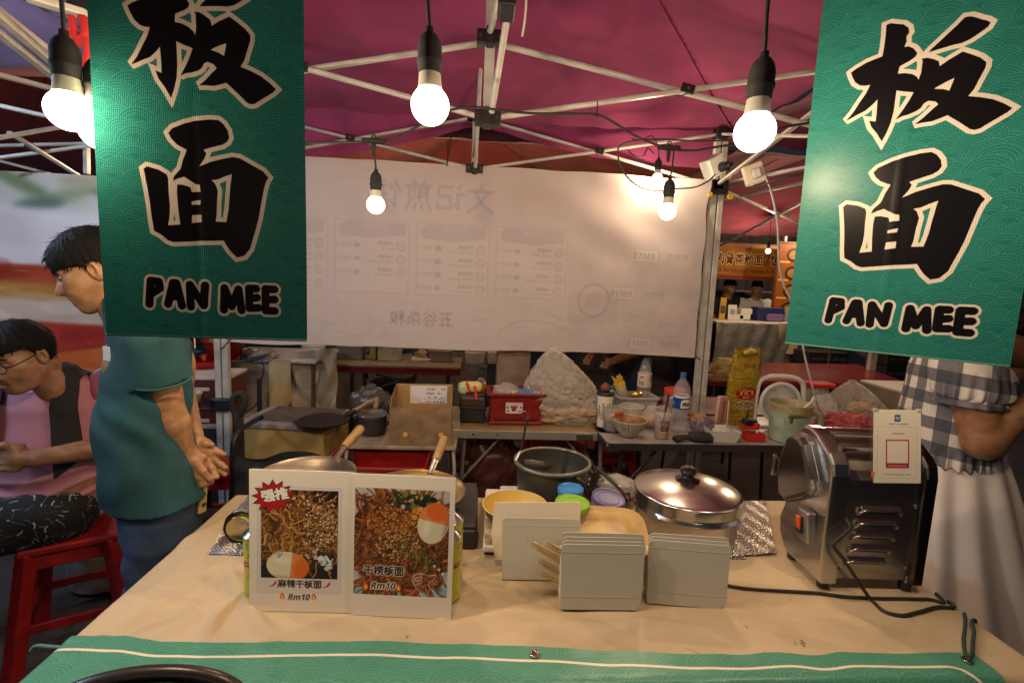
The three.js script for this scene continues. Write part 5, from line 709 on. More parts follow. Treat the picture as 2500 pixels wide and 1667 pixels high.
{
  const p = on(700, 1260, 0.42, 0.02), t = thing('luggage_cart', 'black folding luggage cart with a fabric box behind the menu cards', 'cart', [-1.0, 0, -2.02]); const P = (x, y, D) => at(x, y, D).sub(t.position);
  part('handle_loop', [tube([P(575, 1010, 2.3), P(568, 985, 2.3), P(575, 965, 2.3), P(590, 962, 2.3), P(597, 975, 2.3), P(592, 1000, 2.3), P(582, 1014, 2.3)], 0.016, 50, 10, true)], MAT.blackSoft, t);
  part('mast', bar(P(580, 1008, 2.3), P(590, 1270, 2.25), 0.045, 0.03, 0.006), MAT.black, t); part('side_pole', tube([P(560, 1270, 2.15), P(566, 1200, 2.15), P(570, 1080, 2.15), P(580, 1058, 2.18), P(632, 1022, 2.5), P(640, 1018, 2.5)], 0.012, 60, 10), MAT.black, t);
  part('fabric_box', sheet((u, v) => { const q = P(mix(572, 860, u), mix(1110, 1290, v) + (v < 0.05 ? 10 * Math.sin(u * 9) : 0), 2.0); return [q.x, q.y + 0.012 * n3(u * 4, v * 3), q.z + 0.02 * n3(u * 3, v * 4) - 0.1 * (1 - v) * 0]; }, 40, 20, false), M([0.008, 0.008, 0.009], 0.85, { bump: 'weave', grain: 20, bs: 0.001, side: THREE.DoubleSide }), t); part('box_body', mv(rbox(0.52, 0.3, 0.1, 0.02), -0.05, 0.28, -0.08), M([0.008, 0.008, 0.009], 0.85), t);
  for (const x of [-0.26, 0.2]) part('wheel', mv(cyl(0.06, 0.06, 0.03, 24), x, 0.06, -0.08, 0, 0, PI / 2), MAT.rubber, t);
  const s = thing('lamp_stand', 'thin black stand with a shelf arm before the cloth covered table', 'stand', [0, 0, 0]); const q = at(631, 1010, 3.0); s.position.set(q.x, 0, q.z); const Q = (x, y, D) => at(x, y, D).sub(s.position);
  part('pole', rod(Q(634, 1090, 3.0).setY(0.02), Q(632, 925, 3.0), 0.013), MAT.black, s); part('arm', bar(Q(548, 881, 3.05), Q(612, 882, 3.05), 0.05, 0.014, 0.004), MAT.black, s); part('cable', tube([Q(622, 872, 3.0), Q(640, 882, 3.0), Q(643, 905, 3.0), Q(636, 930, 3.0), Q(626, 985, 3.0), Q(600, 1008, 2.95)], 0.005), MAT.black, s);
}
{ // shelf board with saucepan, carton and the red crate under it
  const a = onY(848, 1086, 0.66), b = onY(1105, 1085, 0.66), t = thing('low_bench', 'wooden board shelf on a steel frame carrying the saucepan and carton', 'bench', [(a.x + b.x) / 2, 0, a.z - 0.16]); const W = b.x - a.x + 0.04;
  part('board', mv(rbox(W, 0.018, 0.34, 0.004), 0, 0.651, 0), M([0.4, 0.3, 0.2], 0.6, { dirt: 4 }), t); for (const s of [-1, 1]) part('frame', tube([V(s * (W / 2 - 0.015), 0.64, 0.15), V(s * (W / 2 - 0.01), 0.5, 0.16), V(s * (W / 2 - 0.05), 0.4, 0.16), V(s * (W / 2 - 0.1), 0.385, 0.16), V(0, 0.38, 0.16)], 0.009, 50, 8), M([0.5, 0.47, 0.44], 0.4, { metalness: 0.3 }), t);
  for (const x of [-1, 1]) for (const z of [-0.14, 0.14]) part('leg', rod(V(x * (W / 2 - 0.04), 0.64, z), V(x * (W / 2 - 0.02), 0, z), 0.01), MAT.darkSteel, t);
  const c = on(962, 1140, 0.42, 0.1), k = thing('plastic_crate', 'red plastic crate with slotted sides under the wooden board', 'crate', [c.x, 0.4, -2.25]); const cw = 0.46, ch = 0.235;
  part('back_panel', mv(rbox(cw, ch, 0.008), 0, ch / 2, -0.14), MAT.redPlastic, k); part('base', mv(rbox(cw, 0.01, 0.28), 0, 0.005, 0), MAT.redPlastic, k); for (const s of [-1, 1]) part('side_panel', mv(rbox(0.008, ch, 0.28), s * cw / 2, ch / 2, 0), MAT.redPlastic, k);
  const f = new THREE.Shape([[-cw / 2, 0], [cw / 2, 0], [cw / 2, ch], [-cw / 2, ch]].map((q) => new THREE.Vector2(...q)));
  for (const x of [-0.165, -0.065, 0.04, 0.15]) for (let i = 0; i < 5; i++) { const h = new THREE.Path(), y = 0.065 + i * 0.02; h.moveTo(x - 0.036, y); h.lineTo(x - 0.036, y + 0.0095); h.lineTo(x + 0.036, y + 0.0095); h.lineTo(x + 0.036, y); h.closePath(); f.holes.push(h); }
  part('slotted_front', extr(f, 0.006, 0.0008).translate(0, 0, 0.137), MAT.redPlastic, k); part('rim', mv(rbox(cw + 0.02, 0.018, 0.02, 0.005), 0, ch, 0.145), MAT.redPlastic, k); part('strap', [bar(V(0.055, 0.2, 0.155), V(0.045, 0.03, 0.155), 0.018, 0.008), bar(V(-0.05, 0.02, 0.157), V(0.075, 0.055, 0.157), 0.016, 0.008)], MAT.black, k);
  const sp = on(902, 1068, 0.662, 0.07), u = thing('saucepan', 'dark saucepan with a wire strainer resting on its rim', 'saucepan', [sp.x, 0.662, sp.z]); const r = 0.074;
  part('pan', lathe([[0.0001, 0], [r * 0.75, 0], [r * 0.95, 0.012], [r, 0.04], [r, 0.095], [r * 0.97, 0.095], [r * 0.95, 0.02], [0.0001, 0.014]], 48), M([0.07, 0.065, 0.07], 0.35, { metalness: 0.6 }), u); part('strainer_rim', mv(ring(r * 1.08, 0.003, 48), 0, 0.108, 0), MAT.chrome, u); part('strainer_mesh', mv(new THREE.SphereGeometry(r * 1.05, 32, 10, 0, PI * 2, PI / 2, PI / 2).scale(1, 0.5, 1), 0, 0.107, 0), M([0.16, 0.15, 0.13], 0.5, { metalness: 0.6, side: THREE.DoubleSide }), u); for (const s of [-1, 1]) part('hook', tube([V(s * r * 1.05, 0.106, 0.02), V(s * r * 1.25, 0.1, 0.03), V(s * r * 1.05, 0.092, 0.04)], 0.0022), MAT.chrome, u); part('wooden_handle', rod(V(-0.005, 0.11, -r * 1.2), V(-0.01, 0.15, -r * 2.1), 0.013), MAT.wood, u);
  const cb = on(1030, 1083, 0.662, 0.14), w = thing('cardboard_box', 'open cardboard carton with two yellow dots and a printed inner label', 'carton', [cb.x - 0.01, 0.662, cb.z + 0.03], 0.04); const bw = 0.3, bh = 0.185, bd = 0.26, kr = MAT.card, inn = M([0.38, 0.23, 0.1], 0.85);
  part('front', sheet((a, b) => [mix(-bw / 2, bw / 2, a), b * (bh + 0.012 * Math.sin(a * 9) * b), bd / 2 + 0.004 * n3(a * 5, b * 4)], 24, 14, false), M([0.3, 0.19, 0.1], 0.85, { side: THREE.DoubleSide, dirt: 3, bump: 'grain', grain: 5, bs: 0.001 }), w);
  part('back', mv(rbox(bw, bh + 0.07, 0.005, 0.002), 0, (bh + 0.07) / 2, -bd / 2), inn, w); for (const s of [-1, 1]) part('side', extr(shapeOf([[-bd / 2, 0], [bd / 2, 0], [bd / 2, bh], [bd / 2 - 0.06, bh + 0.045], [-bd / 2, bh + 0.07]]), 0.004, 0.0005).rotateY(-PI / 2).translate(s * bw / 2, 0, 0), kr, w); part('bottom', mv(rbox(bw, 0.005, bd), 0, 0.004, 0), kr, w);
  for (const x of [-0.075, 0.1]) part('dot_sticker', mv(cyl(0.0125, 0.0125, 0.002, 24), x, 0.055, bd / 2 + 0.006, PI / 2), M([0.6, 0.38, 0.06], 0.5), w);
  const lt = texOf(canvas(512, 256, (c, W2, H2) => { c.fillStyle = '#d8cfd2'; c.fillRect(0, 0, W2, H2); c.translate(W2, H2); c.rotate(PI); c.strokeStyle = '#222'; c.lineWidth = 3; for (const x of [30, 120, 210, 300]) c.strokeRect(x, 10, 90, 60); for (const [s, x, y] of [['US', 50, 40], ['EUR', 124, 40], ['CM', 222, 40], ['9', 66, 100], ['42', 140, 100], ['27', 226, 100], ['10', 90, 160], ['PAIRS', 180, 160], ['NO.', 20, 220], ['⅘', 96, 220], ['OF213', 170, 220]]) words(c, s, x, y, 40, '#1c1a1a', 'sans-serif', 'bold'); }));
  part('inner_label', keepUV(mv(new THREE.PlaneGeometry(0.2, 0.1), 0.02, bh + 0.012, -bd / 2 + 0.004)), new THREE.MeshPhysicalMaterial({ map: lt, roughness: 0.7 }), w);
}
// left rear: red crates, basin, cloth covered table
for (const [i, [x, y, D, w, h, lab]] of [[500, 1060, 3.05, 0.36, 0.2, 'lower dark red crate stacked behind the left tent leg'], [500, 985, 3.07, 0.38, 0.19, 'upper dark red crate stacked behind the left tent leg']].entries()) {
  const p = at(x, y, D), t = thing('plastic_crate', lab, 'crate', [p.x, p.y, p.z], 0.1, undefined); const m = M([0.14, 0.018, 0.014], 0.5, { dirt: 6 });
  for (const [a, b, c, d, e] of [[w, h, 0.01, 0, 0.14], [w, h, 0.01, 0, -0.14], [0.01, h, 0.28, -w / 2, 0], [0.01, h, 0.28, w / 2, 0]]) part('panel', mv(rbox(a, b, c), d, h / 2, e), m, t); part('rim', mv(rbox(w + 0.02, 0.02, 0.3, 0.006), 0, h, 0), i ? M([0.5, 0.45, 0.42], 0.5) : m, t); part('base', mv(rbox(w, 0.01, 0.28), 0, 0.006, 0), m, t); part('handle_hole', mv(rbox(0.08, 0.025, 0.012, 0.006), 0.05, h * 0.65, 0.142), M([0.5, 0.42, 0.36], 0.6), t);
}
{
  const c = at(500, 1080, 3.0), s = thing('plastic_crate', 'grey crate under the stacked dark red crates', 'crate', [c.x, 0, -3.05]); part('body', mv(rbox(0.36, 0.55, 0.28, 0.02), 0, 0.28, 0), MAT.blackSoft, s); part('lid', mv(rbox(0.4, 0.03, 0.3, 0.008), 0, 0.56, 0), M([0.3, 0.25, 0.22], 0.6), s);
  const p = at(462, 968, 2.95), l = thing('food_container', 'white lidded container on the dark red crate behind the standing person', 'container', [p.x, p.y - 0.03, p.z]); part('tub', lathe([[0.0001, 0], [0.075, 0], [0.085, 0.06]], 32), MAT.whitePlastic, l); part('lid', lathe([[0.09, 0.055], [0.09, 0.07], [0.08, 0.074], [0.0001, 0.074]], 32), MAT.white, l);
  const g = at(462, 925, 3.1), b = thing('vegetable_bag', 'clear bag of green vegetables between the person and the left tent leg', 'bag', g); part('vegetables', [0, 1, 2, 3, 4].map((k) => mv(crumple(0.05, 0.03, 0.05, k + 40, 16, 10), 0.045 * (k - 2), 0.012 * (k % 2), 0)), M([0.22, 0.26, 0.06], 0.6), b); part('film', crumple(0.14, 0.05, 0.07, 9), MAT.clearBag, b);
  const q = at(505, 896, 3.3), r = thing('red_tray', 'red plastic tray on the rear table behind the left tent leg', 'tray', q); part('tray', lathe([[0.0001, 0], [0.15, 0], [0.19, 0.06], [0.195, 0.062], [0.16, 0.004], [0.0001, 0.004]], 40), M([0.5, 0.012, 0.014], 0.4), r);
  const e = at(548, 868, 3.45), f = thing('red_basin', 'dark red plastic basin beside the grey bag', 'basin', e); part('basin', lathe([[0.0001, 0], [0.1, 0], [0.13, 0.1], [0.142, 0.102], [0.142, 0.112], [0.128, 0.112], [0.1, 0.01], [0.0001, 0.008]], 44), M([0.32, 0.015, 0.012], 0.4, { dirt: 6 }), f);
  const bl = at(455, 876, 3.35), bb = thing('blue_basin', 'small blue basin on the red tray', 'basin', bl); part('basin', lathe([[0.0001, 0], [0.07, 0], [0.09, 0.05], [0.086, 0.05], [0.0001, 0.008]], 32), M([0.02, 0.12, 0.3], 0.4), bb);
}
{
  const a = at(545, 905, 3.6), t = thing('cloth_covered_table', 'table draped with a cream cloth hanging in folds, left rear', 'table', [-1.55, 0, -3.75]);
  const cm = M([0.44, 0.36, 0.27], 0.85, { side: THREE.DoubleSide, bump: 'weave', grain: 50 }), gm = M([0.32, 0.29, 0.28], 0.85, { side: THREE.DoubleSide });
  part('tabletop', mv(rbox(0.74, 0.025, 0.6, 0.008), 0, 0.85, -0.1), MAT.whitePlastic, t);
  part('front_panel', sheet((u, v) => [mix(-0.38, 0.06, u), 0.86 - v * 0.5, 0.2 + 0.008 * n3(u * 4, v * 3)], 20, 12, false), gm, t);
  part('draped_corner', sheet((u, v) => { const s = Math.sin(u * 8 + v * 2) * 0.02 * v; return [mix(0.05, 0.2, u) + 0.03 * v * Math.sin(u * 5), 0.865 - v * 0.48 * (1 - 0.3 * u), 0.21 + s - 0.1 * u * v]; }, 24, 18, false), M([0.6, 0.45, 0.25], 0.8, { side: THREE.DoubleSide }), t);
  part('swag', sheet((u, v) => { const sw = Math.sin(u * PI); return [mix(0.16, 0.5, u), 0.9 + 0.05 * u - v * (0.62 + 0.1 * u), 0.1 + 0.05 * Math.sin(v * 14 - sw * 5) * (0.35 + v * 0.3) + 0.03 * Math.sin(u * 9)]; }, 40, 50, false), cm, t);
  for (const x of [-0.33, 0.33]) for (const z of [-0.35, 0.12]) part('leg', rod(V(x, 0.84, z), V(x, 0, z), 0.015), MAT.darkWood, t);
  const b = at(628, 868, 3.6), g = thing('plastic_bag', 'crumpled grey bag on the cloth covered table', 'plastic bag', b); part('film', crumple(0.13, 0.055, 0.1, 21), M([0.3, 0.26, 0.27], 0.35, { side: THREE.DoubleSide, transmission: 0.2, thickness: 0 }), g);
  const h = at(600, 872, 3.62), k = thing('paper_tray', 'flat pale tray under the grey bag', 'tray', h); part('tray', rbox(0.2, 0.02, 0.16, 0.005), MAT.paper, k); part('edge', mv(rbox(0.21, 0.006, 0.17, 0.002), 0, 0.012, 0), MAT.white, k);
}
{ // wooden stool and black swivel chair in the gap
  const t = thing('wooden_stool', 'brown wooden stool between the cloth table and the red edged table', 'stool', [at(738, 900, 4.25).x, 0, -4.25]); for (const [x, z] of [[-0.12, 0.12], [0.16, 0.12], [-0.12, -0.14], [0.16, -0.14]]) part('leg', bar(V(x * 0.8, 0.74, z * 0.8), V(x * 1.3, 0, z * 1.2), 0.035, 0.03), M([0.16, 0.08, 0.035], 0.6), t); part('seat', mv(rbox(0.34, 0.03, 0.32, 0.01), 0.01, 0.75, 0), MAT.darkWood, t); part('rail', mv(rbox(0.34, 0.03, 0.02), 0.02, 0.3, 0.14), M([0.16, 0.08, 0.035], 0.6), t);
  const c = thing('office_chair', 'black chair with curved arms seen under the rear table', 'chair', [-0.83, 0, -4.7]); part('back', mv(rbox(0.12, 0.2, 0.05, 0.02), 0.03, 0.68, 0), MAT.blackSoft, c); for (const s of [-1, 1]) part('arm', tube([V(s * 0.06, 0.76, 0), V(s * 0.2, 0.78, 0.05), V(s * 0.24, 0.66, 0.08), V(s * 0.22, 0.52, 0.08)], 0.014, 30, 8), MAT.black, c); part('seat', mv(rbox(0.42, 0.05, 0.4, 0.02), 0, 0.45, 0), MAT.blackSoft, c); part('stem', rod(V(0, 0.44, 0), V(0, 0.04, 0), 0.025), MAT.black, c);
}
{
  const a = onY(740, 886, 0.75), b = onY(1125, 893, 0.75), t = thing('folding_table', 'red edged folding table at the rear with white baskets', 'table', [(a.x + b.x) / 2, 0, a.z - 0.28]); const W = b.x - a.x; const P = (x, y, D) => at(x, y, D).sub(t.position), zf = 0.28;
  part('tabletop', mv(rbox(W, 0.02, 0.56, 0.005), 0, 0.74, 0), M([0.36, 0.27, 0.18], 0.55, { dirt: 3 }), t); part('red_rail', mv(rbox(W * 0.97, 0.055, 0.02, 0.004), 0.02, 0.705, zf - 0.01), M([0.22, 0.014, 0.02], 0.4, { dirt: 4 }), t); for (const x of [-W * 0.2, -W * 0.12, W * 0.42]) part('leg', rod(V(x, 0.7, zf - 0.03), V(x, 0, zf - 0.03), 0.016), MAT.black, t); part('brace', [rod(V(-W * 0.2, 0.48, zf - 0.03), V(W * 0.22, 0.66, zf - 0.03), 0.011), rod(V(-W * 0.05, 0.66, zf - 0.05), V(W * 0.42, 0.5, zf - 0.05), 0.011)], MAT.black, t);
  const D = -t.position.z, Y = 0.751;
  const basket = (label, x, w, h, o) => { const p = V(at(x, 880, D).x, Y, -D + (o ?? 0)), k = thing('woven_basket', label, 'basket', p); part('body', lathe([[0.0001, 0], [w * 0.4, 0], [w * 0.46, h * 0.5], [w * 0.5, h], [w * 0.48, h], [w * 0.4, 0.01], [0.0001, 0.01]], 36), M([0.52, 0.46, 0.38], 0.7), k); for (let i = 0; i < 6; i++) part('weave_band', mv(ring(w * (0.415 + 0.085 * i / 6) + 0.003, 0.006, 36), 0, h * (0.1 + i * 0.14), 0), MAT.white, k); for (const s of [-1, 1]) part('handle', tube([V(s * w * 0.5, h * 0.92, -0.03), V(s * w * 0.56, h * 1.1, 0), V(s * w * 0.5, h * 0.92, 0.03)], 0.006), MAT.black, k); part('contents', mv(crumple(w * 0.4, h * 0.35, w * 0.4, x), 0, h * 0.95, 0), M(x > 1000 ? [0.4, 0.16, 0.04] : [0.35, 0.32, 0.32], 0.5), k); };
  basket('white woven basket at the left end of the red edged table', 765, 0.19, 0.14); basket('white woven basket with orange food at the right end of the red edged table', 1160, 0.18, 0.13, 0.05); basket('white woven basket half hidden behind the upright cardboard', 1205, 0.18, 0.135, 0);
  const box3 = (n, label, cat, x, w, h, d, m, rim) => { const p = V(at(x, 880, D).x, Y, -D), k = thing(n, label, cat, p); part('body', [mv(rbox(w, h, d, 0.01), 0, h / 2, 0)], m, k); part('rim', mv(rbox(w * 1.1, 0.012, d * 1.1, 0.005), 0, h, 0), rim ?? m, k); return k; };
  const pan = box3('steel_container', 'grey metal food container with a pale spoon in it', 'container', 858, 0.21, 0.115, 0.16, M([0.2, 0.17, 0.15], 0.45, { metalness: 0.4 })); part('spoon', rod(V(0.03, 0.1, 0), V(0.09, 0.17, 0.03), 0.008), MAT.white, pan);
  box3('white_bucket', 'square cream tub in the middle of the red edged table', 'tub', 952, 0.19, 0.16, 0.17, M([0.5, 0.43, 0.28], 0.5, { dirt: 5 })); box3('yellow_packet', 'olive yellow packet left of the cream tub', 'packet', 912, 0.06, 0.17, 0.08, M([0.25, 0.2, 0.03], 0.5)); const tr = box3('white_tray', 'small white tray with food scraps', 'tray', 1030, 0.16, 0.025, 0.12, MAT.white); part('food', mv(crumple(0.06, 0.05, 0.05, 3), 0, 0.05, 0), M([0.32, 0.19, 0.09], 0.6), tr); box3('grey_box', 'long grey box at the back of the red edged table', 'box', 1075, 0.2, 0.1, 0.12, M([0.2, 0.16, 0.16], 0.5)); box3('orange_card', 'small orange packet before the cream tub', 'packet', 905, 0.07, 0.014, 0.05, M([0.55, 0.15, 0.04], 0.6));
  const w = thing('partition_sheet', 'grey cloth hanging behind the red edged table', 'partition', [(a.x + b.x) / 2, 0, t.position.z - 0.9]); part('cloth', sheet((u, v) => [mix(-0.9, 0.9, u), v * 0.72, 0.03 * n3(u * 6, v * 2)], 40, 12, false), M([0.22, 0.19, 0.17], 0.9, { side: THREE.DoubleSide, dirt: 1 }), w); part('rail', rod(V(-0.92, 0.725, 0), V(0.92, 0.725, 0), 0.012), MAT.darkSteel, w);
  const g = at(905, 985, 3.3), bag = thing('rubbish_bag', 'crumpled dark bags piled between the saucepan and the rear table', 'bag', [g.x, 0.62, g.z]); part('film', crumple(0.13, 0.12, 0.1, 61), M([0.08, 0.07, 0.065], 0.3, { side: THREE.DoubleSide }), bag); part('brown_bag', mv(crumple(0.11, 0.07, 0.09, 62), 0.05, -0.14, 0.05), M([0.12, 0.06, 0.03], 0.4, { side: THREE.DoubleSide }), bag); const st = thing('low_stool', 'dark low stool under the crumpled bags', 'stool', [g.x + 0.02, 0, g.z]); part('seat', mv(rbox(0.3, 0.03, 0.26, 0.01), 0, 0.42, 0), MAT.darkWood, st); for (const x of [-0.12, 0.12]) for (const z of [-0.1, 0.1]) part('leg', rod(V(x, 0.41, z), V(x, 0, z), 0.015), MAT.darkWood, st);
}
// onions in a net under the camp table, red stools
{
  const c = at(1190, 1115, 2.75), t = thing('onion_bag', 'net bag of onions under the camp table', 'bag', [c.x, 0.42, c.z]), r = RNG(8); const om = [M([0.3, 0.16, 0.07], 0.45), M([0.2, 0.07, 0.05], 0.45), M([0.38, 0.24, 0.12], 0.45)];
  for (let i = 0; i < 46; i++) { const a = r(0, 6.3), y = r(-0.16, 0.17), q = Math.sqrt(r(0.3, 1)) * 0.15; part('onion', mv(new THREE.SphereGeometry(r(0.022, 0.034), 12, 9).scale(1, 0.9, 1), Math.cos(a) * q, y, Math.sin(a) * q * 0.8), om[i % 3], t); }
  part('net', crumple(0.175, 0.2, 0.15, 17), M([0.3, 0.1, 0.1], 0.4, { transmission: 0.75, thickness: 0, side: THREE.DoubleSide }), t); const s = thing('low_stool', 'red round stool under the onion bag', 'stool', [c.x, 0, c.z]); part('seat', mv(cyl(0.16, 0.17, 0.04, 32), 0, 0.22, 0), MAT.redPlastic, s); part('skirt', mv(cyl(0.15, 0.18, 0.2, 32), 0, 0.1, 0), MAT.darkRed, s);
}
function redStool(label, p, ry) {
  const t = thing('plastic_stool', label, 'stool', p, ry), m = MAT.redPlastic; part('seat', [mv(rbox(0.29, 0.035, 0.29, 0.014, 3), 0, 0.455, 0)], m, t);
  for (const [x, z] of [[-1, -1], [1, -1], [-1, 1], [1, 1]]) part('leg', (() => { const g = bar(V(x * 0.118, 0.45, z * 0.118), V(x * 0.17, 0.0, z * 0.17), 0.055, 0.045, 0.008); return g; })(), m, t);
  for (const [x, z, a] of [[0, 0.15, 0], [0, -0.15, 0], [0.15, 0, PI / 2], [-0.15, 0, PI / 2]]) { part('crossbar', mv(rbox(0.28, 0.035, 0.012, 0.004), x, 0.17, z, 0, a), m, t); part('apron', mv(rbox(0.25, 0.05, 0.012, 0.004), x * 0.85, 0.41, z * 0.85, 0, a), m, t); }
  return t;
}
{ const p = onY(1480, 1090, 0.46); redStool('red plastic stool under the pale rear folding table', [p.x, 0, -3.0], 0.3); dup(scene.children.at(-1), 'second red plastic stool standing behind the black rimmed table', [p.x - 0.32, 0, -3.3], 0.1); }
// things on the camp table
{
  const Y = 0.702, place = (n, l, c, px, py, back, ry = 0) => { const p = on(px, py, Y, back); return thing(n, l, c, [p.x, Y, p.z], ry); };
  const tb = place('tool_box', 'small black tool box with a red strip on the camp table', 'tool box', 1154, 1034, 0.06, -0.05); part('body', mv(rbox(0.14, 0.085, 0.11, 0.01), 0, 0.045, 0), MAT.black, tb); part('lid', mv(rbox(0.15, 0.07, 0.12, 0.02), 0, 0.12, 0), M([0.04, 0.026, 0.022], 0.45), tb); part('rim', mv(rbox(0.158, 0.014, 0.125, 0.004), 0, 0.088, 0), MAT.black, tb); part('red_strip', bar(V(0.005, 0.205, 0.02), V(0.02, 0.14, 0.07), 0.014, 0.005), M([0.5, 0.015, 0.01], 0.4), tb); part('grip', mv(rbox(0.05, 0.012, 0.02, 0.004), 0.045, 0.158, 0.045), MAT.black, tb);
  const bt = thing('food_packet', 'yellow and white food packet on top of the tool box', 'packet', [tb.position.x - 0.02, Y + 0.185, tb.position.z - 0.04], 0.2); part('packet', mv(rbox(0.13, 0.06, 0.07, 0.024, 4), 0, 0, 0), M([0.62, 0.5, 0.2], 0.45), bt); part('green_corner', mv(rbox(0.05, 0.062, 0.072, 0.02, 3), -0.045, -0.006, 0.001), M([0.45, 0.52, 0.3], 0.45), bt); part('red_stripe', mv(rbox(0.02, 0.064, 0.074, 0.01, 3), -0.018, 0.0, 0.001, 0, 0, 0.3), M([0.5, 0.04, 0.02], 0.45), bt);
  const ct = thing('gas_torch', 'red and gold gas torch standing behind the tool box', 'torch', [at(1172, 985, 2.76).x, Y, -2.76]); part('can', mv(cyl(0.034, 0.034, 0.2, 32), 0, 0.1, 0), M([0.4, 0.24, 0.08], 0.3, { metalness: 0.4 }), ct); part('red_label', keepUV(mv(new THREE.CylinderGeometry(0.0345, 0.0345, 0.15, 24, 1, true, -1.2, 1.6), 0, 0.11, 0)), M([0.42, 0.03, 0.03], 0.35, { side: THREE.DoubleSide }), ct); part('shoulder', lathe([[0.034, 0.2], [0.03, 0.212], [0.015, 0.226], [0.015, 0.235]], 30), MAT.chrome, ct); part('torch_head', [mv(rbox(0.036, 0.04, 0.036, 0.008), 0, 0.255, 0), rod(V(-0.01, 0.262, 0), V(0.0, 0.3, 0.0), 0.014), mv(rbox(0.05, 0.02, 0.022, 0.005), 0.01, 0.292, 0)], MAT.black, ct);
  const rb = place('plastic_basket', 'red plastic basket with a paper sticker holding clear bags', 'basket', 1258, 1040, 0.11, 0.03); const rm = M([0.27, 0.014, 0.012], 0.4, { dirt: 5 }), w = 0.28, h = 0.17, d = 0.18; const wall = (a, b, c, dd) => new THREE.BufferGeometry();
  part('base', mv(rbox(w + 0.02, 0.022, d + 0.02, 0.008), 0, 0.012, 0), rm, rb); for (const s of [-1, 1]) { part('long_side', mv(rbox(w, h, 0.006, 0.002), 0, h / 2, s * d / 2, s * 0.06), rm, rb); part('short_side', mv(rbox(0.006, h, d, 0.002), s * w / 2, h / 2, 0, 0, 0, -s * 0.06), rm, rb); }
  { const s = rrect(w + 0.05, d + 0.045, 0.02); s.holes.push(rrect(w + 0.012, d + 0.008, 0.014)); part('rim', extr(s, 0.01, 0.002).rotateX(PI / 2).translate(0, h + 0.008, 0), rm, rb); } part('groove', mv(rbox(w * 0.85, 0.012, 0.004, 0.001), 0, 0.032, d / 2 + 0.0035), M([0.05, 0.004, 0.004], 0.6), rb);
  const lt = texOf(canvas(256, 170, (c, W, H) => { c.fillStyle = '#cfc4bd'; c.fillRect(0, 0, W, H); for (let i = 0; i < 12; i++) han(c, '文谷干面'[i % 4], 14 + i * 18, 14 + (i % 2) * 8, 13, 2, '#3a3a40'); c.fillStyle = '#a32430'; c.beginPath(); c.moveTo(64, 50); c.lineTo(186, 50); c.lineTo(170, 90); c.lineTo(80, 90); c.fill(); c.fillStyle = '#2b4a8e'; c.beginPath(); c.moveTo(84, 92); c.lineTo(166, 92); c.lineTo(148, 138); c.lineTo(100, 138); c.fill(); for (const [x, y, s] of [[28, 76, '#40404a'], [228, 76, '#a32430'], [36, 132, '#40404a']]) { c.fillStyle = s; c.beginPath(); c.arc(x, y, 17, 0, 7); c.fill(); } c.fillStyle = '#444'; for (let i = 0; i < 12; i++) c.fillRect(180 + i * 5, 120, 2 + (i % 2), 30); }));
  part('sticker', keepUV(mv(new THREE.PlaneGeometry(0.094, 0.062), -0.012, 0.098, d / 2 + 0.006, -0.06 * -1)), new THREE.MeshPhysicalMaterial({ map: lt, roughness: 0.5 }), rb);
  const b1 = thing('plastic_bag', 'clear crumpled bag with a yellow label in the red basket', 'plastic bag', [rb.position.x - 0.05, Y + 0.165, rb.position.z]); part('film', crumple(0.075, 0.05, 0.06, 71), MAT.clearBag, b1); part('label', mv(rbox(0.035, 0.03, 0.005), 0.045, 0.005, 0.04), M([0.6, 0.55, 0.05], 0.5), b1); const b2 = thing('plastic_bag', 'blue plastic bag in the red basket', 'plastic bag', [rb.position.x + 0.06, Y + 0.155, rb.position.z + 0.01]); part('film', crumple(0.085, 0.035, 0.06, 72), M([0.1, 0.16, 0.34], 0.35, { side: THREE.DoubleSide }), b2);
  const cs = thing('cardboard_sheet', 'tall plain cardboard box standing behind the red basket', 'carton', [at(1250, 940, 2.93).x, Y, -2.93], 0.06); part('front', mv(rbox(0.195, 0.37, 0.006, 0.002), 0, 0.185, 0.03), M([0.27, 0.19, 0.13], 0.85, { dirt: 2 }), cs); part('side', mv(rbox(0.006, 0.37, 0.08, 0.002), 0.1, 0.185, -0.01), MAT.card, cs); part('back', mv(rbox(0.195, 0.37, 0.006, 0.002), 0, 0.185, -0.05), MAT.card, cs);
  const bag = thing('plastic_bag', 'large clear bag of brown crackers slumped on the camp table', 'plastic bag', [at(1385, 1020, 2.68).x, Y, -2.7]); part('film', bagSheet(0.19, 0.42, 3, -0.1, 0.6), MAT.crinkle, bag); const r = RNG(19); part('crackers', Array.from({ length: 44 }, (_, i) => mv(crumple(0.034, 0.012, 0.03, i * 3, 10, 7), r(-0.14, 0.14), 0.015 + 0.06 * r() ** 1.5, r(-0.07, 0.08))), M([0.4, 0.22, 0.09], 0.6), bag);
}
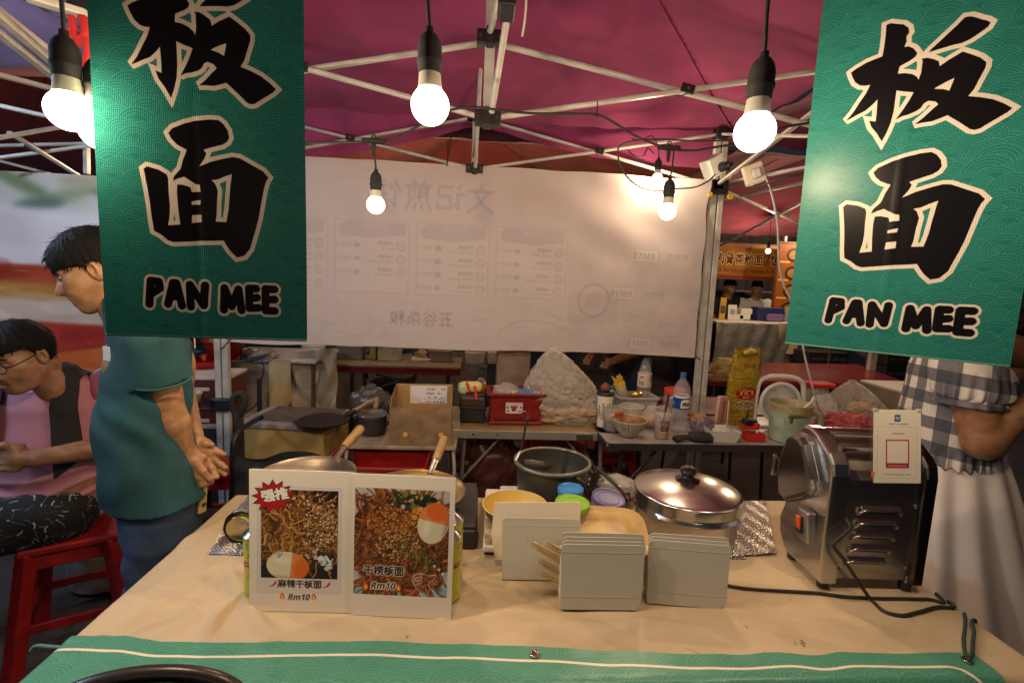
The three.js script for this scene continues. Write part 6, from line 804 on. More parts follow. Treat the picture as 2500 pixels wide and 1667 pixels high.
// ---------- things on the black rimmed table, right rear ----------
{
  const Y = 0.703, place = (n, l, c, px, py, back = 0, ry = 0) => { const p = on(px, py, Y, back); return thing(n, l, c, [p.x, Y, p.z], ry); };
  const clearP = M([0.9, 0.88, 0.86], 0.12, { transmission: 0.85, thickness: 0, side: THREE.DoubleSide });
  // tumbler
  const tx1 = texOf(canvas(256, 256, (c, w, h) => { c.fillStyle = '#d8d0c4'; c.fillRect(0, 0, w, h); const r = RNG(4); c.fillStyle = '#1a1816'; for (let i = 0; i < 24; i++) { const n = Math.floor(r(2, 11)); for (let k = 0; k < n; k++) c.fillRect(i * 10.6 + 1, 150 - k * 11 + r(-1, 1), 7, 7); if (r() < 0.6) for (let k = 0; k < r(0, 6); k++) c.fillRect(i * 10.6 + 1, 164 + k * 11, 6, 6); } }));
  const tu = thing('tumbler', 'white tumbler with black dots and a black lid on the rear table', 'tumbler', [at(1476, 1000, 2.62).x, Y, -2.62]); part('cup', keepUV(mv(new THREE.CylinderGeometry(0.047, 0.038, 0.185, 40, 1, true), 0, 0.0925, 0)), new THREE.MeshPhysicalMaterial({ map: tx1, roughness: 0.4 }), tu); part('base', mv(cyl(0.038, 0.038, 0.004, 32), 0, 0.002, 0), MAT.white, tu); part('lid', lathe([[0.0485, 0.18], [0.05, 0.186], [0.049, 0.197], [0.042, 0.2], [0.0001, 0.2]], 36), MAT.black, tu);
  const te = thing('clay_pot', 'small brown clay jar on top of the dotted tumbler', 'jar', [tu.position.x - 0.004, Y + 0.2, tu.position.z]); part('jar', lathe([[0.0001, 0], [0.02, 0], [0.027, 0.018], [0.023, 0.036], [0.012, 0.042], [0.008, 0.05], [0.0001, 0.052]], 28), M([0.17, 0.055, 0.03], 0.5), te);
  const bc = thing('small_jar', 'small blue jar beside the brown clay jar', 'jar', [tu.position.x + 0.036, Y + 0.2, tu.position.z - 0.02]); part('cap', lathe([[0.0001, 0], [0.014, 0], [0.014, 0.026], [0.012, 0.028], [0.0001, 0.028]], 22), M([0.03, 0.16, 0.3], 0.4), bc); part('skirt', mv(cyl(0.016, 0.016, 0.006, 22), 0, 0.003, 0), MAT.white, bc);
  // purple tub, bowl, cup
  const pt = place('drink_tub', 'clear tub of purple drink beside the sauce bowl', 'tub', 1500, 1056, 0.05); const w0 = 0.06; part('shell', lathe([[0.0001, 0.001], [0.046, 0.001], [w0, 0.13], [w0 - 0.001, 0.13], [0.045, 0.003]], 40), clearP, pt); part('drink', mv(cyl(0.051, 0.045, 0.06, 36), 0, 0.033, 0), M([0.16, 0.09, 0.13], 0.4), pt); part('cream', mv(cyl(0.053, 0.051, 0.02, 36), 0, 0.073, 0), M([0.5, 0.36, 0.22], 0.5), pt); part('red_label', keepUV(mv(new THREE.CylinderGeometry(0.058, 0.056, 0.03, 24, 1, true, -0.1, 1.2), 0, 0.1, 0)), M([0.5, 0.05, 0.02], 0.4, { side: THREE.DoubleSide }), pt);
  const rt = thing('plastic_tub', 'round clear tub with a wide rim behind the sauce bowl', 'tub', [at(1545, 1000, 2.62).x, Y, -2.64]); part('shell', lathe([[0.0001, 0.002], [0.05, 0.002], [0.066, 0.11], [0.064, 0.11], [0.049, 0.004]], 36), M([0.75, 0.7, 0.64], 0.3, { transmission: 0.5, thickness: 0 }), rt); part('rim', mv(ring(0.067, 0.004, 44), 0, 0.112, 0), MAT.whitePlastic, rt);
  const sb = place('sauce_bowl', 'pale stained bowl of brown sauce on the rear table', 'bowl', 1542, 1074, 0.06); part('outside', lathe([[0.0001, 0], [0.032, 0], [0.036, 0.008], [0.06, 0.03], [0.085, 0.065], [0.094, 0.094]], 52), M([0.5, 0.47, 0.36], 0.4, { dirt: 5 }), sb); part('inside', lathe([[0.093, 0.094], [0.084, 0.066], [0.05, 0.03], [0.0001, 0.022]], 52), M([0.36, 0.16, 0.04], 0.35, { dirt: 8 }), sb); part('rim', mv(ring(0.0935, 0.0012, 52), 0, 0.094, 0), MAT.white, sb); for (const [a, l] of [[0.5, 0.05], [0.9, 0.035], [1.9, 0.05], [2.1, 0.025], [2.25, 0.04]]) part('drip', tube([V(0.091 * Math.cos(a), 0.088, 0.091 * Math.sin(a)), V(0.083 * Math.cos(a), 0.062, 0.083 * Math.sin(a)), V((0.083 - l * 0.7) * Math.cos(a), 0.062 - l * 0.8, (0.083 - l * 0.7) * Math.sin(a))], 0.0017), M([0.12, 0.055, 0.02], 0.4), sb); part('sauce', mv(new THREE.CircleGeometry(0.075, 40).rotateX(-PI / 2), 0, 0.058, 0), M([0.28, 0.1, 0.025], 0.3, { bump: 'grain', grain: 10, bs: 0.006 }), sb);
  const tx2 = texOf(canvas(256, 256, (c, w, h) => { c.fillStyle = '#5a1316'; c.fillRect(0, 0, w, h); c.fillStyle = '#d9b24a'; c.beginPath(); c.ellipse(160, 120, 14, 24, 0.2, 0, 7); c.fill(); c.fillStyle = '#d8c9bb'; for (let i = 0; i < 14; i++) c.fillRect(40 + i * 13, 70 + (i % 3) * 4, 8, 8); for (let i = 0; i < 12; i++) c.fillRect(44 + i * 14, 206, 8, 12); }));
  const ic = place('iced_drink_cup', 'clear plastic cup with a dark red label and a black straw', 'cup', 1622, 1074, 0.04); part('cup', lathe([[0.0001, 0.001], [0.034, 0.001], [0.046, 0.125], [0.05, 0.128], [0.0445, 0.128], [0.033, 0.003]], 40), clearP, ic); part('lid', lathe([[0.052, 0.126], [0.052, 0.132], [0.044, 0.14], [0.02, 0.143], [0.0001, 0.143]], 40), clearP, ic); part('milk_tea', mv(cyl(0.0365, 0.033, 0.03, 34), 0, 0.017, 0), M([0.4, 0.24, 0.12], 0.4), ic); part('label', keepUV(mv(new THREE.CylinderGeometry(0.0432, 0.0385, 0.058, 28, 1, true, -0.62, 1.2), 0, 0.074, 0)), new THREE.MeshPhysicalMaterial({ map: tx2, roughness: 0.4, side: THREE.DoubleSide }), ic); part('straw', rod(V(-0.002, 0.05, 0), V(0.022, 0.235, 0.0), 0.0052), MAT.black, ic);
  const tx3 = texOf(canvas(512, 256, (c, w, h) => { c.fillStyle = '#143f86'; c.fillRect(0, 0, w, h); c.fillStyle = '#d7d2cc'; c.fillRect(0, 0, w, 40); for (const o of [40, 296]) { c.fillStyle = '#dcd7d0'; c.beginPath(); c.moveTo(o, 230); c.lineTo(o + 6, 90); c.quadraticCurveTo(o + 60, 30, o + 120, 90); c.lineTo(o + 130, 230); c.fill(); c.fillStyle = '#4a4a4c'; c.fillRect(o + 14, 130, 100, 40); c.fillRect(o + 30, 110, 20, 40); c.fillStyle = '#8a8a86'; c.fillRect(o + 10, 172, 110, 30); c.save(); c.translate(o + 160, 200); c.rotate(-PI / 2); words(c, 'DRINKING', 0, 0, 26, '#a9c2e0', 'sans-serif', 'bold'); words(c, 'WATER', 0, 30, 26, '#a9c2e0', 'sans-serif', 'bold'); c.restore(); } }));
  const wb = place('water_bottle', 'clear ribbed water bottle with a blue cap and blue label', 'bottle', 1668, 1060, 0.06); const prof = [[0.0001, 0.002], [0.038, 0.002], [0.043, 0.01]]; for (let i = 0; i <= 10; i++) prof.push([0.0445 - 0.002 * (i % 2), 0.014 + i * 0.0115]); prof.push([0.0445, 0.135], [0.0445, 0.205], [0.0445, 0.215], [0.046, 0.225], [0.042, 0.25], [0.03, 0.275], [0.0175, 0.293], [0.0145, 0.3], [0.0145, 0.312]); part('bottle', lathe(prof, 44), M([0.92, 0.92, 0.94], 0.06, { transmission: 0.86, thickness: 0, side: THREE.DoubleSide }), wb); part('label', keepUV(mv(new THREE.CylinderGeometry(0.0455, 0.0455, 0.074, 40, 1, true, 2.2), 0, 0.17, 0)), new THREE.MeshPhysicalMaterial({ map: tx3, roughness: 0.35, side: THREE.DoubleSide }), wb); part('cap', mv(cyl(0.0158, 0.0162, 0.021, 28), 0, 0.32, 0), M([0.02, 0.13, 0.42], 0.35), wb); part('neck_ring', mv(ring(0.0165, 0.0018, 24), 0, 0.306, 0), M([0.02, 0.13, 0.42], 0.35), wb);
  const gb = thing('storage_basket', 'grey plastic basket of small things behind the clear tub', 'basket', [at(1552, 985, 2.8).x, Y, -2.83], 0.05); const gm = M([0.36, 0.34, 0.34], 0.45, { bump: 'weave', grain: 30, bs: 0.002 }); for (const s of [-1, 1]) { part('long_side', mv(rbox(0.22, 0.12, 0.006, 0.002), 0, 0.07, s * 0.075, s * 0.1), gm, gb); part('short_side', mv(rbox(0.006, 0.12, 0.15, 0.002), s * 0.108, 0.07, 0, 0, 0, -s * 0.12), gm, gb); } part('base', mv(rbox(0.2, 0.01, 0.14), 0, 0.008, 0), gm, gb); { const s = rrect(0.256, 0.19, 0.02); s.holes.push(rrect(0.226, 0.16, 0.014)); part('rim', extr(s, 0.008, 0.002).rotateX(PI / 2).translate(0, 0.136, 0), gm, gb); }
  const gp = thing('gold_packet', 'shiny gold sachet lying in the grey basket', 'packet', [gb.position.x + 0.01, Y + 0.14, gb.position.z]); part('sachet', crumple(0.035, 0.02, 0.025, 33, 24, 14), M([0.6, 0.42, 0.1], 0.25, { metalness: 0.7 }), gp);
  const yb = thing('brush_pot', 'pale cup with yellow tassels leaning in the grey basket', 'cup', [gb.position.x - 0.07, Y + 0.12, gb.position.z], 0); yb.rotation.z = 0.35; part('cup', lathe([[0.0001, 0], [0.028, 0], [0.034, 0.08], [0.031, 0.08]], 28), M([0.5, 0.44, 0.34], 0.5), yb); part('yellow_band', mv(cyl(0.036, 0.035, 0.018, 28), 0, 0.086, 0), M([0.6, 0.4, 0.03], 0.5), yb); for (let i = 0; i < 9; i++) part('tassel', rod(V(0.02 * Math.cos(i * 0.7), 0.09, 0.02 * Math.sin(i * 0.7)), V(0.028 * Math.cos(i * 0.7), 0.125 + 0.008 * (i % 3), 0.028 * Math.sin(i * 0.7)), 0.005), M([0.6, 0.4, 0.03], 0.5), yb);
  const tx4 = texOf(canvas(256, 256, (c, w, h) => { c.fillStyle = '#cfc6bb'; c.fillRect(0, 0, w, h); for (const o of [20, 148]) { c.fillStyle = '#a3202a'; c.beginPath(); c.ellipse(o + 20, 90, 22, 60, 0, 0, 7); c.fill(); c.fillStyle = '#2c6a4a'; c.fillRect(o + 10, 30, 26, 26); c.fillStyle = '#e8e2da'; c.font = 'bold 70px sans-serif'; c.fillText('S', o, 114); c.fillStyle = '#c03038'; c.beginPath(); c.arc(o + 78, 70, 16, 0, 7); c.fill(); c.save(); c.translate(o + 92, 220); c.rotate(-PI / 2); words(c, 'LUS', 0, 0, 44, '#2a2624', 'sans-serif', 'bold'); c.restore(); } }));
  const lb = thing('soda_bottle', 'clear bottle with a black cap and a white label on the rear table', 'bottle', [at(1573, 940, 3.0).x, Y, -3.0]); part('bottle', lathe([[0.0001, 0.002], [0.04, 0.004], [0.044, 0.02], [0.044, 0.2], [0.04, 0.25], [0.026, 0.31], [0.014, 0.335], [0.0135, 0.345]], 40), M([0.9, 0.9, 0.88], 0.08, { transmission: 0.82, thickness: 0, side: THREE.DoubleSide }), lb); part('label', keepUV(mv(new THREE.CylinderGeometry(0.0448, 0.0448, 0.09, 36, 1, true), 0, 0.2, 0)), new THREE.MeshPhysicalMaterial({ map: tx4, roughness: 0.4, side: THREE.DoubleSide }), lb); part('cap', mv(cyl(0.016, 0.016, 0.022, 24), 0, 0.356, 0), MAT.black, lb);
  const rj = thing('snack_jar', 'clear jar with an orange red lid behind the water bottle', 'jar', [at(1650, 985, 2.78).x, Y, -2.8]); part('jar', lathe([[0.0001, 0.002], [0.06, 0.003], [0.068, 0.02], [0.068, 0.13], [0.06, 0.15], [0.058, 0.155]], 44), clearP, rj); part('lid', lathe([[0.063, 0.15], [0.065, 0.153], [0.065, 0.187], [0.06, 0.19], [0.0001, 0.19]], 44), M([0.55, 0.05, 0.015], 0.35), rj); part('snacks', mv(crumple(0.05, 0.035, 0.05, 4), 0, 0.042, 0), M([0.35, 0.2, 0.12], 0.6), rj);
  const fb = thing('plastic_bag', 'clear bag of bread crusts between the bowl and the water bottle', 'plastic bag', [at(1600, 1030, 2.62).x, Y + 0.05, -2.62]); part('film', crumple(0.09, 0.07, 0.07, 81), MAT.clearBag, fb); part('crust', mv(crumple(0.06, 0.035, 0.045, 82), -0.01, -0.01, 0), M([0.42, 0.22, 0.1], 0.6), fb);
  const gl = place('glove', 'black rubber glove lying at the table edge', 'glove', 1700, 1081, 0.03); part('palm', mv(crumple(0.062, 0.024, 0.045, 91), 0.035, 0.022, 0), MAT.blackSoft, gl); for (const [i, q] of [[0, [-0.11, 0.01, 0.03]], [1, [-0.115, 0.014, 0.005]], [2, [-0.1, 0.012, -0.02]]]) part('finger', tube([V(0, 0.018, 0.012 - i * 0.012), V(-0.05, 0.02, 0.015 - i * 0.01), V(...q)], 0.011, 20, 8), MAT.blackSoft, gl);
  const pb = thing('plastic_bag', 'purple grey bag of scraps behind the black glove', 'plastic bag', [at(1715, 1040, 2.52).x, Y + 0.045, -2.53]); part('film', crumple(0.06, 0.055, 0.06, 95), M([0.2, 0.17, 0.24], 0.3, { transmission: 0.35, thickness: 0, side: THREE.DoubleSide }), pb); part('scraps', mv(crumple(0.04, 0.03, 0.04, 96), -0.02, 0.035, 0), M([0.35, 0.17, 0.1], 0.6), pb);
  const tk = place('takeaway_box', 'open white takeaway box with its lid up on the rear table', 'takeaway box', 1774, 1082, 0.06, -0.05); const tm = M([0.62, 0.58, 0.53], 0.6, { side: THREE.DoubleSide }); const q = (a, b, c, d) => { const P = [a, b, c, d].map((p) => V(...p)); return sheet((u, v) => P[0].clone().lerp(P[1], u).lerp(P[3].clone().lerp(P[2], u), v).toArray(), 2, 2, false); };
  const bw = 0.06, tw = 0.077, hh = 0.062, bd = 0.05, td = 0.066; part('front_wall', q([-bw, 0, bd], [bw, 0, bd], [tw, hh, td], [-tw, hh, td]), tm, tk); part('rear_wall', q([-bw, 0, -bd], [bw, 0, -bd], [tw, hh, -td], [-tw, hh, -td]), tm, tk); part('left_wall', q([-bw, 0, -bd], [-bw, 0, bd], [-tw, hh, td], [-tw, hh, -td]), tm, tk); part('right_wall', q([bw, 0, -bd], [bw, 0, bd], [tw, hh, td], [tw, hh, -td]), tm, tk); part('floor', q([-bw, 0.001, -bd], [bw, 0.001, -bd], [bw, 0.001, bd], [-bw, 0.001, bd]), tm, tk);
  part('lid', extr(shapeOf([[-0.066, 0], [0.066, 0], [0.066, 0.075], [0.03, 0.125], [-0.01, 0.155], [-0.05, 0.165], [-0.066, 0.16]]), 0.002, 0.0005).rotateY(PI / 2 - 0.5).translate(0.03, hh - 0.005, -0.01), tm, tk);
  const rbx = place('small_box', 'small bright red box in front of the gold bag', 'box', 1846, 1078, 0.03, -0.06); part('box', mv(rbox(0.105, 0.038, 0.06, 0.003), 0, 0.019, 0), M([0.55, 0.015, 0.012], 0.4), rbx); part('tray', mv(rbox(0.1, 0.005, 0.055, 0.002), -0.003, 0.04, 0), M([0.3, 0.01, 0.01], 0.4), rbx);
  const ck = thing('clip_tool', 'black and red hand tool on the small red box', 'tool', [rbx.position.x - 0.02, Y + 0.045, rbx.position.z - 0.03]); part('grip', mv(rbox(0.085, 0.035, 0.04, 0.012, 3), 0.01, 0.045, 0, 0.1, 0.2, -0.1), MAT.black, ck); part('red_jaw', [mv(rbox(0.1, 0.018, 0.03, 0.006), 0, 0.018, 0.02), mv(rbox(0.03, 0.03, 0.03, 0.006), 0.04, 0.03, 0.015)], M([0.5, 0.02, 0.015], 0.4), ck); part('pin', rod(V(-0.01, 0.05, 0), V(-0.006, 0.11, 0), 0.004), MAT.black, ck);
  // gold flour bag
  const tx5 = texOf(canvas(512, 1024, (c, w, h) => { const r = RNG(2); c.fillStyle = '#a08620'; c.fillRect(0, 0, w, h); for (let i = 0; i < 260; i++) { c.fillStyle = `rgba(${r() < 0.5 ? '190,160,60' : '110,84,10'},0.12)`; c.fillRect(r(0, w), r(0, h), r(10, 90), r(4, 40)); } c.fillStyle = '#b01f16'; c.beginPath(); c.ellipse(256, 590, 165, 86, 0, 0, 7); c.fill(); words(c, "Vit's", 140, 608, 108, '#e7bd3a', 'sans-serif', 'bold'); han(c, '文一五'.replace('一', '干'), 200, 625, 32, 5, '#efe2d0'); c.strokeStyle = '#e8e0cf'; c.lineWidth = 7; c.fillStyle = 'rgba(150,120,90,0.7)'; c.beginPath(); c.ellipse(256, 745, 150, 58, 0, 0, 7); c.fill(); c.stroke(); c.fillStyle = '#efe6d6'; for (let i = 0; i < 60; i++) c.fillRect(r(140, 370), r(705, 785), r(6, 20), 4); c.strokeStyle = '#c99a1c'; c.lineWidth = 5; for (let i = 0; i < 14; i++) { c.beginPath(); c.moveTo(256, 930); c.lineTo(256 + 200 * Math.cos(PI + i / 13 * PI), 930 + 110 * Math.sin(PI + i / 13 * PI)); c.stroke(); } c.strokeStyle = '#7c1a10'; c.lineWidth = 9; c.beginPath(); c.arc(330, 940, 60, 0, 7); c.stroke(); words(c, '2', 296, 985, 120, '#7c1a10', 'serif', 'bold'); c.strokeStyle = '#6b1a10'; c.lineWidth = 5; han(c, '文记面', 170, 190, 60, 8, '#7c3a10'); }));
  const gg = thing('flour_bag', 'tall shiny gold flour bag with a red oval label', 'bag', [at(1812, 1000, 2.72).x, Y, -2.74], 0.02); part('sack', sheet((u, v) => { const a = u * PI * 2 + PI, t = v, W = 0.098 * (1 - 0.12 * Math.max(0, t - 0.62) * 2.6) * (0.94 + 0.06 * Math.sin(t * PI)), Dp = mix(0.05, 0.012, smooth(0.55, 1, t)), k = 1 + 0.07 * n3(u * 7, t * 5) * (0.4 + t) + 0.05 * Math.abs(n3(u * 14, t * 12)) * smooth(0.3, 0.8, t); const cx = Math.sign(Math.sin(a)) * Math.abs(Math.sin(a)) ** 0.7; return [cx * W * k + 0.015 * t * t, t * (0.455 + 0.012 * Math.sin(u * 12) * t), -Math.cos(a) * -1 * Dp * k + 0.012 * n3(u * 5, t * 8) * smooth(0.4, 0.9, t)]; }, 90, 80), new THREE.MeshPhysicalMaterial({ map: tx5, roughness: 0.24, metalness: 0.55, bumpMap: rep(T.wrinkle, 3, 4), bumpScale: 0.004, side: THREE.DoubleSide }), gg); { const q = gg.children[0].geometry, p = q.attributes.position, uv = q.attributes.uv; for (let i = 0; i < p.count; i++) uv.setXY(i, 0.5 + (p.getX(i) - 0.015 * uv.getY(i) ** 2) / 0.2, uv.getY(i)); } part('torn_top', mv(crumple(0.04, 0.02, 0.02, 12), 0.01, 0.435, 0.02), M([0.42, 0.3, 0.08], 0.35, { metalness: 0.4, side: THREE.DoubleSide }), gg);
  const sl = thing('slim_box', 'slim pink and white box standing left of the gold bag', 'box', [at(1767, 980, 2.6).x, Y, -2.62], 0.5); part('carton', mv(rbox(0.075, 0.19, 0.022, 0.003), 0, 0.095, 0, 0, 0, -0.08), M([0.5, 0.3, 0.26], 0.5), sl); part('printed_face', mv(rbox(0.03, 0.13, 0.002, 0.001), 0.004, 0.1, 0.012, 0, 0, -0.08), M([0.4, 0.12, 0.1], 0.5), sl);
  // white box fan
  const fp = at(1905, 1010, 2.68), fan = thing('table_fan', 'white square desk fan with a round ribbed grille', 'fan', [fp.x, Y, -2.7], -0.08); const fm = M([0.62, 0.6, 0.56], 0.35);
  part('frame', tube([V(-0.135, 0.0, 0), V(-0.138, 0.2, 0), V(-0.125, 0.265, 0), V(-0.09, 0.29, 0), V(0, 0.3, 0), V(0.09, 0.29, 0), V(0.125, 0.265, 0), V(0.138, 0.2, 0), V(0.135, 0.0, 0)], 0.014, 120, 12), fm, fan); part('foot', mv(rbox(0.3, 0.014, 0.1, 0.006), 0, 0.007, 0), fm, fan); part('grille_ring', mv(new THREE.TorusGeometry(0.113, 0.011, 12, 60), 0, 0.145, 0.012), fm, fan); for (const r of [0.075]) part('grille_hoop', mv(new THREE.TorusGeometry(r, 0.0018, 6, 50), 0, 0.145, 0.028), fm, fan); part('grille_hub', mv(cyl(0.03, 0.03, 0.016, 32), 0, 0.145, 0.026, PI / 2), fm, fan); for (let i = 0; i < 54; i++) { const a = i / 54 * PI * 2; part('grille_rib', bar(V(Math.cos(a) * 0.026, 0.145 + Math.sin(a) * 0.026, 0.029), V(Math.cos(a + 0.14) * 0.112, 0.145 + Math.sin(a + 0.14) * 0.112, 0.02), 0.0036, 0.005, 0.001), fm, fan); } for (let i = 0; i < 5; i++) { const a = i / 5 * PI * 2; part('blade', mv(sheet((u, v) => { const r = mix(0.025, 0.095, u), q = a + (v - 0.5) * 0.9 + u * 0.3; return [Math.cos(q) * r, Math.sin(q) * r, (v - 0.5) * 0.03]; }, 8, 6, false), 0, 0.145, 0.0), M([0.35, 0.3, 0.24], 0.4, { side: THREE.DoubleSide }), fan); } part('rear_housing', mv(lathe([[0.108, 0], [0.1, 0.04], [0.05, 0.055], [0.0001, 0.055]], 40).rotateX(-PI / 2), 0, 0.145, -0.006), M([0.05, 0.04, 0.03], 0.6, { side: THREE.DoubleSide }), fan);
  const yt = thing('folded_towel', 'rolled pale yellow towel behind the right tent leg', 'towel', at(1766, 905, 3.35)); part('roll', [mv(crumple(0.1, 0.06, 0.07, 51), 0, 0.02, 0), mv(crumple(0.09, 0.035, 0.07, 52), 0.02, 0.06, 0)], M([0.52, 0.4, 0.2], 0.9, { bump: 'weave', grain: 40 }), yt); part('board', mv(rbox(0.22, 0.02, 0.16, 0.004), 0, -0.05, 0), M([0.3, 0.17, 0.08], 0.6), yt);
  // green jug
  const jg = place('jug', 'pale green plastic jug with a handle and a white spoon', 'jug', 1945, 1086, 0.08); const jm = M([0.4, 0.5, 0.36], 0.42, { dirt: 3 }); part('body', lathe([[0.0001, 0], [0.085, 0], [0.09, 0.006], [0.098, 0.12], [0.1, 0.17]], 52), jm, jg); part('cream_band', lathe([[0.1005, 0.168], [0.103, 0.172], [0.107, 0.205], [0.109, 0.208], [0.105, 0.208], [0.1, 0.175], [0.096, 0.12], [0.08, 0.03], [0.0001, 0.028]], 52), M([0.52, 0.44, 0.24], 0.45, { dirt: 5 }), jg); part('gold_ring', mv(ring(0.1025, 0.0015, 52), 0, 0.169, 0), M([0.6, 0.42, 0.12], 0.3, { metalness: 0.6 }), jg);
  part('handle', tube([V(0.095, 0.15, 0.02), V(0.135, 0.155, 0.03), V(0.15, 0.13, 0.035), V(0.155, 0.06, 0.035), V(0.16, 0.02, 0.035)], 0.014, 50, 12), jm, jg); part('yellow_cap', bar(V(0.085, 0.175, 0.02), V(0.15, 0.155, 0.03), 0.03, 0.02, 0.008), M([0.6, 0.36, 0.03], 0.45), jg); part('spoon', [rod(V(0.05, 0.17, 0.02), V(0.095, 0.235, 0.04), 0.006), mv(new THREE.SphereGeometry(0.012, 14, 10).scale(1, 1.3, 0.5), 0.095, 0.238, 0.04)], MAT.white, jg); part('stain', [mv(crumple(0.05, 0.008, 0.006, 5), -0.02, 0.155, 0.096), mv(crumple(0.01, 0.022, 0.004, 6), -0.05, 0.14, 0.09)], M([0.12, 0.11, 0.05], 0.5), jg);
  const lg = new THREE.MeshPhysicalMaterial({ roughness: 0.5, transparent: true, map: texOf(canvas(128, 64, (c) => { c.clearRect(0, 0, 128, 64); words(c, 'SKY', 12, 46, 46, '#191a18', 'sans-serif', 'bold'); })) }); part('mark', keepUV(mv(new THREE.CylinderGeometry(0.0985, 0.0975, 0.026, 12, 1, true, 0.0, 0.5), 0, 0.1, 0)), lg, jg);
  const tj = thing('snack_jar', 'clear jar with a red lid right of the fan', 'jar', [at(2000, 985, 2.8).x, Y, -2.82]); part('film', crumple(0.085, 0.11, 0.06, 101).translate(0, 0.12, 0), MAT.clearBag, tj); part('lid', mv(rbox(0.16, 0.03, 0.1, 0.01), 0, 0.235, 0), M([0.5, 0.02, 0.012], 0.4), tj);
  const cbg = thing('plastic_bag', 'cloudy carrier bag with tied handles right of the fan', 'plastic bag', [at(2092, 1000, 2.75).x, Y, -2.75]); part('film', bagSheet(0.17, 0.27, 11, -0.05, 0.6), MAT.crinkle, cbg); part('contents', mv(crumple(0.09, 0.05, 0.06, 63), 0.03, 0.1, 0.02), M([0.36, 0.16, 0.05], 0.6), cbg);
  const cb2 = thing('plastic_bag', 'clear crumpled bag leaning on the green jug', 'plastic bag', [at(2010, 1000, 2.66).x, Y + 0.1, -2.66]); part('film', crumple(0.08, 0.1, 0.06, 64), MAT.clearBag, cb2);
  const pk = thing('plastic_bag', 'crumpled pink red carrier bag behind the payment card', 'plastic bag', [at(2060, 1060, 2.5).x, Y + 0.05, -2.5]); part('film', crumple(0.16, 0.085, 0.1, 65, 70, 44), M([0.42, 0.06, 0.08], 0.4, { side: THREE.DoubleSide, bump: 'wrinkle', grain: 8, bs: 0.006 }), pk);
}
// ---------- red table, right rear, and what stands behind it ----------
{
  const a = onY(1720, 925, 0.74), b = onY(2236, 942, 0.74), c = onY(2095, 890, 0.74), d = onY(1760, 884, 0.74), o = V((a.x + b.x) / 2, 0, (a.z + c.z) / 2), t = thing('red_table', 'glossy red folding table behind the fan, far right', 'table', o); const L = (p) => [p.x - o.x, -(p.z - o.z)];
  part('tabletop', extr(shapeOf([L(a), L(b), L(c), L(d)]), 0.02, 0.003).rotateX(-PI / 2).translate(0, 0.72, 0), M([0.34, 0.016, 0.016], 0.22, { dirt: 1.5 }), t); part('edge', bar(V(a.x - o.x, 0.705, a.z - o.z), V(b.x - o.x, 0.705, b.z - o.z), 0.02, 0.045, 0.004), MAT.darkRed, t); for (const p of [a.clone().lerp(b, 0.12), a.clone().lerp(b, 0.85), d, c]) part('leg', rod(V(p.x - o.x, 0.7, p.z - o.z), V(p.x - o.x, 0, p.z - o.z), 0.014), MAT.black, t);
  const s = table('small table with a pinkish top behind the right tent leg', V(1.75, 0, -3.35), 0.7, 0.5, 0.66, M([0.3, 0.14, 0.12], 0.5), MAT.darkRed, MAT.black, 0.05);
  const e = at(2265, 960, 3.0), k = thing('cloth_covered_table', 'table with a beige cloth skirt between the payment card and the woman', 'table', [e.x, 0, -3.1]); part('tabletop', mv(rbox(0.5, 0.02, 0.4, 0.005), 0.1, 0.86, -0.1), MAT.paper, k); part('skirt', [sheet((u, v) => [mix(-0.14, 0.3, u), 0.87 - v * 0.55, 0.1 + 0.02 * Math.sin(u * 22) * v], 30, 10, false), sheet((u, v) => [-0.14 + 0.012 * Math.sin(v * 5), 0.87 - v * 0.55, 0.1 - u * 0.4 + 0.0], 10, 10, false)], M([0.36, 0.28, 0.18], 0.85, { side: THREE.DoubleSide }), k); for (const x of [-0.1, 0.3]) for (const z of [-0.25, 0.05]) part('leg', rod(V(x, 0.85, z), V(x, 0, z), 0.014), MAT.darkSteel, k);
  for (const [i, [px, w, h, lab]] of [[2000, 0.55, 0.75, 'dark crate stack far behind the red table, left one'], [2190, 0.6, 0.78, 'dark crate stack far behind the red table, right one']].entries()) { const p = V(at(px, 860, 6.2).x, 0, -6.2), q = thing('crate_stack', lab, 'crates', p); for (let j = 0; j < 4; j++) { part('crate', mv(rbox(w, h / 4 - 0.01, 0.4, 0.01), 0, h / 8 + j * h / 4, 0), M([0.02, 0.018, 0.02], 0.5), q); for (let m = 0; m < 5; m++) part('slot', mv(rbox(w / 7, 0.04, 0.01, 0.003), (m - 2) * w / 5.5, h / 8 + j * h / 4, 0.2), M([0.08, 0.07, 0.07], 0.5), q); } }
  const g = at(2080, 868, 5.6), w = thing('display_board', 'grey slanted board under the right green banner, far back', 'board', [g.x, 0, -5.6]); part('panel', extr(shapeOf([[-0.35, 1.0], [0.22, 0.72], [0.22, 1.25], [-0.35, 1.25]]), 0.02, 0.003), M([0.22, 0.2, 0.19], 0.7), w); for (const x of [-0.3, 0.18]) part('leg', rod(V(x, 1.1, 0), V(x, 0, 0.05), 0.015), MAT.darkSteel, w);
}
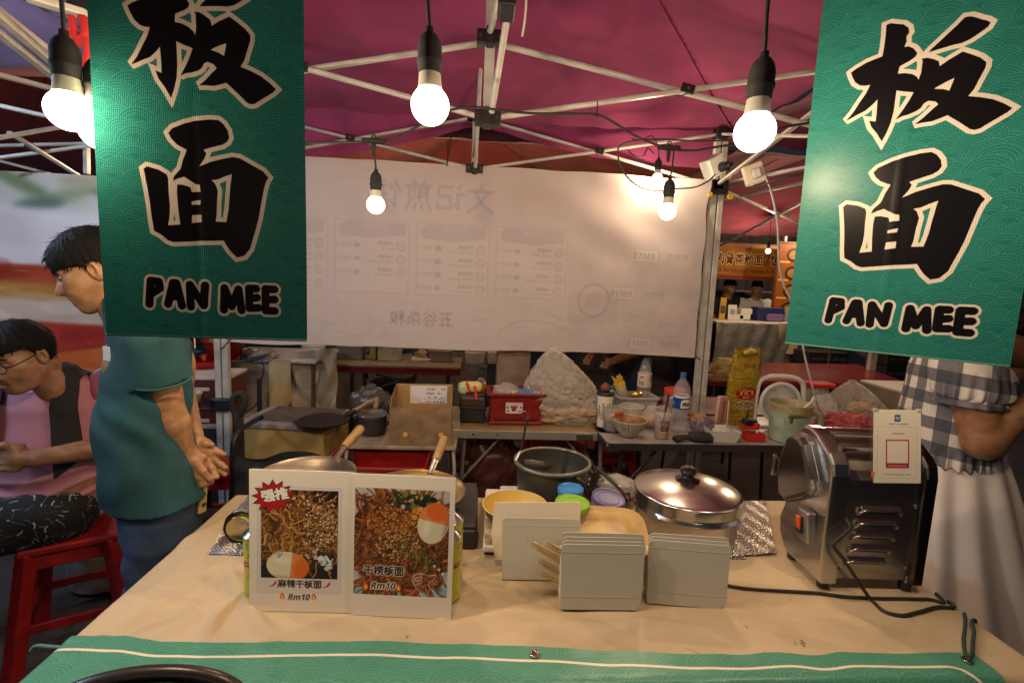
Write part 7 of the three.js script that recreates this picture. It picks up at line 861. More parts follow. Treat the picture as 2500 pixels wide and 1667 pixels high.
// ---------- far stall with the orange sign ----------
{
  const D = 7.0, tx = texOf(canvas(1024, 384, (c, w, h) => { const r = RNG(14); c.fillStyle = '#8f5716'; c.fillRect(0, 0, w, h); for (let i = 0; i < 160; i++) { c.fillStyle = `rgba(${['150,86,20', '110,44,14', '180,130,40'][i % 3]},0.18)`; c.beginPath(); c.ellipse(r(0, w), r(0, h), r(20, 160), r(10, 50), 0, 0, 7); c.fill(); } c.fillStyle = '#7a2410'; c.fillRect(0, h - 30, w, 30); han(c, '肉骨茶炒面', 30, 100, 132, 17, '#4a1b10', 6, '#e5c58a'); c.strokeStyle = '#4a1b10'; c.lineWidth = 14; c.beginPath(); c.moveTo(760, 220); c.lineTo(800, 110); c.stroke(); han(c, '饭', 815, 100, 132, 17, '#4a1b10', 6, '#e5c58a'); words(c, 'Bak Kut Teh Fried Noodles /Rice', 40, 312, 52, '#2a1a14', 'serif', 'bold'); c.strokeStyle = '#5a2412'; c.lineWidth = 5; c.strokeRect(420, 14, 150, 60); han(c, '肉面', 440, 20, 46, 6, '#5a2412'); }));
  const a = at(1752, 602, D), b = at(1902, 684, D), t = thing('stall_sign', 'orange sign board of the far stall with dark brush lettering', 'sign', [(a.x + b.x) / 2, b.y, -D]); const W = b.x - a.x + 0.1, H = a.y - b.y + 0.05; part('printed_panel', keepUV(mv(new THREE.PlaneGeometry(W, H), 0, H / 2, 0.012)), new THREE.MeshPhysicalMaterial({ map: tx, roughness: 0.4 }), t); part('board', mv(rbox(W + 0.04, H + 0.04, 0.02, 0.005), 0, H / 2, 0), MAT.darkWood, t); for (const s of [-1, 1]) part('pole', rod(V(s * W / 2, -b.y, -0.03), V(s * W / 2, H + 0.2, -0.03), 0.025), MB, t);
  const ptx = texOf(canvas(256, 512, (c, w, h) => { c.fillStyle = '#9a5418'; c.fillRect(0, 0, w, h); c.strokeStyle = '#5a2410'; c.lineWidth = 12; c.strokeRect(8, 8, w - 16, h - 16); for (let i = 0; i < 4; i++) { c.fillStyle = '#3a241a'; c.beginPath(); c.ellipse(150, 80 + i * 115, 66, 44, 0, 0, 7); c.fill(); c.fillStyle = '#a8703a'; c.beginPath(); c.ellipse(150, 80 + i * 115, 44, 28, 0, 0, 7); c.fill(); c.fillStyle = '#e0c07a'; c.fillRect(30, 120 + i * 115, 90, 10); } }));
  const p = at(1925, 690, D - 0.2), q = thing('menu_poster', 'orange menu poster hanging right of the orange sign', 'poster', [p.x, p.y - 0.55, -D + 0.2]); part('print', keepUV(mv(new THREE.PlaneGeometry(0.42, 1.15), 0, 0.55, 0.008)), new THREE.MeshPhysicalMaterial({ map: ptx, roughness: 0.5 }), q); part('backing', mv(rbox(0.44, 1.17, 0.012, 0.003), 0, 0.55, 0), MAT.darkWood, q);
  const cY = at(1830, 786, D - 0.3).y, u = thing('counter', 'far stall counter covered with grey plastic film', 'counter', [at(1835, 800, D - 0.3).x, 0, -D + 0.3]); part('top', mv(rbox(1.35, 0.03, 0.6, 0.006), 0, cY, 0), MAT.paper, u); part('film_skirt', sheet((s, v) => [mix(-0.68, 0.68, s), cY - v * 0.78, 0.31 + 0.02 * n3(s * 9, v * 5) + 0.012 * Math.sin(s * 40 + v * 6)], 60, 20, false), M([0.2, 0.19, 0.18], 0.18, { side: THREE.DoubleSide, bump: 'wrinkle', grain: 5, bs: 0.006, clearcoat: 0.6 }), u); for (const x of [-0.6, 0.6]) for (const z of [-0.25, 0.25]) part('leg', rod(V(x, cY, z), V(x, 0, z), 0.018), MAT.darkSteel, u);
  const cl = thing('cloth', 'beige cloth hanging off the corner of the far counter', 'cloth', [u.position.x + 0.36, cY + 0.02, u.position.z + 0.34]); part('fabric', sheet((s, v) => [mix(-0.18, 0.3, s) * (1 - 0.1 * v), -v * (0.3 + 0.12 * Math.sin(s * 4)), 0.03 * Math.sin(s * 9 + v * 3) * (0.4 + v)], 30, 16, false), M([0.4, 0.32, 0.2], 0.8, { side: THREE.DoubleSide }), cl);
  const st = (n, l, c, px, py, g) => { const o = thing(n, l, c, [at(px, py, D - 0.15).x, cY + 0.016, -D + 0.15]); g(o); };
  st('styrofoam_boxes', 'stack of white cups and boxes on the far counter', 'boxes', 1812, 780, (o) => { for (const [x, y] of [[-0.1, 0.04], [0, 0.05], [0.02, 0.13]]) part('box', mv(rbox(0.17, 0.08, 0.15, 0.01), x, y, 0), MAT.white, o); });
  st('blue_crate', 'dark blue crate on the far counter behind the cups', 'crate', 1872, 780, (o) => { part('crate', mv(rbox(0.4, 0.2, 0.2, 0.01), 0, 0.1, 0), M([0.02, 0.03, 0.12], 0.5), o); part('purple_pack', mv(rbox(0.24, 0.1, 0.05, 0.01), 0.04, 0.06, 0.13), M([0.2, 0.12, 0.3], 0.5), o); });
  st('plastic_bottle', 'pale blue bottle at the right end of the far counter', 'bottle', 1916, 778, (o) => { part('bottle', lathe([[0.0001, 0], [0.07, 0], [0.07, 0.2], [0.03, 0.24], [0.03, 0.27], [0.0001, 0.27]], 20), M([0.25, 0.34, 0.42], 0.4), o); part('cap', mv(cyl(0.034, 0.034, 0.03, 16), 0, 0.28, 0), MAT.white, o); });
  st('payment_stand', 'small white sign stand on the far counter', 'sign', 1778, 782, (o) => { part('card', mv(rbox(0.13, 0.22, 0.012, 0.004), 0, 0.11, 0.1, -0.1), MAT.paper, o); part('printed_square', mv(rbox(0.07, 0.07, 0.002, 0.001), 0, 0.12, 0.108, -0.1), M([0.3, 0.3, 0.36], 0.5), o); });
  st('menu_stand', 'yellow menu stand at the left end of the far counter', 'sign', 1757, 782, (o) => { part('board', mv(rbox(0.09, 0.32, 0.015, 0.004), -0.03, 0.16, 0.12, -0.1, 0, -0.08), M([0.5, 0.3, 0.03], 0.5), o); part('picture', mv(rbox(0.07, 0.11, 0.004, 0.001), -0.03, 0.15, 0.13, -0.1, 0, -0.08), M([0.1, 0.06, 0.04], 0.5), o); });
  const bk = thing('shelf_wall', 'dark shelves and curtain at the back of the far stall', 'shelves', [u.position.x, 0, -D - 1.3]); part('curtain', sheet((s, v) => [mix(-2.2, 2.2, s), v * 2.5, 0.05 * Math.sin(s * 70)], 120, 4, false), M([0.07, 0.05, 0.05], 0.8, { side: THREE.DoubleSide }), bk); for (const y of [0.8, 1.15, 1.5]) part('shelf', mv(rbox(0.9, 0.03, 0.3), 0.55, y, 0.25), M([0.2, 0.18, 0.17], 0.5), bk); for (let i = 0; i < 8; i++) part('stored_item', mv(rbox(0.14, 0.16 + 0.05 * (i % 3), 0.16, 0.02), 0.2 + (i % 4) * 0.2, (i < 4 ? 1.25 : 0.9), 0.28), M([[0.25, 0.2, 0.18], [0.1, 0.08, 0.09], [0.3, 0.27, 0.25]][i % 3], 0.5), bk); part('white_panel', mv(rbox(0.3, 0.9, 0.02), -0.12, 1.25, 0.2), M([0.42, 0.4, 0.4], 0.6), bk);
}
// ---------- people ----------
const smin = (a, b, k) => { const h = Math.max(k - Math.abs(a - b), 0) / k; return Math.min(a, b) - h * h * k * 0.25; };
function cap(a, b, ra, rb = ra) { const dx = b.x - a.x, dy = b.y - a.y, dz = b.z - a.z, L = dx * dx + dy * dy + dz * dz || 1e-9; return (x, y, z) => { const px = x - a.x, py = y - a.y, pz = z - a.z, t = clamp((px * dx + py * dy + pz * dz) / L); return Math.hypot(px - dx * t, py - dy * t, pz - dz * t) - ra - (rb - ra) * t; }; }
const ell = (c, r) => (x, y, z) => { const a = (x - c[0]) / r[0], b = (y - c[1]) / r[1], d = (z - c[2]) / r[2], k0 = Math.hypot(a, b, d), k1 = Math.hypot(a / r[0], b / r[1], d / r[2]); return k0 * (k0 - 1) / (k1 || 1e-9); };
const join = (list, k) => (x, y, z) => { let d = 9; for (const f of list) d = smin(d, f(x, y, z), k); return d; };
function net(f, lo, hi, cell) { // naive surface nets with normals from the field's gradient
  const n = [0, 1, 2].map((i) => Math.ceil((hi[i] - lo[i]) / cell) + 2), [X, Y, Z] = n, v = new Float32Array(X * Y * Z), id = new Int32Array(X * Y * Z).fill(-1), at3 = (i, j, k) => i + X * (j + Y * k);
  for (let k = 0; k < Z; k++) for (let j = 0; j < Y; j++) for (let i = 0; i < X; i++) v[at3(i, j, k)] = i && j && k && i < X - 1 && j < Y - 1 && k < Z - 1 ? f(lo[0] + (i - 0.5) * cell, lo[1] + (j - 0.5) * cell, lo[2] + (k - 0.5) * cell) : 1;
  const pos = [], ix = [];
  for (let k = 0; k < Z - 1; k++) for (let j = 0; j < Y - 1; j++) for (let i = 0; i < X - 1; i++) {
    let m = 0, c = 0, sx = 0, sy = 0, sz = 0; const q = [];
    for (let b = 0; b < 8; b++) { q[b] = v[at3(i + (b & 1), j + (b >> 1 & 1), k + (b >> 2))]; if (q[b] < 0) m |= 1 << b; }
    if (!m || m === 255) continue;
    for (let a = 0; a < 8; a++) for (let s = 1; s < 8; s <<= 1) { const b = a | s; if (b === a || (q[a] < 0) === (q[b] < 0)) continue; const t = q[a] / (q[a] - q[b]); sx += (a & 1) + (s === 1 ? t : 0); sy += (a >> 1 & 1) + (s === 2 ? t : 0); sz += (a >> 2) + (s === 4 ? t : 0); c++; }
    id[at3(i, j, k)] = pos.length / 3; pos.push(lo[0] + (i - 0.5 + sx / c) * cell, lo[1] + (j - 0.5 + sy / c) * cell, lo[2] + (k - 0.5 + sz / c) * cell);
  }
  for (let k = 1; k < Z - 1; k++) for (let j = 1; j < Y - 1; j++) for (let i = 1; i < X - 1; i++) {
    const a = v[at3(i, j, k)] < 0; const quad = (p, q, r, s, fl) => (fl ? ix.push(p, q, r, p, r, s) : ix.push(p, r, q, p, s, r));
    if (a !== v[at3(i + 1, j, k)] < 0) quad(id[at3(i, j - 1, k - 1)], id[at3(i, j, k - 1)], id[at3(i, j, k)], id[at3(i, j - 1, k)], a);
    if (a !== v[at3(i, j + 1, k)] < 0) quad(id[at3(i - 1, j, k - 1)], id[at3(i - 1, j, k)], id[at3(i, j, k)], id[at3(i, j, k - 1)], a);
    if (a !== v[at3(i, j, k + 1)] < 0) quad(id[at3(i - 1, j - 1, k)], id[at3(i, j - 1, k)], id[at3(i, j, k)], id[at3(i - 1, j, k)], a);
  }
  const g = new THREE.BufferGeometry(), N = new Float32Array(pos.length), e = cell * 0.5; g.setAttribute('position', new THREE.Float32BufferAttribute(pos, 3)); g.setIndex(ix);
  for (let i = 0; i < pos.length; i += 3) { const [x, y, z] = [pos[i], pos[i + 1], pos[i + 2]], dx = f(x + e, y, z) - f(x - e, y, z), dy = f(x, y + e, z) - f(x, y - e, z), dz = f(x, y, z + e) - f(x, y, z - e), l = Math.hypot(dx, dy, dz) || 1; N[i] = dx / l; N[i + 1] = dy / l; N[i + 2] = dz / l; }
  g.setAttribute('normal', new THREE.BufferAttribute(N, 3)); return g;
}
const bound = (pts, m) => [[0, 1, 2].map((i) => Math.min(...pts.map((p) => p.getComponent(i))) - m), [0, 1, 2].map((i) => Math.max(...pts.map((p) => p.getComponent(i))) + m)];
const skinMat = (c) => M(c.map((q) => q * 1.25), 0.5, { dirt: 6, bump: 'grain', grain: 40, bs: 0.0006, sheen: 0.15, sheenColor: lin(0.8, 0.5, 0.35), sheenRoughness: 0.5 });
const hairMat = M([0.006, 0.005, 0.005], 0.55, { bump: 'brushed', grain: 30, bs: 0.0015, specularIntensity: 0.3 });
function headParts(t, c, yaw, pitch, roll, s, skin, o = {}) { // returns the skin geometry of the head; hangs hair, eyes and brows on t
  const cell = o.cell ?? 0.0034, m4 = new THREE.Matrix4().compose(c, new THREE.Quaternion().setFromEuler(new THREE.Euler(pitch, yaw, roll, 'YXZ')), V(s, s, s)), put = (g) => g.applyMatrix4(m4);
  const P = (a, b, d) => V(a, b, d), two = (f) => [f(-1), f(1)];
  const base = join([ell([0, 0.028, -0.016], [0.073, 0.09, 0.092]), ell([0, -0.038, 0.022], [0.056, 0.078, 0.066]), cap(P(-0.008, -0.098, 0.062), P(0.008, -0.098, 0.062), 0.02), ...two((q) => cap(P(q * 0.046, -0.05, -0.008), P(q * 0.03, -0.088, 0.03), 0.022, 0.018)), ...two((q) => cap(P(q * 0.038, -0.018, 0.046), P(q * 0.03, -0.035, 0.052), 0.026)), cap(P(0, -0.05, -0.035), P(0, -0.19, -0.062), 0.05, 0.057)], 0.035);
  const detail = join([cap(P(0, 0.008, 0.078), P(0, -0.03, 0.102), 0.0085, 0.0125), ...two((q) => cap(P(q * 0.009, -0.034, 0.09), P(q * 0.013, -0.037, 0.086), 0.0085)), ...two((q) => cap(P(q * 0.014, 0.024, 0.079), P(q * 0.044, 0.022, 0.066), 0.0085, 0.007)), cap(P(-0.019, -0.0605, 0.079), P(0.019, -0.0605, 0.079), 0.0095), cap(P(-0.015, -0.0735, 0.077), P(0.015, -0.0735, 0.077), 0.0098)], 0.008);
  const ear = (q) => (x, y, z) => { const e = ell([q * 0.078, -0.002, -0.016], [0.0115, 0.033, 0.02])(x, y, z), hole = ell([q * 0.09, -0.0, -0.009], [0.012, 0.018, 0.0085])(x, y, z); return Math.max(e, -hole); };
  const eL = ear(1), eR = ear(-1);
  const skull = (x, y, z) => { let d = smin(base(x, y, z), detail(x, y, z), 0.016); for (const q of [-1, 1]) { const h = ell([q * 0.031, 0.006, 0.088], [0.017, 0.0105, 0.018])(x, y, z); d = -smin(-d, h, 0.014); const lid = ell([q * 0.031, 0.006, 0.0665], [0.0145, 0.0125, 0.0125])(x, y, z); d = smin(d, lid, 0.004); } const mouth = cap(P(-0.02, -0.067, 0.092), P(0.02, -0.067, 0.092), 0.0035)(x, y, z); d = -smin(-d, mouth, 0.006); return smin(smin(d, eL(x, y, z), 0.01), eR(x, y, z), 0.01); };
  const g = put(net(skull, [-0.1, -0.21, -0.13], [0.1, 0.13, 0.13], cell));
  // hair: a cap cut along the hairline, with strands
  const fr = o.fringe ?? 0.036, nape = o.nape ?? -0.075;
  const hairF = (x, y, z) => { const az = Math.atan2(x, z), st = 0.0028 * n3(az * 16, y * 9, 3) + 0.0016 * n3(az * 42, y * 16, 7), d = smin(ell([0, 0.03, -0.02], [0.087, 0.106, 0.107])(x, y, z), ell([0, 0.055, 0.028], [0.068, 0.052, 0.062])(x, y, z), 0.02) + st; const line = z > 0.028 ? fr + 0.006 * n3(x * 70, 2, 4) + (0.07 - Math.abs(x)) * -0.02 : z > -0.035 ? mix(0.006, fr, smooth(-0.012, 0.028, z)) + (z < -0.002 ? 0.014 : 0) : mix(nape, 0.012, smooth(-0.06, -0.035, z)); return Math.max(d, (line - y) * 0.75, -(smin(base(x, y, z), 9, 0.01) + 0.004)); };
  const hg = net(hairF, [-0.105, -0.11, -0.15], [0.105, 0.15, 0.12], cell), hp = hg.attributes.position, hn = hg.attributes.normal, rr = RNG(Math.round(c.x * 99)), bl = [], hv = V(), hN = V(), crown = V(0.01, 0.125, -0.045);
  if (!o.plain) for (let i = 0; i < 1500; i++) { const k = Math.floor(rr() * hp.count); hv.fromBufferAttribute(hp, k); hN.fromBufferAttribute(hn, k); const d = hv.clone().sub(crown); d.addScaledVector(hN, -d.dot(hN)).normalize().add(V(rr(-0.25, 0.25), rr(-0.35, 0.05), rr(-0.25, 0.25))).normalize(); const s2 = d.clone().cross(hN).normalize().multiplyScalar(rr(0.0007, 0.0014)), L = rr(0.012, 0.03), a = hv.clone().addScaledVector(hN, -0.001), e = hv.clone().addScaledVector(d, L).addScaledVector(hN, rr(-0.001, 0.0035)), m = hv.clone().addScaledVector(d, L * 0.5).addScaledVector(hN, 0.003); bl.push(a.clone().add(s2), m.clone().add(s2), m.clone().sub(s2), a.clone().add(s2), m.clone().sub(s2), a.clone().sub(s2), m.clone().add(s2), e, m.clone().sub(s2)); }
  const bg = new THREE.BufferGeometry().setFromPoints(bl); if (bl.length) bg.computeVertexNormals();
  part('hair', put(bl.length ? mg([hg, bg]) : hg), o.hair ?? hairMat, t);
  if (!o.plain) {
    for (const q of [-1, 1]) { const eye = put(new THREE.SphereGeometry(0.0118, 16, 12).translate(q * 0.031, 0.0048, 0.0685)); part('eye', eye, M([0.3, 0.26, 0.24], 0.4), t); part('iris', put(new THREE.SphereGeometry(0.0062, 14, 10).translate(q * 0.031, 0.002, 0.0752)), M([0.012, 0.008, 0.006], 0.2), t); part('eyelid', put(net(ell([q * 0.031, 0.0068, 0.0684], [0.0145, 0.0092, 0.0134]), [q * 0.031 - 0.02, -0.005, 0.05], [q * 0.031 + 0.02, 0.02, 0.09], 0.0025)), skin, t); part('eyebrow', put(tube([V(q * 0.013, 0.0255, 0.0885), V(q * 0.03, 0.031, 0.082), V(q * 0.046, 0.026, 0.069)], 0.0032, 14, 6)), hairMat, t); }
    part('lips', put(mg([cap3(V(-0.018, -0.0615, 0.0835), V(0.018, -0.0615, 0.0835), 0.0066), cap3(V(-0.014, -0.0728, 0.0815), V(0.014, -0.0728, 0.0815), 0.0072)])), M(o.lips ?? [0.2, 0.07, 0.06], 0.45), t);
  }
  if (o.glasses) part('glasses', put(mg([...[-1, 1].map((q) => mv(new THREE.TorusGeometry(0.021, 0.0014, 6, 28).scale(1.1, 0.85, 1), q * 0.031, 0.002, 0.094)), tube([V(-0.009, 0.004, 0.096), V(0, 0.007, 0.099), V(0.009, 0.004, 0.096)], 0.0014), ...[-1, 1].map((q) => tube([V(q * 0.053, 0.006, 0.09), V(q * 0.07, 0.008, 0.06), V(q * 0.078, 0.012, -0.01)], 0.0016))])), M([0.02, 0.018, 0.018], 0.25, { metalness: 0.6 }), t);
  return g;
}
function cap3(a, b, r) { const g = new THREE.CapsuleGeometry(r, a.distanceTo(b), 4, 10), d = b.clone().sub(a).normalize(); g.applyQuaternion(new THREE.Quaternion().setFromUnitVectors(V(0, 1, 0), d)); const m = a.clone().add(b).multiplyScalar(0.5); return g.translate(m.x, m.y, m.z); }
// torso: rows of [height, forward offset, half depth, half width] round a base, turned by yaw (0 = facing +z)
function torso(base, yaw, rows) {
  const c = Math.cos(yaw), s = Math.sin(yaw);
  return (x, y, z) => {
    const dx = x - base.x, dz = z - base.z, f = dx * s + dz * c, w = dx * c - dz * s; let i = 0; while (i + 2 < rows.length && y > rows[i + 1][0]) i++;
    const A = rows[i], B = rows[i + 1], t = smooth(0, 1, clamp((y - A[0]) / (B[0] - A[0]))), o = mix(A[1], B[1], t), d = mix(A[2], B[2], t), h = mix(A[3], B[3], t), q = Math.hypot((f - o) / d, w / h), e = (q - 1) * Math.min(d, h), top = y - rows.at(-1)[0], low = rows[0][0] - y;
    return Math.max(e, top, low);
  };
}
const chain = (pts, r) => pts.slice(1).map((p, i) => cap(pts[i], p, r[i], r[i + 1]));
function limbs(list, k, cell) { const all = list.flatMap((l) => l.p), rmax = Math.max(...list.flatMap((l) => l.r)); const [lo, hi] = bound(all, rmax + 0.02); return net(join(list.flatMap((l) => chain(l.p, l.r)), k), lo, hi, cell); }
const fold = (amp, fx, fy, seed) => (x, y, z) => amp * (n3(x * fx + seed, y * fy + x * 3, z * fx) + 0.6 * n3(x * fx * 2.1, y * fy * 1.7 + z * 5, z * fx * 2 + seed));
const addF = (f, g) => (x, y, z) => f(x, y, z) + g(x, y, z);
const above = (f, y0, sl = [0, 0], c = V()) => (x, y, z) => Math.max(f(x, y, z), y0 + sl[0] * (x - c.x) + sl[1] * (z - c.z) - y);
const person = (label, p) => thing('person', label, 'person', [0, 0, 0]);
// standing person at left, facing left, hands joined behind the back
{
  const skin = skinMat([0.36, 0.19, 0.1]), t = person('standing person in a teal shirt and jeans, head bent, hands behind the back');
  const base = V(-0.962, 0, -1.47), Y = -1.0, cs = (w, f, y) => V(base.x + Math.cos(Y) * w + Math.sin(Y) * f, y, base.z - Math.sin(Y) * w + Math.cos(Y) * f);
  const rows = [[0.77, -0.004, 0.132, 0.17], [0.9, 0.01, 0.128, 0.16], [1.02, 0.022, 0.122, 0.15], [1.15, 0.005, 0.11, 0.152], [1.26, -0.005, 0.1, 0.16], [1.33, 0.015, 0.085, 0.145], [1.375, 0.04, 0.062, 0.085], [1.4, 0.05, 0.05, 0.055]];
  const sh = cs(0.15, -0.01, 1.3), el = at(412, 1005, 1.4), wr = at(454, 1098, 1.44), sh2 = cs(-0.15, -0.01, 1.3), el2 = cs(-0.18, -0.08, 1.07), wr2 = at(478, 1080, 1.5);
  const sl = sh.clone().lerp(el, 0.56), sl2 = sh2.clone().lerp(el2, 0.62);
  const drape = (x, y, z) => 0.012 * Math.sin((x * 0.9 + y * 0.55 + 0.35 * n3(x * 4, y * 3, z * 3)) * 48) * smooth(1.22, 0.95, y) * (0.35 + 0.65 * Math.abs(n3(x * 3, y * 2, 5)));
  const sleeve = (a, b, q) => { const d = b.clone().sub(a).normalize(), f = cap(a, b.clone().addScaledVector(d, 0.1), 0.066, 0.075); return (x, y, z) => Math.max(f(x, y, z), (x - b.x) * d.x + (y - b.y) * d.y + (z - b.z) * d.z); };
  const shirtF = addF(addF((x, y, z) => { const a = torso(base, Y, rows)(x, y, z); return smin(smin(a, sleeve(sh, sl)(x, y, z), 0.02), sleeve(sh2, sl2)(x, y, z), 0.02); }, fold(0.0075, 6, 3, 2)), drape), hem = above(shirtF, 0.796, [0.03, 0.0], base);
  part('shirt', net(hem, [-1.25, 0.74, -1.8], [-0.69, 1.44, -1.12], 0.0085), M([0.013, 0.085, 0.105], 0.85, { bump: 'weave', grain: 70, bs: 0.0006, dirt: 2 }), t);
  part('sleeve_hem', (() => { const d = sl.clone().sub(sh).normalize(), g = new THREE.TorusGeometry(0.0715, 0.003, 6, 40); g.applyQuaternion(new THREE.Quaternion().setFromUnitVectors(V(0, 0, 1), d)); return g.translate(sl.x, sl.y + 0.004, sl.z); })(), M([0.013, 0.085, 0.105], 0.85), t); part('sleeve_tag', mv(rbox(0.032, 0.04, 0.003, 0.001), ...cs(0.055, 0.094, 1.25).toArray(), 0, Y + 0.5), M([0.55, 0.56, 0.56], 0.6), t);
  part('back_print', [[0.075, 1.29, 0.1], [0.055, 1.29, -0.1]].map(([w, y, r]) => mv(rbox(0.011, 0.065, 0.003, 0.001), ...cs(w, -0.107, y).toArray(), 0, Y + PI, r)), M([0.5, 0.34, 0.2], 0.6), t);
  // jeans
  const zc = base.z, hip = (q) => cs(q * 0.068, 0.0, 0.83), kn = (q) => cs(q * 0.085, q < 0 ? -0.05 : 0.02, 0.47), an = (q) => cs(q * 0.1, q < 0 ? -0.07 : -0.01, 0.06);
  const jeansF = addF(addF(join([...chain([hip(1), kn(1), an(1)], [0.08, 0.073, 0.066]), ...chain([hip(-1), kn(-1), an(-1)], [0.08, 0.073, 0.066]), torso(base, Y, [[0.7, -0.004, 0.1, 0.138], [0.82, -0.006, 0.106, 0.138], [0.92, -0.005, 0.104, 0.134]])], 0.03), fold(0.0065, 8, 10, 6)), (x, y, z) => 0.0045 * Math.sin(y * 60 + x * 34 + 3 * n3(x * 5, y * 5, z * 5)) * smooth(0.8, 0.5, y));
  const denim = M([0.04, 0.072, 0.15], 0.8, { bump: 'weave', grain: 90, bs: 0.0007, dirt: 3 }); part('jeans', net(jeansF, [-1.23, 0.03, zc - 0.28], [-0.69, 0.95, zc + 0.28], 0.0095), denim, t);
  part('side_seam', tube([cs(0.148, 0.0, 0.83), cs(0.151, 0.01, 0.74), cs(0.156, 0.012, 0.6), cs(0.16, 0.02, 0.47), cs(0.165, 0.0, 0.2), cs(0.165, 0, 0.08)], 0.0022, 40, 6), denim, t);
  part('back_pocket', sheet((u, v) => { const a = mix(0.5, 1.35, u), q = cs(0.146 * Math.sin(a), -0.01 - 0.114 * Math.cos(a), 0.805 - v * (0.135 + 0.02 * Math.sin(u * PI))); return [q.x, q.y, q.z]; }, 14, 12, false), M([0.028, 0.05, 0.095], 0.8, { side: THREE.DoubleSide, bump: 'weave', grain: 90 }), t);
  for (const q of [1, -1]) part('shoe', net(join([cap(cs(q * 0.1, -0.06, 0.04), cs(q * 0.1, 0.14, 0.035), 0.04, 0.034), cap(an(q).clone().setY(0.08), an(q).clone().setY(0.04), 0.05)], 0.03), [an(q).x - 0.22, -0.002, an(q).z - 0.14], [an(q).x + 0.14, 0.15, an(q).z + 0.16], 0.009), MAT.blackSoft, t);
  // body: arms, hands, neck and head in one mesh
  const hp = (l, D) => l.map(([x, y, d]) => at(x, y, d ?? D)), F = 0.0085;
  const handN = [{ p: [wr, ...hp([[470, 1120], [482, 1140]], 1.45)], r: [0.024, 0.026, 0.022] }, { p: hp([[464, 1114], [490, 1118]], 1.455), r: [0.02, 0.016] }, { p: hp([[488, 1118, 1.465], [505, 1126, 1.47], [516, 1143, 1.465], [528, 1165, 1.46]], 1.465), r: [0.0125, 0.011, 0.0095, 0.008] }, { p: hp([[480, 1140, 1.445], [486, 1162, 1.44], [492, 1181, 1.445], [514, 1176, 1.455]], 1.445), r: [0.0145, 0.013, 0.0115, 0.009] }, { p: hp([[484, 1130, 1.47], [500, 1148, 1.485], [503, 1166, 1.485], [494, 1170, 1.475]], 1.475), r: [0.012, 0.0105, 0.009, 0.0075] }, { p: hp([[482, 1136, 1.465], [492, 1158, 1.475], [498, 1174, 1.475], [505, 1180, 1.465]], 1.465), r: [0.011, 0.0098, 0.0088, 0.0075] }, { p: hp([[476, 1126, 1.435], [494, 1150, 1.435], [512, 1170, 1.445]], 1.435), r: [0.013, 0.0105, 0.0085] }];
  const handF = [{ p: [wr2, ...hp([[494, 1094], [508, 1104]], 1.505)], r: [0.026, 0.03, 0.023] }, { p: hp([[498, 1090], [520, 1098], [534, 1105], [546, 1109]], 1.505), r: [0.013, 0.0105, 0.0095, 0.008] }, { p: hp([[502, 1106], [522, 1122], [538, 1134], [550, 1142]], 1.5), r: [0.012, 0.0105, 0.0095, 0.008] }, { p: hp([[500, 1112], [522, 1134], [536, 1148], [548, 1158]], 1.503), r: [0.012, 0.0105, 0.0092, 0.0078] }, { p: hp([[496, 1114], [512, 1140], [522, 1152], [530, 1160]], 1.51), r: [0.011, 0.0095, 0.0085, 0.0072] }, { p: hp([[484, 1086], [500, 1082], [516, 1086]], 1.49), r: [0.013, 0.0105, 0.0085] }];
  const arm = { p: [sh, el, el.clone().lerp(wr, 0.3), wr], r: [0.048, 0.04, 0.041, 0.0235] }, arm2 = { p: [sh2, el2, wr2], r: [0.046, 0.038, 0.0235] };
  const HY = -1.05, hc = at(232, 658, 1.38).sub(V(0.078, -0.002, -0.016).multiplyScalar(0.88).applyEuler(new THREE.Euler(0.46, HY, 0, 'YXZ')));
  const head = headParts(t, hc, HY, 0.42, 0, 0.88, skin, { fringe: 0.026, nape: -0.05 });
  part('body', [limbs([arm, ...handN], 0.0065, 0.0042), limbs([arm2, ...handF], 0.0065, 0.0042), limbs([{ p: [cs(0, 0, 0.9), cs(0, 0, 1.2), cs(0, 0.02, 1.34), hc.clone().add(cs(0, -0.04, 0).sub(base)).add(V(0, -0.07, 0))], r: [0.1, 0.1, 0.066, 0.052] }, { p: [sh, sh2], r: [0.05, 0.05] }], 0.05, 0.012), head], skin, t);
  const ph = thing('mobile_phone', 'phone in a tan case sticking out of the jeans back pocket', 'phone', V(-0.962 + Math.cos(-1.02) * 0.085 + Math.sin(-1.02) * -0.112, 0.792, -1.47 - Math.sin(-1.02) * 0.085 + Math.cos(-1.02) * -0.112)); ph.rotation.set(0, -1.02 + PI - 0.6, -0.15); part('case', rbox(0.034, 0.075, 0.01, 0.004), M([0.42, 0.3, 0.12], 0.45), ph); part('camera_bump', mv(rbox(0.018, 0.01, 0.003, 0.001), 0, -0.012, 0.006), MAT.blackSoft, ph);
}
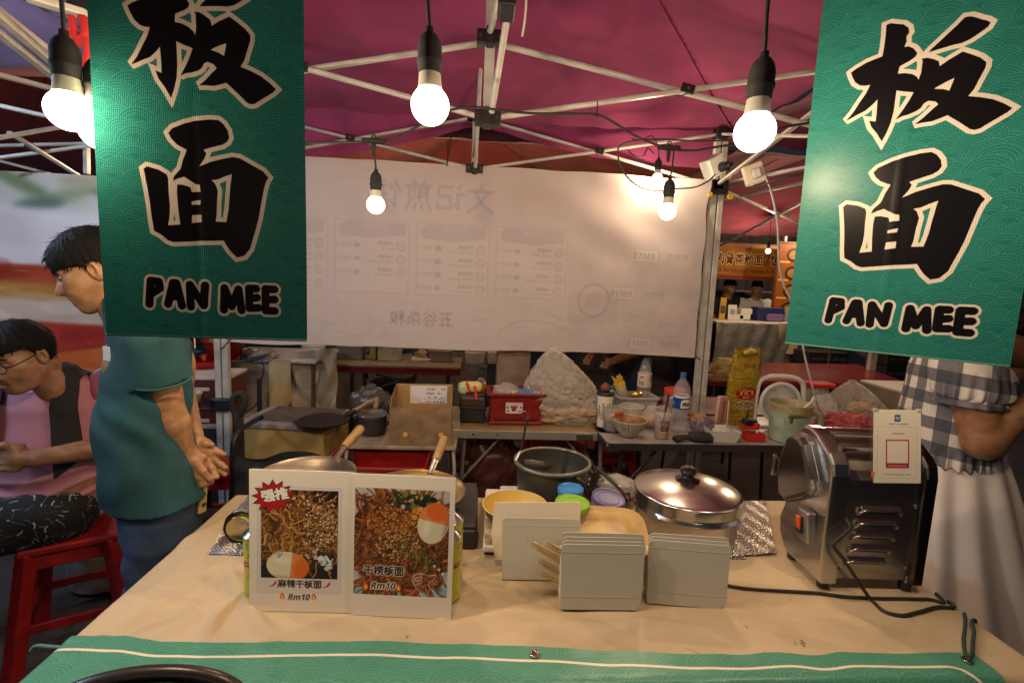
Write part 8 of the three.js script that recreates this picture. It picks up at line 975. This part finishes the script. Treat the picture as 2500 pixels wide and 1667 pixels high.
// seated person at far left
{
  const skin = skinMat([0.32, 0.165, 0.095]), t = person('seated person in a pink tank top and leaf print trousers, wearing glasses'), base = V(-1.62, 0, -1.93), Y = 0.12;
  const rows = [[0.5, 0, 0.13, 0.17], [0.62, 0.03, 0.15, 0.185], [0.78, 0.035, 0.138, 0.18], [0.95, 0.03, 0.12, 0.185], [1.04, 0.03, 0.1, 0.17], [1.09, 0.05, 0.07, 0.11], [1.11, 0.055, 0.055, 0.075]];
  const wrinkle = (x, y, z) => 0.012 * Math.abs(Math.sin(y * 62 + 3.4 * n3(x * 5, y * 3, z * 5))) * smooth(0.8, 0.64, y);
  const neckHole = ell([base.x + Math.sin(Y) * 0.12, 1.115, base.z + Math.cos(Y) * 0.12], [0.085, 0.085, 0.13]); part('tank_top', net(((f) => (x, y, z) => Math.max(f(x, y, z), -neckHole(x, y, z)))(addF(addF(torso(base, Y, rows), fold(0.005, 6, 4, 3)), wrinkle)), [-1.9, 0.48, -2.2], [-1.32, 1.14, -1.66], 0.0085), M([0.42, 0.17, 0.22], 0.75, { bump: 'weave', grain: 60, bs: 0.0006 }), t);
  const cs = (w, f, y) => V(base.x + Math.cos(Y) * w + Math.sin(Y) * f, y, base.z - Math.sin(Y) * w + Math.cos(Y) * f);
  const shN = cs(0.185, 0.0, 1.03), elN = cs(0.26, 0.03, 0.8), wrN = cs(0.085, 0.24, 0.82), shF = cs(-0.185, 0, 1.03), elF = cs(-0.24, 0.1, 0.78), wrF = cs(-0.12, 0.34, 0.63);
  part('striped_sleeve', limbs([{ p: [shN, shN.clone().lerp(elN, 0.45)], r: [0.068, 0.07] }], 0.02, 0.01), M([0.5, 0.5, 0.5], 0.8), t); part('sleeve_band', limbs([{ p: [shN.clone().lerp(elN, 0.02), shN.clone().lerp(elN, 0.1)], r: [0.072, 0.073] }], 0.02, 0.01), M([0.42, 0.1, 0.17], 0.8), t);
  const tf = torso(base, Y, rows), skinAt = (w, ang) => { let lo = 0.02, hi = 0.6; for (let i = 0; i < 18; i++) { const m = (lo + hi) / 2, p = cs(w, 0.02 + m * Math.cos(ang), 0.92 + m * Math.sin(ang)); tf(p.x, p.y, p.z) < 0 ? (lo = m) : (hi = m); } return cs(w, 0.02 + (hi + 0.014) * Math.cos(ang), 0.92 + (hi + 0.014) * Math.sin(ang)); };
  part('bag_strap', sheet((u, v) => skinAt(mix(0.065, 0.135, u) + 0.02 * v, mix(2.1, -0.95, v)).toArray(), 12, 50, false), M([0.012, 0.011, 0.013], 0.8, { side: THREE.DoubleSide, bump: 'weave', grain: 60 }), t);
  part('bag_strap', sheet((u, v) => skinAt(-mix(0.075, 0.145, u), mix(2.1, -0.6, v)).toArray(), 12, 50, false), M([0.012, 0.011, 0.013], 0.8, { side: THREE.DoubleSide, bump: 'weave', grain: 60 }), t);
  const lt = texOf(canvas(512, 512, (c, w, h) => { const r = RNG(77); c.fillStyle = '#07080b'; c.fillRect(0, 0, w, h); c.lineCap = 'round'; for (let i = 0; i < 190; i++) { const x = r(0, w), y = r(0, h), a = r(0, 6.3); c.strokeStyle = `rgba(190,200,205,${r(0.35, 0.85)})`; c.lineWidth = r(2, 6); c.beginPath(); c.moveTo(x, y); c.quadraticCurveTo(x + 14 * Math.cos(a + 0.5), y + 14 * Math.sin(a + 0.5), x + 26 * Math.cos(a), y + 26 * Math.sin(a)); c.stroke(); if (i % 3 === 0) { c.lineWidth = 1.4; c.beginPath(); c.moveTo(x, y); c.lineTo(x - 60 * Math.cos(a), y - 60 * Math.sin(a)); c.stroke(); } } }));
  const trousersM = new THREE.MeshPhysicalMaterial({ map: rep(lt, 2.6), roughness: 0.8, bumpMap: rep(T.weave, 40), bumpScale: 0.0005 });
  const YL = -0.85, cl = (w, f, y) => V(base.x + Math.cos(YL) * w + Math.sin(YL) * f, y, base.z - Math.sin(YL) * w + Math.cos(YL) * f), hip = (q) => cl(q * 0.1, 0.02, 0.555), kn = (q) => cl(q * 0.14, 0.4, 0.545), an = (q) => cl(q * 0.14, 0.36, 0.12);
  part('trousers', net(addF(join([...[1, -1].flatMap((q) => chain([hip(q), kn(q), an(q)], [0.11, 0.085, 0.065])), cap(hip(1), hip(-1), 0.12)], 0.04), fold(0.008, 7, 8, 9)), [-2.2, 0.08, -2.3], [-1.3, 0.7, -1.5], 0.011), trousersM, t);
  for (const q of [1, -1]) part('shoe', net(join([cap(an(q).clone().setY(0.04), cl(q * 0.14, 0.52, 0.035), 0.045, 0.036), cap(an(q).clone().setY(0.1), an(q).clone().setY(0.04), 0.045)], 0.03), [...bound([an(q), cl(q * 0.14, 0.55, 0)], 0.08)[0].map((x, i) => (i === 1 ? 0.002 : x))], bound([an(q), cl(q * 0.14, 0.55, 0)], 0.08)[1], 0.01), MAT.blackSoft, t);
  const kn2 = (w, f, y) => cs(w, f, y), finger = (i) => ({ p: [kn2(0.03, 0.265 + 0.002 * i, 0.862 - i * 0.021), kn2(-0.012, 0.262, 0.857 - i * 0.021), kn2(-0.03, 0.235, 0.848 - i * 0.019), kn2(-0.006, 0.222, 0.843 - i * 0.019)], r: [0.0115, 0.0105, 0.0098, 0.0085] });
  const hand = [{ p: [wrN, kn2(0.045, 0.255, 0.83)], r: [0.027, 0.033] }, { p: [kn2(0.04, 0.258, 0.855), kn2(0.04, 0.258, 0.8)], r: [0.022, 0.02] }, finger(0), finger(1), finger(2), finger(3), { p: [kn2(0.05, 0.25, 0.865), kn2(0.022, 0.275, 0.88), kn2(-0.008, 0.275, 0.878)], r: [0.014, 0.0115, 0.009] }];
  const handF = [{ p: [wrF, cs(-0.11, 0.4, 0.625)], r: [0.026, 0.032] }, ...[0, 1, 2, 3].map((i) => ({ p: [cs(-0.135 + i * 0.018, 0.42, 0.63), cs(-0.138 + i * 0.02, 0.465, 0.615), cs(-0.135 + i * 0.02, 0.49, 0.585)], r: [0.011, 0.0098, 0.0085] })), { p: [cs(-0.09, 0.39, 0.63), cs(-0.06, 0.42, 0.622), cs(-0.055, 0.45, 0.61)], r: [0.013, 0.011, 0.009] }];
  const sh0 = at(44, 872, 1.74), head = headParts(t, sh0, -0.12, 0.34, 0.06, 0.93, skin, { fringe: 0.05, glasses: true, nape: -0.06 });
  part('body', [limbs([{ p: [shN, elN, wrN], r: [0.058, 0.047, 0.028] }, ...hand], 0.01, 0.0055), limbs([{ p: [shF, elF, wrF], r: [0.058, 0.047, 0.028] }, ...handF], 0.01, 0.0065), net(join([torso(base, Y, rows.map((r) => [r[0], r[1], r[2] - 0.012, r[3] - 0.012])), ...chain([cs(0, 0.03, 1.03), sh0.clone().add(V(0.02, -0.03, -0.06))], [0.06, 0.048]), cap(shN, shF, 0.045)], 0.02), [-1.95, 0.5, -2.2], [-1.32, 1.26, -1.62], 0.012), head], skin, t);
  redStool('red plastic stool the person in the pink top sits on', [base.x + 0.07, 0, base.z + 0.03], 0.5);
  dup(scene.children.at(-1), 'red plastic stool behind the standing person, by the left tent leg', [-1.32, 0, -2.55], 0.2);
  const tb = thing('plastic_tub', 'white plastic tub on the ground under the red stool', 'tub', [base.x - 0.1, 0, base.z - 0.35]); part('tub', lathe([[0.0001, 0.005], [0.13, 0.005], [0.15, 0.02], [0.165, 0.26], [0.172, 0.262], [0.172, 0.27], [0.158, 0.268], [0.14, 0.02], [0.0001, 0.018]], 48), MAT.whitePlastic, tb); part('water', mv(new THREE.CircleGeometry(0.155, 40).rotateX(-PI / 2), 0, 0.22, 0), M([0.4, 0.42, 0.42], 0.15), tb);
}
// woman at right
{
  const skin = skinMat([0.3, 0.14, 0.065]), t = person('woman in a grey checked blouse and long white skirt at far right'), base = V(1.73, 0, -1.62), Y = 0.85;
  const pl = texOf(canvas(512, 512, (c, w, h) => { const r = RNG(31); c.fillStyle = '#cfc6c0'; c.fillRect(0, 0, w, h); for (let i = 0; i < 4; i++) { c.fillStyle = 'rgba(44,46,62,0.62)'; c.fillRect(i * 128, 0, 64, h); c.fillRect(0, i * 128, w, 64); } for (let i = 0; i < 2600; i++) { c.fillStyle = `rgba(${r() < 0.5 ? '240,236,232' : '30,30,40'},${r(0.02, 0.12)})`; if (r() < 0.5) c.fillRect(r(0, w), r(0, h), 1.5, r(6, 40)); else c.fillRect(r(0, w), r(0, h), r(6, 40), 1.5); } }));
  const pm = new THREE.MeshPhysicalMaterial({ map: pl, roughness: 0.85, bumpMap: rep(T.weave, 5), bumpScale: 0.0006 });
  const cs = (w, f, y) => V(base.x + Math.cos(Y) * w + Math.sin(Y) * f, y, base.z - Math.sin(Y) * w + Math.cos(Y) * f);
  const rows = [[0.92, 0.0, 0.165, 0.185], [0.98, 0.005, 0.155, 0.178], [1.1, 0.01, 0.155, 0.18], [1.22, 0.015, 0.15, 0.185], [1.32, 0.0, 0.115, 0.18], [1.37, 0.0, 0.075, 0.11], [1.4, 0.01, 0.055, 0.06]];
  const around = (g, k = 0.34) => { const q = g.toNonIndexed(), p = q.attributes.position, uv = new Float32Array(p.count * 2); for (let i = 0; i < p.count; i += 3) { let a0 = 0; for (let j = 0; j < 3; j++) { let a = Math.atan2(p.getX(i + j) - base.x, p.getZ(i + j) - base.z); if (j === 0) a0 = a; else if (a - a0 > PI) a -= 2 * PI; else if (a - a0 < -PI) a += 2 * PI; uv[(i + j) * 2] = a * 0.17 / k; uv[(i + j) * 2 + 1] = p.getY(i + j) / k + 0.35 * p.getX(i + j); } } q.setAttribute('uv', new THREE.BufferAttribute(uv, 2)); return keepUV(q); };
  const gather = (x, y, z) => 0.006 * Math.sin(Math.atan2(x - base.x, z - base.z) * 34 + 2 * n3(x * 6, y * 4, z * 6)) * (smooth(1.0, 0.93, y) + smooth(1.2, 1.3, y));
  part('blouse', around(net(addF(addF(torso(base, Y, rows), fold(0.006, 6, 5, 12)), gather), [1.42, 0.9, -1.93], [2.04, 1.42, -1.3], 0.009)), pm, t);
  const sh = cs(-0.175, 0.01, 1.28), el = at(2402, 1078, 1.42), wr = at(2520, 985, 1.38), sh2 = cs(0.185, 0, 1.29), el2 = cs(0.24, -0.02, 1.03), wr2 = cs(0.25, 0.04, 0.82);
  const puff = (a, b) => addF(cap(a, b, 0.098, 0.1), (x, y, z) => 0.008 * Math.sin(Math.atan2(x - a.x, z - a.z) * 20) * smooth(0.02, -0.1, y - a.y) + fold(0.008, 9, 7, 2)(x, y, z));
  for (const [a, b, q] of [[sh, el, -1], [sh2, el2, 1]]) { const e = a.clone().lerp(b, 0.3); part('puff_sleeve', around(net((x, y, z) => Math.max(puff(a.clone().add(V(0, -0.01, 0)), e)(x, y, z), e.y - 0.035 - y), ...bound([a, e], 0.13), 0.009)), pm, t); part('sleeve_frill', around(sheet((u, v) => { const an = u * PI * 2, R = 0.082 + 0.012 * v + 0.004 * Math.sin(an * 14) * v; return [e.x + Math.cos(an) * R, e.y - 0.026 - v * 0.028, e.z + Math.sin(an) * R]; }, 90, 4, false)), new THREE.MeshPhysicalMaterial({ map: pl, roughness: 0.85, side: THREE.DoubleSide }), t); }
  const skirt = sheet((u, v) => { const a = u * PI * 2, y = mix(0.965, 0.12, v), R = mix(0.155, 0.39, v ** 0.85), pl2 = 1 + (0.02 + 0.075 * v) * Math.sin(a * 15 + 1.4 * n3(Math.cos(a) * 1.5, v * 2, Math.sin(a) * 1.5)) + 0.03 * n3(Math.cos(a) * 2, v * 3, Math.sin(a) * 2) * v; return [base.x + 0.03 * v + Math.sin(a) * R * pl2, y + 0.012 * Math.sin(a * 3), base.z + Math.cos(a) * R * pl2 * 1.02]; }, 260, 50, false);
  part('skirt', skirt, M([0.72, 0.66, 0.62], 0.85, { side: THREE.DoubleSide, bump: 'weave', grain: 50, bs: 0.0006 }), t);
  const hcx = at(2555, 800, 1.62), hand = [{ p: [wr, wr.clone().add(V(0.025, 0.06, 0.0))], r: [0.026, 0.03] }, ...[0, 1, 2, 3].map((i) => { const o = wr.clone().add(V(0.018 + i * 0.014, 0.07, 0.022 - i * 0.013)); return { p: [o, o.clone().add(V(0.008, 0.04, 0.002)), o.clone().add(V(0.03, 0.06, 0.002)), o.clone().add(V(0.05, 0.055, 0.0))], r: [0.011, 0.0098, 0.009, 0.0078] }; }), { p: [wr.clone().add(V(0.02, 0.03, 0.025)), wr.clone().add(V(0.045, 0.055, 0.035)), wr.clone().add(V(0.062, 0.08, 0.025))], r: [0.0135, 0.011, 0.009] }];
  const hand2 = [{ p: [wr2, wr2.clone().add(V(0.01, -0.06, 0.01))], r: [0.025, 0.029] }, ...[0, 1, 2, 3].map((i) => { const o = wr2.clone().add(V(-0.02 + i * 0.015, -0.09, 0.018 - i * 0.008)); return { p: [o, o.clone().add(V(0.006, -0.035, 0.01)), o.clone().add(V(0.004, -0.06, 0.022))], r: [0.0105, 0.0095, 0.008] }; }), { p: [wr2.clone().add(V(-0.01, -0.03, 0.03)), wr2.clone().add(V(-0.005, -0.07, 0.045))], r: [0.0125, 0.009] }];
  const head = headParts(t, hcx, Y, 0.15, 0, 0.98, skin, { fringe: 0.045, nape: -0.1 });
  part('hair_bun', mv(crumple(0.05, 0.045, 0.05, 7, 24, 16), hcx.x - 0.1, hcx.y + 0.02, hcx.z), hairMat, t);
  part('body', [limbs([{ p: [sh, el, wr], r: [0.07, 0.056, 0.03] }, ...hand], 0.014, 0.006), limbs([{ p: [sh2, el2, wr2], r: [0.066, 0.052, 0.029] }, ...hand2], 0.014, 0.0065), limbs([{ p: [cs(0, 0, 1.02), cs(0, 0, 1.25), cs(0, 0, 1.36), hcx.clone().add(V(-0.03, -0.1, 0))], r: [0.1, 0.1, 0.07, 0.052] }, ...[1, -1].map((q) => ({ p: [cs(q * 0.06, 0, 0.88), cs(q * 0.08, 0.02, 0.5), cs(q * 0.09, 0, 0.07)], r: [0.075, 0.065, 0.045] }))], 0.05, 0.014), head], skin, t);
  for (const q of [1, -1]) { const f = cs(q * 0.09, 0.06, 0.04); part('sandal', net(join([cap(cs(q * 0.09, -0.03, 0.04), cs(q * 0.1, 0.15, 0.03), 0.042, 0.036)], 0.02), ...bound([cs(q * 0.09, -0.03, 0.04), cs(q * 0.1, 0.15, 0.03)], 0.06), 0.011), MAT.darkWood, t); }
}
// people standing behind tables, seen small
function standing(label, x, z, yaw, h, shirtM, legM, skinC, reach, extra = {}) {
  const skin = skinMat(skinC), t = person(label), k = h / 1.7, base = V(x, 0, z), cs = (w, f, y) => V(x + Math.cos(yaw) * w * k + Math.sin(yaw) * f * k, y * k, z - Math.sin(yaw) * w * k + Math.cos(yaw) * f * k);
  const rows = [[0.82, 0, 0.12, 0.17], [1.0, 0.01, 0.125, 0.17], [1.2, 0.01, 0.12, 0.185], [1.34, 0, 0.1, 0.18], [1.4, 0, 0.07, 0.11], [1.43, 0.01, 0.055, 0.06]].map((r) => r.map((q) => q * k));
  const arms = [1, -1].map((q) => [cs(q * 0.19, 0, 1.34), cs(q * 0.25, 0.03, 1.09), cs(q * reach[0], reach[1], reach[2])]);
  part('shirt', net(addF(join([torso(base, yaw, rows), ...arms.map((a) => cap(a[0], a[0].clone().lerp(a[1], 0.62), 0.075 * k, 0.072 * k))], 0.03), fold(0.006, 6, 5, x)), [x - 0.4, 0.8 * k, z - 0.4], [x + 0.4, 1.46 * k, z + 0.4], 0.014), shirtM, t);
  part('trousers', limbs([1, -1].map((q) => ({ p: [cs(q * 0.085, 0, 0.9), cs(q * 0.09, 0.02, 0.48), cs(q * 0.095, 0, 0.07)], r: [0.1 * k, 0.075 * k, 0.06 * k] })), 0.04, 0.018), legM, t);
  const hands = arms.map((a, i) => [a[2], a[2].clone().addScaledVector(a[2].clone().sub(a[1]).normalize(), 0.06)]).map(([a, b], i) => [{ p: [a, b], r: [0.027, 0.03] }, ...[0, 1, 2, 3].map((j) => { const d = b.clone().sub(a), s = cs(1, 0, 0).sub(cs(0, 0, 0)).normalize().multiplyScalar((j - 1.5) * 0.019); return { p: [b.clone().add(s), b.clone().add(s).addScaledVector(d, 0.6), b.clone().add(s).addScaledVector(d, 0.95).add(V(0, -0.02, 0))], r: [0.0115, 0.01, 0.0085] }; }), { p: [a.clone().lerp(b, 0.4), b.clone().add(V(0, 0.02, 0)).addScaledVector(cs(1, 0, 0).sub(cs(0, 0, 0)).normalize(), i ? 0.04 : -0.04)], r: [0.013, 0.009] }]);
  const head = headParts(t, cs(0, extra.head ?? 0.06, 1.575), yaw, extra.pitch ?? 0.35, 0, k, skin, { cell: 0.007, fringe: 0.05, plain: extra.plain });
  part('body', [...arms.map((a, i) => limbs([{ p: a, r: [0.055 * k, 0.045 * k, 0.028 * k] }, ...hands[i]], 0.012, 0.009)), limbs([{ p: [cs(0, 0, 0.95), cs(0, 0, 1.25), cs(0, 0, 1.4), cs(0, 0.04, 1.5)], r: [0.1, 0.1, 0.065, 0.055] }], 0.05, 0.016), head], skin, t);
  for (const q of [1, -1]) part('shoe', net(cap(cs(q * 0.095, -0.03, 0.045), cs(q * 0.1, 0.15, 0.035), 0.045, 0.036), ...bound([cs(q * 0.095, -0.03, 0.045), cs(q * 0.1, 0.15, 0.035)], 0.055), 0.014), MAT.blackSoft, t);
  return [t, cs];
}
{
  const [t1, c1] = standing('person in a pale grey printed shirt working at the far stall counter', at(1845, 720, 7.45).x, -7.45, -0.25, 1.68, M([0.55, 0.52, 0.46], 0.85), MAT.blackSoft, [0.26, 0.13, 0.07], [0.28, 0.28, 0.92], { pitch: 0.3 });
  part('shirt_print', [mv(rbox(0.1, 0.1, 0.004, 0.002), ...c1(-0.03, 0.137, 1.22).toArray()), mv(rbox(0.05, 0.04, 0.004, 0.002), ...c1(0.07, 0.137, 1.1).toArray())], M([0.2, 0.24, 0.3], 0.7), t1);
  const [t2, c2] = standing('person in a black printed shirt at the left of the far stall', at(1776, 720, 7.5).x, -7.5, 0.1, 1.68, M([0.014, 0.014, 0.018], 0.85), MAT.blackSoft, [0.28, 0.14, 0.08], [0.2, 0.3, 0.95], { pitch: 0.28 });
  part('shirt_print', [mv(rbox(0.12, 0.12, 0.004, 0.002), ...c2(0.0, 0.14, 1.22).toArray(), 0, 0.1)], M([0.06, 0.16, 0.2], 0.7), t2); part('apron', mv(rbox(0.2, 0.2, 0.006, 0.003), ...c2(0.02, 0.15, 0.98).toArray(), 0, 0.1), M([0.5, 0.5, 0.52], 0.8), t2);
  standing('person in black clothes behind the rear table, head hidden by the white sheet', 1.22, -3.75, -0.9, 1.68, M([0.012, 0.012, 0.013], 0.85), M([0.02, 0.03, 0.06], 0.85), [0.26, 0.12, 0.06], [0.12, 0.36, 0.97], {});
}
renderer.render(scene, camera);
